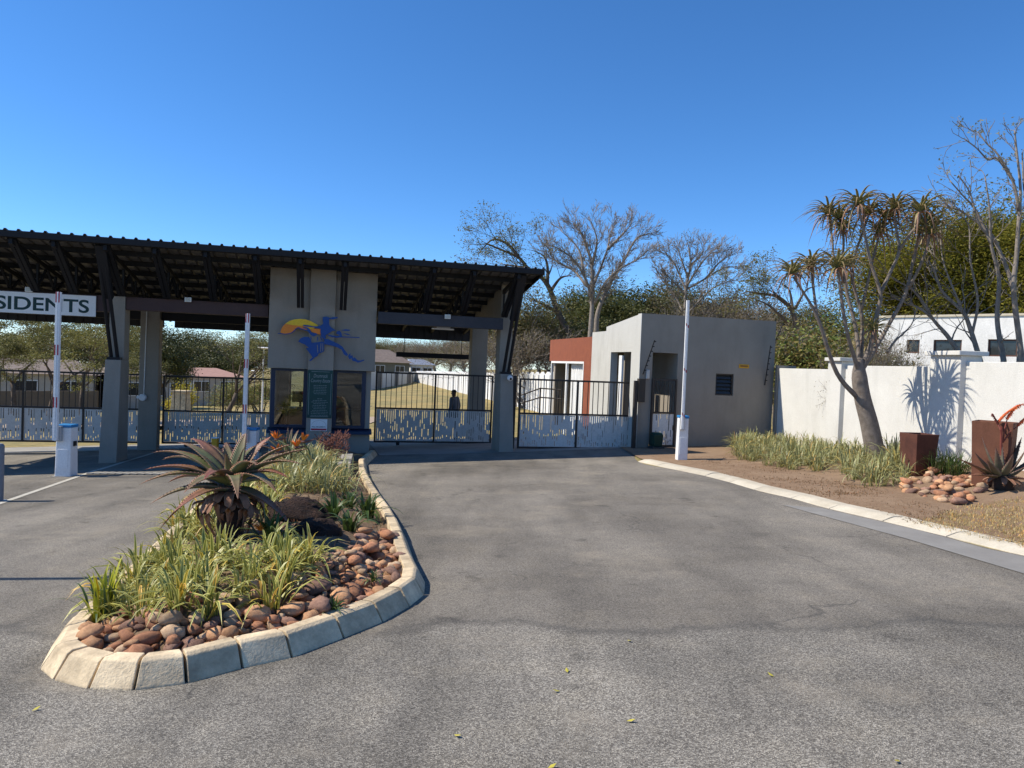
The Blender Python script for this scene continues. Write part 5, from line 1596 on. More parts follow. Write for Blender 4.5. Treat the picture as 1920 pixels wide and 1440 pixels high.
traced_tree('thin-leaved spreading tree behind the right corner of the office', [
    [(1262, 560, 0), (1245, 440, 0), (1190, 375, 0), (1120, 360, 0), (1060, 350, 0)],
    [(1245, 440, 0), (1230, 350, .5), (1200, 320, .6)], [(1220, 470, 0), (1150, 405, -.5), (1080, 375, -.7)], [(1250, 420, 0), (1290, 350, 0), (1330, 330, 0)]],
    38, 12, 0.15, dict(TW, mains=1, levels=3, p=0.65, L=(0.5, 0.9), leafz=1.5, leaves=4200, lsize=0.12, spread=(0.2, 0.2, 0.1), **{'from': 6}), name='spreading_tree', bark=M_BARKD, leafm=LM_AC, **BT)
K_SC.put('dry_bush', 1665, 18.5, 606, 'twiggy leafless shrub behind the wall right of the aloe tree', cat='bush', rz=0.2, wide=0.6, zbase=0.0)
K_BU.put('leafy_bush', 1640, 20.0, 655, 'low green bush peeping over the wall right of the aloe trunk', cat='bush', rz=1.7, wide=1.0, zbase=0.0)
K_YB.put('yellow_bush', 345, 46, 709, 'bright yellow flowering bush behind the second gate', cat='bush', rz=0.2, wide=0.62)
K_BU.put('leafy_bush', 437, 47, 715, 'dark green bush at the foot of the vase-shaped tree', cat='bush', rz=2.2, wide=1.3)
K_BU.put('leafy_bush', 488, 52, 705, 'yellowish green bush beside the lamp post', cat='bush', rz=4.2, wide=1.4)

# ------------------------------------------------------------------ houses, fence, lamps in the estate
def house(label, pxl, pxr, Yl, Yr, y_eave, y_ridge, wallm, roofm, depth=8.0, wins=2, name='house'):
    A = at(pxl, y_eave, Yl); B = at(pxr, y_eave, Yr)
    zb = min(ground_z(A[0], A[1]), ground_z(B[0], B[1])) - 0.3
    ze = (A[2] + B[2]) / 2
    zr = at((pxl + pxr) / 2, y_ridge, (Yl + Yr) / 2 + depth / 2)[2]
    d = (B - A)[:2]; L = np.linalg.norm(d); d /= L
    nrm = np.array([-d[1], d[0]])
    t = thing(name, (float((A + B)[0] / 2), float((A + B)[1] / 2), zb), 0, label, 'house')
    def Hf(s, w, z):
        p = A[:2] + d * s + nrm * w
        return (p[0], p[1], z)
    m_ = MB(Hf)
    m_.box(0, L, 0, depth, zb, ze)
    m_.build('wall', wallm, t)
    m_ = MB(Hf); e = 0.5
    m_.add([(-e, -e, ze), (L + e, -e, ze), (L + e, depth + e, ze), (-e, depth + e, ze), (L * 0.18, depth / 2, zr), (L * 0.82, depth / 2, zr)],
           [(0, 1, 5, 4), (1, 2, 5), (2, 3, 4, 5), (3, 0, 4), (3, 2, 1, 0)])
    m_.build('roof', roofm, t)
    for k in range(wins):
        s = L * (k + 0.5) / wins
        m_ = MB(Hf); m_.box(s - 0.9, s + 0.9, -0.05, 0.02, ze - 1.7, ze - 0.5); w_ = m_.build('window', M_WHITE, t)
        m_ = MB(Hf); m_.box(s - 0.8, s - 0.04, -0.07, -0.051, ze - 1.62, ze - 0.58); m_.box(s + 0.04, s + 0.8, -0.07, -0.051, ze - 1.62, ze - 0.58); m_.build('pane', M_PANE, w_)
    return t
house('pale house with brown tiled roof behind the leftmost gate', -90, 175, 56, 60, 700, 672, M_HOUSE, M_TILE, 9, 3)
house('pale house with brown tiled roof behind the second left column', 215, 362, 62, 66, 706, 684, M_HOUSE, M_TILE, 9, 3)
house('house with pinkish red tiled roof behind the vase-shaped tree', 352, 452, 80, 84, 706, 690, M_HOUSE, M_TILER, 9, 2)
house('olive house with brown hipped roof beyond the lawn', 655, 768, 124, 130, 679, 655, M_HOUSEG, M_TILE, 9, 3)
house('small white house beside the olive house beyond the lawn', 770, 812, 134, 136, 684, 674, M_HWHITE, M_STEEL, 6, 2)
gw = thing('garden_wall', tuple(at(90, 745, 48)), 0, 'low brown garden wall in front of the left house', 'wall')
a, b = at(-120, 733, 46), at(182, 733, 50)
m_ = MB(); m_.hexa([(a[0], a[1], a[2] - 2), (b[0], b[1], b[2] - 2), (b[0], b[1] + 0.2, b[2] - 2), (a[0], a[1] + 0.2, a[2] - 2)], [(a[0], a[1], a[2]), (b[0], b[1], b[2]), (b[0], b[1] + 0.2, b[2]), (a[0], a[1] + 0.2, a[2])])
m_.build('wall_panel', surf('brown_wall', (0.16, 0.13, 0.10), None, 0.9), gw)
gw = thing('garden_wall', tuple(at(743, 720, 92)), 0, 'grey garden wall with dark posts at the back of the lawn', 'wall')
a, b = at(690, 698, 74), at(783, 697, 112)
za_, zb2 = ground_z(a[0], a[1]), ground_z(b[0], b[1])
m_ = MB(); m_.hexa([(a[0], a[1], za_ - 0.3), (b[0], b[1], zb2 - 0.3), (b[0] - 0.2, b[1], zb2 - 0.3), (a[0] - 0.2, a[1], za_ - 0.3)], [(a[0], a[1], a[2]), (b[0], b[1], b[2]), (b[0] - 0.2, b[1], b[2]), (a[0] - 0.2, a[1], a[2])])
m_.build('wall_panel', M_GREY_PALE_LIT, gw, recalc=True)
for s in (0.15, 0.45, 0.75):
    q = a + (b - a) * s
    m_ = MB(); m_.box(q[0] + 0.01, q[0] + 0.4, q[1] - 0.3, q[1] + 0.3, ground_z(q[0], q[1]) - 0.2, q[2] + 0.05); m_.build('post', M_GREY, gw)

pf = thing('pale_fence', tuple(at(925, 745, 52)), 0, 'white concrete pale fence running along the right of the lawn', 'fence')
fpts = [at(1040, 697, 36), at(925, 698, 52), at(782, 695.5, 110)]
def fence_at(s):
    L1 = np.linalg.norm(fpts[1] - fpts[0]); L2 = np.linalg.norm(fpts[2] - fpts[1])
    x = s * (L1 + L2)
    return fpts[0] + (fpts[1] - fpts[0]) * x / L1 if x < L1 else fpts[1] + (fpts[2] - fpts[1]) * (x - L1) / L2
NP = 66
pale_me = None
for k in range(NP):
    s = k / (NP - 1)
    q, q2 = fence_at(s), fence_at(min(1, s + 0.004) if s < 0.99 else s - 0.004)
    d = q2 - q; ang = math.atan2(d[1], d[0])
    zb = ground_z(q[0], q[1]) - 0.1
    h = q[2] - zb
    if pale_me is None:
        m_ = MB(); m_.box(-0.46, 0.46, -0.05, 0.05, 0, 0.93)
        m_.add([(-0.46, -0.05, 0.93), (0.46, -0.05, 0.93), (0.46, 0.05, 0.93), (-0.46, 0.05, 0.93), (-0.05, -0.05, 1.0), (0.05, -0.05, 1.0), (0.05, 0.05, 1.0), (-0.05, 0.05, 1.0)], [(0, 1, 5, 4), (1, 2, 6, 5), (2, 3, 7, 6), (3, 0, 4, 7), (4, 5, 6, 7)])
        pale_me = bpy.data.meshes.new('pale'); pale_me.from_pydata(m_.v, [], m_.f); pale_me.materials.append(M_HWHITE)
    px_, py_, pz_, _ = abs_of(pf)
    o = place('pale', pale_me, (q[0] - px_, q[1] - py_, zb - pz_), (0, 0, ang), (1, 1, h), pf)

def lamp(px, yt, Y, label):
    p = at(px, yt, Y); zb = ground_z(p[0], Y)
    t = thing('street_lamp', (p[0], p[1], zb), 0, label, 'street lamp')
    m_ = MB(); m_.tube([(p[0], p[1], zb - 0.1), (p[0], p[1], p[2] - 0.1)], [0.07, 0.05], 8); m_.build('pole', M_WHITE, t)
    m_ = MB(); m_.tube([(p[0], p[1], p[2] - 0.1), (p[0], p[1], p[2] - 0.02), (p[0], p[1], p[2] + 0.04)], [0.1, 0.42, 0.3], 12); m_.build('lamp_head', M_WHITE, t)
lamp(495, 652, 46, 'white post-top street lamp just left of the guardhouse window')
lamp(478, 695, 78, 'small distant white street lamp behind the guardhouse lamp')
pp_ = at(338, 736, 44)
pt = thing('stone_plinth', (pp_[0], pp_[1], ground_z(pp_[0], 44)), 0, 'square tan plinth below the yellow bush', 'plinth')
m_ = MB(); zg = ground_z(pp_[0], 44); m_.hexa([(pp_[0] - 0.5, 43.7, zg - 0.2), (pp_[0] + 0.5, 43.7, zg - 0.2), (pp_[0] + 0.5, 44.6, zg - 0.2), (pp_[0] - 0.5, 44.6, zg - 0.2)], [(pp_[0] - 0.38, 43.75, pp_[2]), (pp_[0] + 0.38, 43.75, pp_[2]), (pp_[0] + 0.38, 44.5, pp_[2]), (pp_[0] - 0.38, 44.5, pp_[2])])
m_.build('block', M_KERB, pt, bevel=0.02)
m_ = MB(); m_.box(pp_[0] - 0.45, pp_[0] + 0.45, 43.68, 44.58, pp_[2] + 0.002, pp_[2] + 0.12); m_.build('cap', M_KERB, pt)
lp = (-8.35, 6.35)
t_ = thing('lamp_post', pl(*lp), 0, 'tall thin pole whose long shadow crosses the left lane', 'lamp post')
zl = plane(*lp)
m_ = MB(); m_.tube([(lp[0], lp[1], zl - 0.1), (lp[0], lp[1], zl + 5.4)], [0.05, 0.04], 10); m_.build('pole', M_STEEL, t_)
m_ = MB(); m_.tube([(lp[0], lp[1], zl + 5.4), (lp[0], lp[1], zl + 5.46), (lp[0], lp[1], zl + 5.5)], [0.06, 0.2, 0.15], 12); m_.build('lamp_head', M_WHITE, t_)
# estate road glimpsed beyond the left gates
m_ = MB()
m_.sheet([(x, y, ground_z(x, y) + 0.03) for x, y in ((-40, 31.8), (-6, 31.8), (-6, 35.8), (-40, 35.8))])
structure(m_.build('estate_road', surf('pink_gravel', (0.40, 0.31, 0.23), (0.34, 0.26, 0.19), 0.95, 1, 20, 0.2)))
# handrail by the brick store
hr = thing('handrail', tuple(at(1010, 765, 27)), 0, 'dark tubular ramp handrail in front of the brick store', 'handrail')
for (x0, y0), (x1, y1) in (((974, 742), (1013, 728)), ((1013, 728), (1052, 731)), ((974, 757), (1013, 745)), ((1013, 745), (1052, 748))):
    m_ = MB(); m_.tube([tuple(at(x0, y0, 27)), tuple(at(x1, y1, 26.6))], 0.025, 6); m_.build('rail', M_BARS, hr)
for x0, y0 in ((985, 738), (1013, 727), (1048, 730)):
    p = at(x0, y0, 26.8); m_ = MB(); m_.tube([(p[0], p[1], ground_z(p[0], p[1])), tuple(p)], 0.025, 6); m_.build('post', M_BARS, hr)

# white house behind the boundary wall
A, B = at(1648, 597, 33), at(2010, 589, 28)
d = (B - A)[:2]; L = np.linalg.norm(d); d = d / L; nrm = np.array([-d[1], d[0]])
ztop = (A[2] + B[2]) / 2
wh = thing('white_house', (float(A[0] + B[0]) / 2, float(A[1] + B[1]) / 2, 0), 0, 'white flat-roofed house with dark windows behind the boundary wall', 'house')
def Wf(s, w, z):
    p = A[:2] + d * s + nrm * w
    return (p[0], p[1], z)
def s_of(px):
    # distance along the front where the pixel column px meets it
    r = ray(px, 650)[:2]
    M = np.array([[r[0], -d[0]], [r[1], -d[1]]])
    t, s = np.linalg.solve(M, A[:2])
    return s
def z_of(px, py):
    s = s_of(px); p = A[:2] + d * s
    return at(px, py, p[1])[2]
wins = [(1700, 1724, 637, 662), (1750, 1803, 637, 662), (1852, 1908, 636, 668)]
cur = 0.0
m_ = MB(Wf)
for x0, x1, y0, y1 in wins:
    s0, s1 = s_of(x0), s_of(x1); z1, z0 = z_of(x0, y0), z_of(x0, y1)
    m_.box(cur, s0, 0, 0.25, -1, ztop)
    m_.box(s0, s1, 0, 0.25, -1, z0); m_.box(s0, s1, 0, 0.25, z1, ztop)
    cur = s1
m_.box(cur, L, 0, 0.25, -1, ztop)
m_.build('wall', M_HWHITE, wh)
m_ = MB(Wf); m_.box(0, 0.25, 0.252, 8, -1, ztop - 0.01); m_.box(0.252, L, 7.7, 8, -1, ztop - 0.01); m_.build('wall', M_HWHITE, wh)
m_ = MB(Wf); m_.box(0.252, L, 0.252, 7.69, ztop - 0.5, ztop - 0.4); m_.build('roof', M_CONC, wh)
m_ = MB(Wf); m_.box(-0.05, L, -0.06, 0.31, ztop + 0.002, ztop + 0.09); m_.build('coping', surf('cream_coping', (0.62, 0.55, 0.42), None, 0.9), wh)
for x0, x1, y0, y1 in wins:
    s0, s1 = s_of(x0), s_of(x1); z1, z0 = z_of(x0, y0), z_of(x0, y1)
    m_ = MB(Wf)
    f_ = 0.06
    m_.box(s0, s0 + f_, 0.08, 0.14, z0, z1); m_.box(s1 - f_, s1, 0.08, 0.14, z0, z1); m_.box(s0 + f_, s1 - f_, 0.08, 0.14, z1 - f_, z1); m_.box(s0 + f_, s1 - f_, 0.08, 0.14, z0, z0 + f_)
    k = max(1, int((s1 - s0) / 0.8))
    for i in range(1, k):
        q = s0 + (s1 - s0) * i / k
        m_.box(q - 0.03, q + 0.03, 0.085, 0.135, z0 + f_, z1 - f_)
    w_ = m_.build('window', surf('brown_frame', (0.10, 0.045, 0.03), None, 0.6), wh)
    m_ = MB(Wf); m_.box(s0 + f_, s1 - f_, 0.10, 0.106, z0 + f_, z1 - f_); m_.build('pane', M_PANE, w_)

# ------------------------------------------------------------------ person behind the middle gate
def make_person():
    H = at(853, 730, 24.4)
    x, y = float(H[0]), 24.4
    zf = ground_z(x, y)
    hgt = float(H[2]) - zf
    k = hgt / 1.72
    t = thing('person', (x, y, zf), rad(152), 'person in dark cap and blue-grey jacket standing behind the middle gate', 'person')
    Rb = 1.22
    J = {'pelvis': (0, 0, 0.95), 'waist': (0.0, 0, 1.08), 'chest': (0.0, 0, 1.28), 'neck': (0.01, 0, 1.46), 'jaw': (0.04, 0, 1.52), 'head': (0.035, 0, 1.60), 'crown': (0.02, 0, 1.68)}
    E_ = [('pelvis', 'waist'), ('waist', 'chest'), ('chest', 'neck'), ('neck', 'jaw'), ('jaw', 'head'), ('head', 'crown')]
    Rr = {'pelvis': (0.15, 0.12), 'waist': (0.14, 0.115), 'chest': (0.165, 0.13), 'neck': (0.062, 0.062), 'jaw': (0.075, 0.075), 'head': (0.085, 0.095), 'crown': (0.06, 0.07)}
    for s, n in ((1, 'l'), (-1, 'r')):
        sw = 0.10 * s
        J.update({n + 'sh': (0, 0.17 * s, 1.40), n + 'el': (-0.03 + sw * 0.3, 0.215 * s, 1.13), n + 'wr': (0.06 + sw * 0.4, 0.22 * s, 0.90), n + 'hand': (0.09 + sw * 0.4, 0.215 * s, 0.81),
                  n + 'hip': (0, 0.09 * s, 0.90), n + 'kn': (0.05 + sw * 0.6, 0.095 * s, 0.50), n + 'an': (-0.02 + sw, 0.10 * s, 0.09), n + 'toe': (0.15 + sw, 0.115 * s, 0.04)})
        E_ += [('chest', n + 'sh'), (n + 'sh', n + 'el'), (n + 'el', n + 'wr'), (n + 'wr', n + 'hand'), ('pelvis', n + 'hip'), (n + 'hip', n + 'kn'), (n + 'kn', n + 'an'), (n + 'an', n + 'toe')]
        Rr.update({n + 'sh': (0.075, 0.075), n + 'el': (0.052, 0.052), n + 'wr': (0.036, 0.036), n + 'hand': (0.034, 0.042), n + 'hip': (0.10, 0.10), n + 'kn': (0.066, 0.066), n + 'an': (0.046, 0.046), n + 'toe': (0.042, 0.038)})
        for fi, (dx, dz, ln) in enumerate(((0.03, 0, 0.07), (0.012, 0, 0.082), (-0.008, 0, 0.078), (-0.026, 0, 0.06), (0.05, 0.05, 0.055))):
            f0, f1 = n + 'f%da' % fi, n + 'f%db' % fi
            hx, hy, hz = J[n + 'hand']
            J[f0] = (hx + dx, hy, hz - 0.03 + dz); J[f1] = (hx + dx * 1.2 + 0.01, hy - 0.012 * s, hz - 0.03 - ln + dz)
            E_ += [(n + 'hand', f0), (f0, f1)]; Rr[f0] = (0.010, 0.010); Rr[f1] = (0.008, 0.008)
    names = list(J)
    me = bpy.data.meshes.new('body')
    me.from_pydata([tuple(c * k for c in J[n]) for n in names], [(names.index(a), names.index(b)) for a, b in E_], [])
    o = bpy.data.objects.new('body', me); COL.objects.link(o)
    sk = o.modifiers.new('skin', 'SKIN')
    sk.use_smooth_shade = True
    for i, n in enumerate(names):
        q_ = Rb if n in ('pelvis', 'waist', 'chest', 'lsh', 'rsh', 'lel', 'rel', 'lhip', 'rhip', 'lkn', 'rkn') else 1.0
        me.skin_vertices[0].data[i].radius = (Rr[n][0] * k * q_, Rr[n][1] * k * q_)
        me.skin_vertices[0].data[i].use_root = n == 'pelvis'
    ss = o.modifiers.new('sub', 'SUBSURF'); ss.levels = 2; ss.render_levels = 2
    dg = bpy.context.evaluated_depsgraph_get()
    me2 = bpy.data.meshes.new_from_object(o.evaluated_get(dg))
    bpy.data.objects.remove(o)
    me2.materials.clear()
    for m in (surf('skin', (0.11, 0.06, 0.04), None, 0.6), surf('jacket', (0.13, 0.15, 0.19), (0.10, 0.12, 0.155), 0.9), surf('trousers', (0.02, 0.022, 0.028), None, 0.9), surf('shoes', (0.012, 0.012, 0.012), None, 0.6)):
        me2.materials.append(m)
    for p in me2.polygons:
        c = p.center / k
        p.use_smooth = True
        if c.z < 0.10: p.material_index = 3
        elif c.z < 0.93 and abs(c.y) < 0.185: p.material_index = 2
        elif c.z < 0.885: p.material_index = 0
        elif c.z < 1.455: p.material_index = 1
        else: p.material_index = 0
    place('body', me2, parent=t)
    # cap with a peak, ears and nose
    bm = bmesh.new(); bmesh.ops.create_uvsphere(bm, u_segments=16, v_segments=10, radius=0.090 * k)
    for v in list(bm.verts):
        if v.co.z < -0.02 * k: bm.verts.remove(v)
    bmesh.ops.scale(bm, vec=(1.08, 0.92, 0.85), verts=bm.verts)
    for v in [bm.verts.new((math.cos(a) * 0.05 * k + 0.08 * k, math.sin(a) * 0.055 * k, -0.012 * k)) for a in np.linspace(-1.57, 1.57, 9)]: pass
    bm.verts.ensure_lookup_table()
    bm.faces.new(bm.verts[-9:])
    me3 = bpy.data.meshes.new('cap'); bm.to_mesh(me3); bm.free(); me3.materials.append(surf('cap_cloth', (0.012, 0.012, 0.015), None, 0.9))
    place('cap', me3, (0.03 * k, 0, 1.635 * k), parent=t)
    m_ = MB(); m_.tube([(0.115 * k, 0, 1.60 * k), (0.142 * k, 0, 1.572 * k), (0.12 * k, 0, 1.562 * k)], [0.012 * k, 0.017 * k, 0.012 * k], 6)
    me4 = bpy.data.meshes.new('nose'); me4.from_pydata(m_.v, [], m_.f); me4.materials.append(MATS['skin']); place('nose', me4, parent=t)
make_person()

# ------------------------------------------------------------------ aloe leaves
def aloe_mat(name, base, midc, tipc, edge, rough=0.5):
    m, nt, b = new_mat(name)
    uvn = N(nt, 'ShaderNodeUVMap'); sp = N(nt, 'ShaderNodeSeparateXYZ'); nt.links.new(uvn.outputs[0], sp.inputs[0])
    col = ramp(nt, sp.outputs['Y'], [(0.0, base), (0.45, midc), (0.8, tuple((a + c) / 2 for a, c in zip(midc, tipc))), (1.0, tipc)])
    ef = N(nt, 'ShaderNodeMath', operation='SUBTRACT'); ef.inputs[1].default_value = 0.5; nt.links.new(sp.outputs['X'], ef.inputs[0])
    ab = N(nt, 'ShaderNodeMath', operation='ABSOLUTE'); nt.links.new(ef.outputs[0], ab.inputs[0])
    fe = ramp(nt, ab.outputs[0], [(0.38, (0, 0, 0)), (0.49, (1, 1, 1))])
    col = mix(nt, fe, col, edge)
    tc = N(nt, 'ShaderNodeTexCoord').outputs['Object']
    n1 = noise_tex(nt, tc, 14, 4, 0.7)
    g = ramp(nt, n1, [(0.3, (0.72, 0.72, 0.72)), (0.7, (1.22, 1.2, 1.15))])
    col = mix(nt, 1.0, col, g, 'MULTIPLY')
    nt.links.new(col, b.inputs['Base Color'])
    b.inputs['Roughness'].default_value = rough
    b.inputs['Specular IOR Level'].default_value = 0.35
    n2 = noise_tex(nt, tc, 60, 3, 0.6)
    bump(nt, b, n2, 0.35, 0.006)
    return m
M_ALOE = aloe_mat('aloe_leaf', (0.16, 0.185, 0.075), (0.135, 0.15, 0.065), (0.21, 0.095, 0.055), (0.34, 0.18, 0.125))
M_ALOER = aloe_mat('aloe_leaf_red', (0.14, 0.135, 0.06), (0.17, 0.092, 0.05), (0.24, 0.065, 0.045), (0.32, 0.16, 0.11))
M_ALOED = aloe_mat('aloe_leaf_dead', (0.24, 0.115, 0.07), (0.27, 0.14, 0.09), (0.22, 0.12, 0.08), (0.34, 0.22, 0.15), 0.8)
M_ALOEB = aloe_mat('aloe_leaf_blue', (0.16, 0.17, 0.10), (0.12, 0.115, 0.080), (0.17, 0.085, 0.07), (0.24, 0.13, 0.11))
M_ALOET = aloe_mat('tree_aloe_leaf', (0.26, 0.26, 0.085), (0.20, 0.18, 0.075), (0.28, 0.15, 0.085), (0.24, 0.16, 0.085))
M_ALOETD = aloe_mat('tree_aloe_dead_leaf', (0.27, 0.16, 0.10), (0.28, 0.17, 0.115), (0.22, 0.13, 0.09), (0.25, 0.14, 0.09), 0.8)

def bez(a, b, c, t):
    return a * (1 - t) ** 2 + b * 2 * t * (1 - t) + c * t * t
def leaf_strip(a, b, c, W, T, seg=12, teeth=0, tl=0.012, upv=(0, 0, 1), rng=None, curl=0.0, keepw=0.25):
    """thick tapering leaf along a quadratic curve; channelled upper side; optional marginal teeth"""
    a, b, c = (np.array(q, float) for q in (a, b, c))
    V, UV, Fq = [], [], []
    ring = [(-1, 0.30), (-0.55, -0.10), (0, -0.28), (0.55, -0.10), (1, 0.30), (0.62, -0.62), (0, -1.0), (-0.62, -0.62)]
    us = [0.0, 0.25, 0.5, 0.75, 1.0, 0.75, 0.5, 0.25]
    frames = []
    for i in range(seg + 1):
        t = i / seg
        p = bez(a, b, c, t)
        d = bez(a, b, c, min(1, t + 0.02)) - bez(a, b, c, max(0, t - 0.02))
        d /= np.linalg.norm(d) + 1e-9
        x = np.cross(d, np.array(upv, float)); n = np.linalg.norm(x)
        x = x / n if n > 1e-4 else np.array([1.0, 0, 0])
        y = np.cross(x, d)
        w = W * (keepw + (1 - keepw) * min(1, (t + 0.15) / 0.3)) if t < 0.15 else W
        w = w * (1 - t ** 1.7) + 0.0015
        th = T * (1 - t ** 1.4) + 0.001
        frames.append((p, x, y, w, th))
        for (rx, ry), u in zip(ring, us):
            V.append(p + x * (rx * w * 0.5) + y * (ry * th)); UV.append((u, t))
    R_ = len(ring)
    for i in range(seg):
        for k in range(R_):
            Fq.append((i * R_ + k, i * R_ + (k + 1) % R_, (i + 1) * R_ + (k + 1) % R_, (i + 1) * R_ + k))
    if teeth:
        for s in (-1, 1):
            for j in range(teeth):
                t = 0.06 + 0.9 * j / teeth
                i0 = min(seg - 1, int(t * seg)); f = t * seg - i0
                p = frames[i0][0] * (1 - f) + frames[i0 + 1][0] * f
                x = frames[i0][1]; y = frames[i0][2]
                w = frames[i0][3] * (1 - f) + frames[i0 + 1][3] * f
                th = frames[i0][4] * (1 - f) + frames[i0 + 1][4] * f
                d = np.cross(y, x)
                q = p + x * (s * w * 0.5 * 0.97) + y * (0.30 * th)
                n0 = len(V)
                V += [q - d * tl * 0.45, q + y * tl * 0.35, q + d * tl * 0.45, q + x * s * tl + d * tl * 0.3]
                UV += [(0.0, t)] * 4
                Fq.append((n0, n0 + 1, n0 + 2, n0 + 3))
                n0 = len(V)
                V += [q - d * tl * 0.45, q - y * tl * 0.35, q + d * tl * 0.45, q + x * s * tl + d * tl * 0.3]
                UV += [(0.0, t)] * 4
                Fq.append((n0, n0 + 3, n0 + 2, n0 + 1))
    return V, UV, Fq
def leaf_obj(parent, name, mat, args, **kw):
    V, UV, Fq = leaf_strip(*args, **kw)
    V = world_to(parent, np.array(V))
    return place(name, mesh_np(name, V, Fq, mat, True, UV), parent=parent)

# ------------------------------------------------------------------ the big aloe on the island
YA = 6.75
AC = at(432, 918, YA)
ab = bed_z(AC[0], AC[1])
big = thing('big_aloe', (AC[0], AC[1], ab), 0, 'large single-stem aloe with arching toothed leaves and dead-leaf skirt on the island', 'aloe')
m_ = MB(); m_.tube([(AC[0], AC[1], ab - 0.1), (AC[0] + 0.01, AC[1], ab + 0.2), (AC[0], AC[1], AC[2] + 0.02)], [0.13, 0.115, 0.09], 12)
m_.build('stem', surf('aloe_stem', (0.055, 0.036, 0.028), None, 0.95), big, smooth=True)
rnd = random.Random(77)
SPEC = [(331, 830, .22, .22), (284, 849, .10, .24), (269, 881, -.15, .20), (260, 909, -.32, .24), (281, 945, -.30, .22), (296, 997, -.15, .30), (326, 960, -.55, .20),
        (397, 834, .42, .12), (424, 829, .55, .1), (461, 811, .25, .16), (509, 818, .30, .18), (549, 833, .10, .18), (580, 842, -.02, .15), (566, 871, -.18, .24), (541, 896, -.32, .22), (522, 903, .30, .10),
        (557, 1000, -.10, .22), (482, 872, -.52, .24), (356, 822, .50, .2), (304, 862, .52, .2), (548, 852, .52, .2), (500, 832, .70, .2), (382, 900, -.70, .24), (446, 936, -.78, .26), (344, 925, -.70, .24), (520, 925, -.62, .24), (315, 905, .45, .2), (470, 905, .75, .2)]
for i, (px, py, dy, arch) in enumerate(SPEC):
    tip = at(px, py, YA + dy)
    dirh = tip - AC; dirh[2] = 0; L = np.linalg.norm(tip - AC)
    dirh = dirh / (np.linalg.norm(dirh) + 1e-6)
    base = AC + dirh * 0.055 + np.array([0, 0, 0.02 + 0.06 * (tip[2] > AC[2])])
    ctrl = base + (tip - base) * 0.48 + np.array([0, 0, arch * 1.1 * L])
    low = tip[2] < AC[2] - 0.15
    leaf_obj(big, 'leaf', M_ALOER if (low or i % 4 == 2) else M_ALOE, (base, ctrl, tip, 0.165, 0.036), seg=13, teeth=20, tl=0.016)
for i in range(7):
    az = i * 2.4; rr = 0.10 + 0.03 * i
    tip = AC + np.array([math.cos(az) * rr * 1.2, math.sin(az) * rr * 1.2, 0.40 - 0.02 * i])
    base = AC + np.array([math.cos(az) * 0.02, math.sin(az) * 0.02, 0.05])
    ctrl = base + (tip - base) * 0.5 + np.array([-math.cos(az) * 0.02, -math.sin(az) * 0.02, 0.04])
    leaf_obj(big, 'leaf', M_ALOE, (base, ctrl, tip, 0.09, 0.024), seg=10, teeth=12, tl=0.012)
for i in range(30):
    az = i * 2.399 + rnd.uniform(-0.2, 0.2)
    d = np.array([math.cos(az), math.sin(az), 0])
    base = AC + d * 0.08 + np.array([0, 0, rnd.uniform(-0.10, 0.0)])
    rr = rnd.uniform(0.10, 0.24)
    bot = rnd.uniform(0.0, 0.16) if i % 3 else rnd.uniform(0.05, 0.25)
    tip = np.array([AC[0], AC[1], ab + bot]) + d * rr * 0.9
    ctrl = base + d * rnd.uniform(0.22, 0.42) + np.array([0, 0, rnd.uniform(-0.1, 0.05)])
    leaf_obj(big, 'dead_leaf', M_ALOED, (base, ctrl, tip, 0.095, 0.012), seg=9, teeth=0)

# ------------------------------------------------------------------ strap-leaf clumps
def strap_mat(name, mid_c, edge_c, lo, hi, trans=0.25):
    m, nt, b = new_mat(name)
    uvn = N(nt, 'ShaderNodeUVMap'); sp = N(nt, 'ShaderNodeSeparateXYZ'); nt.links.new(uvn.outputs[0], sp.inputs[0])
    ef = N(nt, 'ShaderNodeMath', operation='SUBTRACT'); ef.inputs[1].default_value = 0.5; nt.links.new(sp.outputs['X'], ef.inputs[0])
    ab_ = N(nt, 'ShaderNodeMath', operation='ABSOLUTE'); nt.links.new(ef.outputs[0], ab_.inputs[0])
    fe = ramp(nt, ab_.outputs[0], [(lo, (0, 0, 0)), (hi, (1, 1, 1))])
    gi = N(nt, 'ShaderNodeNewGeometry').outputs['Random Per Island']
    v = ramp(nt, gi, [(0, (0.65, 0.68, 0.6)), (0.75, (1.1, 1.1, 1.0)), (0.86, (1.35, 1.05, 0.6)), (1, (1.5, 0.95, 0.6))])
    col = mix(nt, fe, mid_c, edge_c)
    col = mix(nt, 1.0, col, v, 'MULTIPLY')
    base = ramp(nt, sp.outputs['Y'], [(0.0, (0.75, 0.78, 0.55)), (0.35, (1, 1, 1)), (0.9, (1, 1, 1)), (1.0, (1.0, 0.75, 0.5))])
    col = mix(nt, 1.0, col, base, 'MULTIPLY')
    nt.links.new(col, b.inputs['Base Color'])
    b.inputs['Roughness'].default_value = 0.45
    tr = N(nt, 'ShaderNodeBsdfTranslucent'); nt.links.new(col, tr.inputs[0])
    ms = N(nt, 'ShaderNodeMixShader'); ms.inputs[0].default_value = trans
    nt.links.new(b.outputs[0], ms.inputs[1]); nt.links.new(tr.outputs[0], ms.inputs[2])
    nt.links.new(ms.outputs[0], nt.nodes['Material Output'].inputs[0])
    return m
M_VARI = strap_mat('variegated_blade', (0.20, 0.225, 0.045), (0.66, 0.60, 0.19), 0.17, 0.33)
M_YELB = strap_mat('yellow_blade', (0.46, 0.46, 0.025), (0.72, 0.64, 0.05), 0.2, 0.5)
M_GRNB = strap_mat('green_blade', (0.060, 0.11, 0.028), (0.11, 0.15, 0.04), 0.2, 0.5)
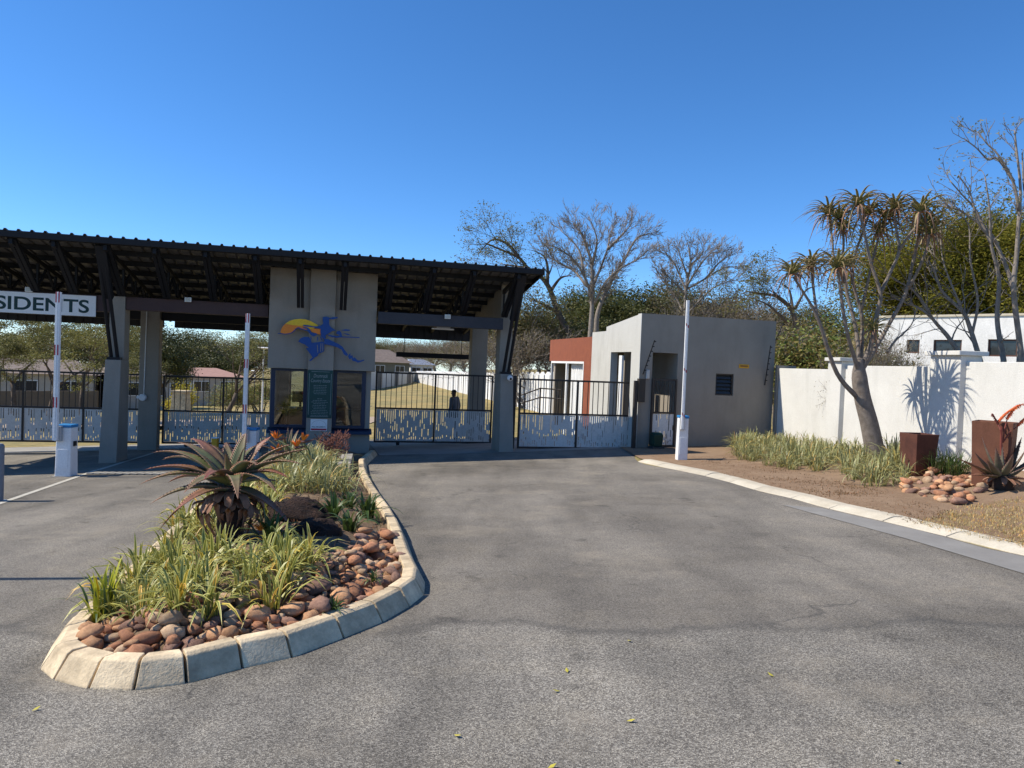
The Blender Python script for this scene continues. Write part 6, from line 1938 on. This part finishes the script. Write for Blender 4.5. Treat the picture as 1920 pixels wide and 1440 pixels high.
M_MIXB = strap_mat('sage_blade', (0.21, 0.23, 0.085), (0.58, 0.54, 0.29), 0.21, 0.37)
M_DRYB = strap_mat('dry_blade', (0.48, 0.37, 0.18), (0.60, 0.47, 0.24), 0.2, 0.5)
M_LITT = strap_mat('litter_blade', (0.20, 0.12, 0.065), (0.26, 0.17, 0.09), 0.2, 0.5)
def blades(rng, n, L0, L1, W, spread, arch, crown=0.05, seg=5, lean=None):
    V, UV, Fq = [], [], []
    for i in range(n):
        az = rng.uniform(0, 6.283)
        L = rng.uniform(L0, L1)
        out = abs(rng.normal(0, spread)) + 0.08
        d = np.array([math.cos(az), math.sin(az), 0])
        p0 = d * rng.uniform(0, crown) + np.array([rng.normal(0, crown * 0.5), rng.normal(0, crown * 0.5), -0.02])
        p1 = p0 + d * L * out * 0.35 + np.array([0, 0, L * 0.72])
        hz = max(0.1, 1.0 - out * arch)
        p2 = p0 + d * L * min(1.0, out * 1.15) + np.array([0, 0, L * hz * 0.95])
        side = np.array([-d[1], d[0], 0])
        tw = rng.uniform(-0.6, 0.6)
        w0 = W * rng.uniform(0.75, 1.25)
        n0 = len(V)
        for j in range(seg + 1):
            t = j / seg
            p = bez(p0, p1, p2, t)
            w = w0 * (0.55 + 1.3 * t if t < 0.35 else 1.0) * (1 - max(0, (t - 0.35) / 0.65) ** 2.2) * 0.5
            ca, sa = math.cos(tw * t), math.sin(tw * t)
            sd_ = side * ca + np.array([0, 0, 1.0]) * sa
            V += [p - sd_ * w, p + np.array([0, 0, -0.25 * w]), p + sd_ * w]
            UV += [(0, t), (0.5, t), (1, t)]
        for j in range(seg):
            a = n0 + j * 3
            Fq += [(a, a + 1, a + 4, a + 3), (a + 1, a + 2, a + 5, a + 4)]
    return np.array(V), UV, Fq
def blade_mesh(seed, mat, n, L0, L1, W, spread, arch, **kw):
    V, UV, Fq = blades(np.random.default_rng(seed), n, L0, L1, W, spread, arch, **kw)
    return mesh_np('blades', V, Fq, mat, True, UV)
VARI = [blade_mesh(s, M_VARI, 28, 0.22, 0.46, 0.024, 0.72, 0.68, crown=0.06) for s in range(7)]
VARM = [blade_mesh(s + 20, M_MIXB, 46, 0.25, 0.52, 0.016, 0.8, 0.68, crown=0.11) for s in range(6)]
GRN = [blade_mesh(s + 40, M_GRNB, 30, 0.26, 0.42, 0.034, 0.6, 0.7, crown=0.05) for s in range(3)]
TALL = [blade_mesh(s + 60, M_MIXB, 46, 0.45, 0.75, 0.022, 0.55, 0.6, crown=0.1) for s in range(3)]
GRASS = [blade_mesh(s + 80, M_GRNB, 90, 0.35, 0.62, 0.010, 0.5, 0.6, crown=0.1) for s in range(2)]
def clump(name, me, x, y, z, sc_, rz, label, group, cat='plant'):
    t = thing(name, (x, y, z), rz, label, cat, group)
    t.scale = (sc_,) * 3
    place('leaves', me, parent=t)
    return t
def px_scatter(poly, n, dmin, dz, seed):
    r = random.Random(seed); out = []; tries = 0
    xs_ = [p[0] for p in poly]; ys_ = [p[1] for p in poly]
    while len(out) < n and tries < 9000:
        tries += 1
        x, y = r.uniform(min(xs_), max(xs_)), r.uniform(min(ys_), max(ys_))
        if in_poly((x, y), poly):
            g = G(x, y, dz)
            if all((g[0] - q[0]) ** 2 + (g[1] - q[1]) ** 2 > dmin * dmin for q in out):
                out.append((g[0], g[1]))
    return out
rnd = random.Random(5)
A1 = [(165, 1135), (215, 1095), (290, 1035), (350, 1025), (425, 1062), (560, 1062), (605, 1085), (565, 1112), (470, 1142), (330, 1152), (220, 1152)]
for x, y in px_scatter(A1, 40, 0.16, 0.2, 1):
    clump('flax_lily', rnd.choice(VARI), x, y, bed_z(x, y), rnd.uniform(0.68, 1.05), rnd.uniform(0, 6.28), 'cream-edged variegated flax lily clump in front of the big aloe', 'variegated flax lilies around the big aloe')
A2 = [(290, 1000), (350, 955), (400, 925), (470, 895), (520, 905), (540, 940), (500, 985), (420, 1010), (340, 1010)]
for x, y in px_scatter(A2, 26, 0.24, 0.2, 2):
    clump('flax_lily', rnd.choice(VARI), x, y, bed_z(x, y), rnd.uniform(0.85, 1.15), rnd.uniform(0, 6.28), 'cream-edged variegated flax lily clump behind the big aloe', 'variegated flax lilies behind the big aloe')
A3 = [(522, 915), (556, 872), (588, 872), (622, 892), (648, 908), (640, 925), (600, 935), (550, 932)]
for x, y in px_scatter(A3, 28, 0.30, 0.2, 3):
    clump('flax_lily', rnd.choice(VARM), x, y, bed_z(x, y), rnd.uniform(1.0, 1.35), rnd.uniform(0, 6.28), 'sage green striped strap-leaf clump at the back of the island', 'strap-leaf clumps at the back of the island')
g = G(190, 1146, 0.15)
yl = thing('yellow_flax', (g[0], g[1], bed_z(g[0], g[1])), 0, 'upright bright yellow-green strap-leaf plant at the left front of the island', 'plant')
place('leaves', blade_mesh(300, M_YELB, 20, 0.30, 0.50, 0.030, 0.2, 0.4, crown=0.05), parent=yl)
place('outer_leaves', blade_mesh(301, M_GRNB, 16, 0.30, 0.45, 0.016, 0.6, 0.6, crown=0.05), parent=yl)
for (px, py, s, lab) in [(625, 985, 0.9, 'broad green strap-leaf plant beside the round brown boulder'), (655, 1000, 0.9, 'broad green strap-leaf plant between boulder and kerb stones'), (688, 965, 1.1, 'broad green strap-leaf plant against the right island kerb'), (655, 955, 0.9, 'broad green strap-leaf plant behind the kerb-side one')]:
    g = G(px, py, 0.15)
    clump('green_lily', rnd.choice(GRN), g[0], g[1], bed_z(g[0], g[1]), s, rnd.uniform(0, 6.28), lab, 'green lilies by the boulders')
for (px, py, lab) in [(625, 1140, 'tiny green weed among the front cobbles'), (700, 1090, 'tiny green weed beside the kerb cobbles')]:
    g = G(px, py, 0.15)
    clump('weed', GRN[0], g[0], g[1], bed_z(g[0], g[1]) + 0.05, 0.35, 1.0, lab, None)
# second aloe at the back of the island
YB = 12.3
BC = at(540, 866, YB)
a2 = thing('small_aloe', (BC[0], BC[1], bed_z(BC[0], BC[1])), 0, 'spiky aloe behind the big one, below the guardhouse window', 'aloe')
for (px, py, dy) in [(490, 818, .1), (505, 806, .3), (520, 803, -.1), (540, 800, .2), (548, 803, .2), (570, 812, .1), (575, 822, -.2), (560, 806, .4), (480, 835, -.2), (590, 840, -.3), (530, 815, -.4), (500, 850, -.4), (580, 855, .3)]:
    tip = at(px, py, YB + dy); base = BC + np.array([0, 0, 0.02])
    ctrl = base + (tip - base) * 0.5 + np.array([0, 0, 0.13])
    leaf_obj(a2, 'leaf', M_ALOE, (base, ctrl, tip, 0.075, 0.02), seg=9, teeth=12, tl=0.012)
m_ = MB(); m_.tube([(BC[0], BC[1], bed_z(BC[0], BC[1]) - 0.05), (BC[0], BC[1], BC[2] + 0.03)], [0.08, 0.06], 8); m_.build('stem', MATS['aloe_stem'], a2)
# strelitzia
M_ORNG = surf('strelitzia_orange', (0.75, 0.22, 0.015), (0.68, 0.15, 0.012), 0.5, 8, 40, 0.05)
def flower(parent, P, s=1.0, seed=0):
    r = random.Random(seed)
    P = np.array(P)
    m_ = MB()
    for k in range(6):
        a = r.uniform(-0.9, 0.9); b_ = r.uniform(-0.5, 0.5)
        d = np.array([math.sin(a), b_ * 0.7, math.cos(a)])
        q = P + d * 0.11 * s
        m_.tube([tuple(P), tuple((P + q) / 2 + np.array([0, 0, 0.005])), tuple(q)], [0.006 * s, 0.016 * s, 0.001], 4)
    m_.build('flower', M_ORNG, parent)
    m_ = MB(); m_.tube([tuple(P + np.array([-0.02, 0, -0.01]) * s), tuple(P + np.array([0.06, 0, 0.0]) * s), tuple(P + np.array([0.15, 0, 0.03]) * s)], [0.018 * s, 0.016 * s, 0.002], 5)
    m_.build('beak', surf('strelitzia_beak', (0.16, 0.07, 0.055), None, 0.5), parent)
SB = G(590, 905, 0.2)
st = thing('crane_flower', (SB[0], SB[1], bed_z(SB[0], SB[1])), 0, 'crane flower plant with several orange blooms behind the big aloe', 'plant')
place('leaves', TALL[0], (0, 0, 0), parent=st)
for i, (px, py) in enumerate([(568, 827), (556, 838), (519, 847), (518, 823)]):
    Pf = at(px, py, SB[1] - 0.1 + 0.15 * i)
    flower(st, Pf, 1.25, i)
    m_ = MB(); m_.tube([(SB[0] - 0.1, SB[1], bed_z(SB[0], SB[1])), tuple((Pf + np.array([SB[0], SB[1], Pf[2]])) / 2 - np.array([0, 0, 0.15])), tuple(Pf)], 0.010, 5); m_.build('stalk', surf('stalk_green', (0.10, 0.13, 0.05), None, 0.5), st)
S2 = G(505, 1035, 0.2)
st2 = thing('crane_flower', (S2[0], S2[1], bed_z(S2[0], S2[1])), 0, 'single orange crane flower beside the foot of the big aloe', 'plant')
place('leaves', GRN[1], parent=st2)
Pf = at(489, 996, S2[1]); flower(st2, Pf, 0.75, 9)
m_ = MB(); m_.tube([(S2[0], S2[1], bed_z(S2[0], S2[1])), tuple(Pf)], 0.007, 5); m_.build('stalk', MATS['stalk_green'], st2)
# dry red flower heads
D0 = G(625, 868, 0.2)
dh = thing('dry_flower_stalks', (D0[0], D0[1], bed_z(D0[0], D0[1])), 0, 'tangle of dry reddish flower stalks in front of the guardhouse pier', 'plant')
m_ = MB(); r = random.Random(3)
for k in range(60):
    P0 = np.array([D0[0] + r.uniform(-0.15, 0.15), D0[1] + r.uniform(-0.2, 0.2), bed_z(D0[0], D0[1])])
    top = at(r.uniform(596, 652), r.uniform(812, 850), D0[1] + r.uniform(-0.3, 0.3))
    m_.tube([tuple(P0), tuple((P0 + top) / 2 + np.array([r.uniform(-0.05, 0.05), 0, 0.05])), tuple(top)], [0.006, 0.006, 0.005], 3, cap=False)
    for j in range(4):
        q = top + np.array([r.uniform(-0.1, 0.1), r.uniform(-0.1, 0.1), r.uniform(-0.02, 0.1)])
        m_.tube([tuple(top - np.array([0, 0, 0.03])), tuple(q)], [0.005, 0.009], 3, cap=False)
o = m_.build('stalks', surf('dry_red', (0.19, 0.075, 0.055), (0.13, 0.06, 0.045), 0.9), dh); o['kind'] = 'stuff'
# boulders
def boulder(label, px, py, Y, rx, ry, rz, seed, rot):
    p = at(px, py, Y)
    bm = bmesh.new(); bmesh.ops.create_icosphere(bm, subdivisions=4, radius=1.0)
    for v in bm.verts:
        c = v.co
        n = noise.noise(c * 0.9 + Vector((seed, 0, 0))) * 0.35 + noise.noise(c * 2.2 + Vector((0, seed, 0))) * 0.16 + abs(noise.noise(c * 4.5 + Vector((0, 0, seed)))) * 0.16
        v.co = c * (1 + n)
    me = bpy.data.meshes.new('boulder'); bm.to_mesh(me); bm.free(); me.materials.append(M_BOULD)
    me.polygons.foreach_set('use_smooth', [True] * len(me.polygons))
    o = place('boulder', me, (p[0], p[1], p[2]), (0.1, 0.15, rot), (rx, ry, rz))
    tag(o, label, 'boulder')
boulder('large dark jagged boulder behind the big aloe', 566, 966, 7.9, 0.33, 0.24, 0.165, 3.3, 0.3)
boulder('rounded brown boulder in front of the dark jagged one', 590, 1002, 7.1, 0.24, 0.2, 0.16, 8.1, 1.1)

# ------------------------------------------------------------------ right-hand bed
B1 = [(1362, 842), (1400, 826), (1450, 828), (1540, 838), (1640, 850), (1692, 862), (1690, 900), (1655, 903), (1590, 886), (1500, 872), (1430, 862), (1380, 852)]
for x, y in px_scatter(B1, 96, 0.24, 0.16, 7):
    clump('flax_lily', rnd.choice(VARM), x, y, verge_z(x, y), rnd.uniform(0.75, 1.3), rnd.uniform(0, 6.28), 'grassy sage-green tuft in the bed along the boundary wall', 'tufts in the bed along the wall')
for px, py, s in ((1685, 880, 1.3), (1672, 862, 1.25)):
    g = G(px, py, 0.16); clump('flax_lily', TALL[1], g[0], g[1], verge_z(g[0], g[1]), s * 0.75, 0.4, 'taller dark tuft beside the dark planter', 'taller tufts beside the dark planter')
g = G(1785, 893, 0.16)
for k, (dx, dy) in enumerate(((0, 0), (0.2, 0.12), (-0.2, 0.15), (0.1, 0.35))):
    clump('green_grass', GRASS[k % 2], g[0] + dx, g[1] + dy, verge_z(g[0], g[1]), 1.0, k * 1.3, 'fresh green grass tuft between the two rusty planters', 'green tufts between the planters')
ST2 = [(1690, 906), (1740, 893), (1810, 896), (1850, 908), (1845, 930), (1800, 940), (1740, 930), (1690, 922)]
scatter_stones(ST2, 64, 0.05, 0.10, verge_z, verge, 0.25, 0.82)
ST3 = [(1560, 812), (1480, 815), (1480, 826), (1560, 828)]
scatter_stones([(1464, 822), (1500, 814), (1512, 826), (1480, 834)], 8, 0.07, 0.12, verge_z, verge, 0.5, 0.8)

# flowering aloe at the right
YC = 10.7
CC = at(1880, 893, YC)
cz = verge_z(CC[0], CC[1])
fa = thing('flowering_aloe', (CC[0], CC[1], cz), 0, 'grey-green aloe with orange flower spikes at the right edge', 'aloe')
m_ = MB(); m_.tube([(CC[0] + 0.02, CC[1], cz - 0.05), (CC[0], CC[1], CC[2] + 0.02)], [0.15, 0.12], 10); m_.build('stem', MATS['aloe_stem'], fa, smooth=True)
for (px, py, dy, red) in [(1840, 816, .1, 0), (1827, 847, -.1, 0), (1793, 858, -.15, 1), (1819, 891, -.35, 1), (1867, 838, -.2, 0), (1887, 813, .15, 0), (1916, 819, .1, 0), (1926, 838, -.1, 0), (1935, 868, -.2, 0), (1930, 900, -.3, 1), (1855, 830, .3, 0), (1905, 826, .3, 0), (1900, 850, -.35, 0), (1850, 862, -.4, 0), (1945, 850, .2, 0), (1815, 866, .35, 0), (1878, 822, 0, 0)]:
    tip = at(px, py, YC + dy); base = CC + np.array([(tip[0] - CC[0]) * 0.12, 0, 0.0])
    L = np.linalg.norm(tip - base)
    ctrl = base + (tip - base) * 0.45 + np.array([(tip[0] - CC[0]) * 0.12, (tip[1] - CC[1]) * 0.2, -0.03 * L if tip[2] > CC[2] + 0.3 else 0.05 * L])
    leaf_obj(fa, 'leaf', M_ALOER if red else M_ALOEB, (base, ctrl, tip, 0.14, 0.034), seg=9, teeth=10, tl=0.016)
for i in range(12):
    az = i * 2.4; d = np.array([math.cos(az), math.sin(az), 0])
    base = CC + d * 0.1; tip = np.array([CC[0], CC[1], cz + 0.05]) + d * 0.2; ctrl = base + d * 0.22 + np.array([0, 0, -0.08])
    leaf_obj(fa, 'dead_leaf', M_ALOED, (base, ctrl, tip, 0.08, 0.012), seg=7)
M_RACE = surf('aloe_flower', (0.70, 0.16, 0.035), (0.62, 0.09, 0.035), 0.6, 14, 90, 0.8)
def raceme(pts, r0, mat=None):
    P = [at(x, y, YC + 0.05) for x, y in pts]
    m_ = MB()
    n = 16
    C = [bez(P[0], P[1], P[2], k / n) for k in range(n + 1)]
    m_.tube([tuple(c) for c in C], [r0 * (0.55 + 0.45 * (1 - k / n)) * (1 if k < n - 1 else 0.4) for k in range(n + 1)], 8)
    rr = random.Random(int(pts[0][0]))
    for k in range(3, n * 4):
        c = bez(P[0], P[1], P[2], k / (n * 4.0)); a = k * 2.4
        q = c + np.array([math.cos(a), math.sin(a), 0.6 * math.sin(a * 1.7)]) * r0 * 1.5 + np.array([0, 0, -0.012])
        m_.tube([tuple(c), tuple(q)], [0.007, 0.003], 4, cap=False)
    m_.build('flower_spike', mat or M_RACE, fa)
raceme([(1871, 792), (1888, 768), (1919, 757)], 0.020)
raceme([(1888, 786), (1898, 768), (1912, 758)], 0.020)
raceme([(1909, 798), (1918, 786), (1932, 776)], 0.020)
raceme([(1860, 776), (1866, 784), (1873, 798)], 0.014, surf('bud_brown', (0.20, 0.05, 0.035), None, 0.7))
m_ = MB()
top = at(1878, 800, YC)
m_.tube([tuple(CC), tuple(at(1877, 835, YC)), tuple(top)], [0.022, 0.018, 0.014], 6)
m_.build('flower_stalk', MATS['bud_brown'], fa)
for q in ((1871, 793), (1888, 787), (1909, 799)):
    m_ = MB(); m_.tube([tuple(at(1880, 830, YC)), tuple(at((1880 + q[0]) / 2, (818 + q[1]) / 2, YC)), tuple(at(q[0], q[1], YC + 0.05))], [0.012, 0.010, 0.008], 5); m_.build('flower_stalk', MATS['bud_brown'], fa)

# ------------------------------------------------------------------ tree aloe
YT = 15.0
def tp(x, y, dy=0.0):
    return at(1420 + x / 2.88, 200 + y / 2.88, YT + dy)
tb = at(1642, 868, YT)
ta = thing('tree_aloe', (tb[0], tb[1], verge_z(tb[0], tb[1])), 0, 'tall branching tree aloe with drooping rosettes in the bed before the wall', 'tree aloe')
def limb(pts, r0, r1):
    P = [np.array(p) for p in pts]
    C = smooth_line(P, 5)
    n = len(C)
    m_ = MB()
    m_.tube([tuple(c) for c in C], [(r0 + (r1 - r0) * (k / (n - 1)) ** 0.7) * 0.68 for k in range(n)], 9)
    m_.build('branch', M_BARKA, ta, smooth=True)
zb0 = verge_z(tb[0], tb[1])
trunk = [np.array([tb[0] + 0.03, tb[1], zb0 - 0.15]), at(1640, 845, YT), at(1630, 795, YT), at(1617, 745, YT), at(1611, 702, YT), at(1612, 672, YT - .05)]
C = smooth_line(trunk, 6); n = len(C)
m_ = MB(); m_.tube([tuple(c) for c in C], [0.215 - 0.08 * (k / (n - 1)) ** 0.7 if k < n - 7 else 0.14 - 0.011 * (k - n + 7) for k in range(n)], 14); m_.build('trunk', M_BARKA, ta, smooth=True)
fk = at(1611, 702, YT)
limb([at(1614, 752, YT), tp(430, 1440, -.15), tp(340, 1180, -.35), tp(290, 1070, -.4), tp(195, 920, -.5)], 0.085, 0.03)
limb([tp(322, 1130, -.37), tp(300, 960, -.2), tp(290, 870, -.1)], 0.045, 0.03)
limb([fk, tp(535, 1390, -.1), tp(480, 1200, -.3), tp(445, 960, -.4), tp(435, 880, -.45)], 0.08, 0.035)
limb([fk, tp(548, 1330, .15), tp(528, 1180, .3), tp(478, 980, .4), tp(462, 830, .4), tp(465, 700, .4), tp(442, 610, .4)], 0.075, 0.03)
limb([tp(470, 950, .4), tp(415, 820, .5), tp(405, 720, .55), tp(386, 590, .6)], 0.04, 0.028)
limb([fk, tp(565, 1280, .3), tp(562, 1120, .45), tp(515, 940, .5), tp(530, 800, .5), tp(565, 690, .5), tp(600, 590, .5)], 0.07, 0.028)
limb([tp(562, 1100, .45), tp(600, 930, .5), tp(640, 760, .5), tp(660, 690, .5)], 0.045, 0.03)
limb([fk, tp(615, 1280, -.1), tp(650, 1100, -.2), tp(665, 1010, -.2), tp(612, 840, -.2), tp(580, 690, -.2), tp(545, 540, -.2)], 0.085, 0.032)
limb([tp(664, 1010, -.2), tp(720, 890, -.1), tp(765, 780, -.1), tp(750, 660, 0), tp(740, 560, 0)], 0.06, 0.03)
limb([tp(765, 780, -.1), tp(815, 700, -.3), tp(860, 640, -.35), tp(885, 565, -.4)], 0.045, 0.03)
limb([fk, tp(640, 1300, .2), tp(720, 1160, .25), tp(800, 1010, .2), tp(842, 830, .2), tp(872, 700, .2), tp(905, 640, .2)], 0.08, 0.032)
limb([tp(815, 985, .2), tp(870, 880, .0), tp(910, 780, -.1), tp(935, 690, -.1)], 0.05, 0.03)
limb([fk, tp(612, 1330, -.2), tp(620, 1240, -.35)], 0.05, 0.03)
limb([fk, tp(580, 1360, .4), tp(600, 1300, .55)], 0.05, 0.03)
def rosette(P, s, seed):
    r = random.Random(seed)
    VV_, UU_, FF_, MI = [], [], [], []
    P = np.array(P)
    m = 42
    for i in range(m):
        az = i * 2.39996 + r.uniform(-0.15, 0.15)
        f = i / m                                   # 0 young/upright ... 1 old/drooping
        d = np.array([math.cos(az), math.sin(az), 0])
        L = s * r.uniform(0.56, 0.82)
        rise = 0.55 - 0.75 * f
        base = P + d * 0.015 + np.array([0, 0, 0.05 - 0.10 * f])
        tip = base + d * L * (0.45 + 0.5 * math.sin(min(1.57, 0.5 + f * 1.3))) * (0.95 if f < 0.72 else 0.75) + np.array([0, 0, L * (rise - 0.25)])
        ctrl = base + d * L * (0.35 + 0.15 * f) + np.array([0, 0, L * (0.5 - 0.32 * f)])
        if f > 0.78:
            ctrl = base + d * L * 0.35 + np.array([0, 0, L * 0.12]); tip = base + d * L * r.uniform(0.35, 0.6) + np.array([0, 0, -L * r.uniform(0.5, 0.85)])
        V, UV, Fq = leaf_strip(base, ctrl, tip, 0.050 * s, 0.012, seg=7, teeth=0)
        n0 = len(VV_)
        VV_ += V; UU_ += UV; FF_ += [tuple(k + n0 for k in q) for q in Fq]
        MI += [1 if f > 0.80 else 0] * len(Fq)
    V = world_to(ta, np.array(VV_))
    place('rosette', mesh_np('rosette', V, FF_, [M_ALOET, M_ALOETD], True, UU_, MI), parent=ta)
ROS = [(190, 895, -.5, 1.0), (290, 855, -.1, 1.05), (435, 865, -.45, 1.15), (440, 600, .4, 1.05), (386, 575, .6, 1.05), (600, 575, .5, 1.0), (660, 680, .5, 1.05), (545, 525, -.2, 1.1), (740, 545, 0, 1.05),
       (885, 560, -.4, 1.1), (905, 640, .2, 1.1), (935, 680, -.1, 1.1), (625, 1200, -.35, 0.8), (600, 1290, .55, 0.7), (490, 850, .3, 0.9), (700, 600, .4, 0.9), (460, 660, .3, .9)]
for i, (x, y, dy, s) in enumerate(ROS):
    rosette(tp(x, y, dy), s, i)

# ------------------------------------------------------------------ dry grass, litter, fallen leaves
def grass_stuff(name, pts, mat, L0, L1, W, seed, label, cat='grass', per=3):
    rng = np.random.default_rng(seed)
    VV_, UU_, FF_ = [], [], []
    for (x, y, z) in pts:
        V, UV, Fq = blades(rng, per, L0, L1, W, 0.9, 0.75, crown=0.03, seg=2)
        n0 = len(VV_)
        VV_ += [(q[0] + x, q[1] + y, q[2] + z) for q in V]; UU_ += UV; FF_ += [tuple(k + n0 for k in q) for q in Fq]
    o = place(name, mesh_np(name, VV_, FF_, mat, True, UU_))
    tag(o, label, cat); o['kind'] = 'stuff'
rr = random.Random(17)
pts = []
PG = [(1720, 975), (1800, 945), (1920, 935), (2250, 940), (2250, 1105), (1920, 1018), (1868, 1006), (1800, 992)]
while len(pts) < 6500:
    x, y = rr.uniform(1720, 2250), rr.uniform(935, 1105)
    if in_poly((x, y), PG):
        g = G(x, y, 0.09)
        if noise.noise((g[0] * 1.5, g[1] * 1.5, 9)) > rr.uniform(-0.6, 0.35) - (x - 1720) / 400:
            pts.append((g[0], g[1], verge_z(g[0], g[1])))
grass_stuff('dry_grass', pts, M_DRYB, 0.03, 0.085, 0.006, 1, 'short dry straw-coloured grass on the verge by the kerb', per=4)
pts = []
PL = [(1300, 862), (1370, 852), (1500, 882), (1640, 912), (1760, 945), (1800, 960), (1720, 975), (1620, 945), (1480, 912), (1360, 886)]
while len(pts) < 3600:
    x, y = rr.uniform(1300, 1800), rr.uniform(852, 975)
    if in_poly((x, y), PL):
        g = G(x, y, 0.09); pts.append((g[0], g[1], verge_z(g[0], g[1])))
grass_stuff('leaf_litter', pts, M_LITT, 0.02, 0.06, 0.010, 2, 'brown dry litter scattered over the bare verge', 'litter', per=2)
pts = []
while len(pts) < 1300:
    x, y = rr.uniform(-6, -0.7), rr.uniform(4.3, 15)
    if in_poly((x, y), full_line) and edge_dist((x, y), full_line) > 0.22:
        pts.append((x, y, bed_z(x, y)))
grass_stuff('bed_litter', pts, M_LITT, 0.04, 0.12, 0.010, 3, 'brown dead leaves and twigs covering the island soil', 'litter', per=3)
for i, (px, py) in enumerate([(1183, 1352), (1063, 1258), (1043, 1296), (1180, 1202), (1035, 1438), (1445, 1266), (1682, 1428), (858, 1380), (68, 1330)]):
    g = G(px, py, 0.012)
    t = MB(); a = i * 1.7; s = 0.022
    ca, sa = math.cos(a) * s, math.sin(a) * s
    t.add([(g[0] - ca, g[1] - sa, g[2]), (g[0] + sa * 0.5, g[1] - ca * 0.5, g[2] + 0.004), (g[0] + ca, g[1] + sa, g[2] + 0.012), (g[0] - sa * 0.5, g[1] + ca * 0.5, g[2] + 0.004)], [(0, 1, 2, 3)])
    o = t.build('fallen_leaf', surf('fallen_leaf', (0.50, 0.45, 0.06), (0.42, 0.34, 0.05), 0.6))
    tag(o, 'small fallen yellow leaf lying on the asphalt', 'leaf', 'fallen leaves on the asphalt')
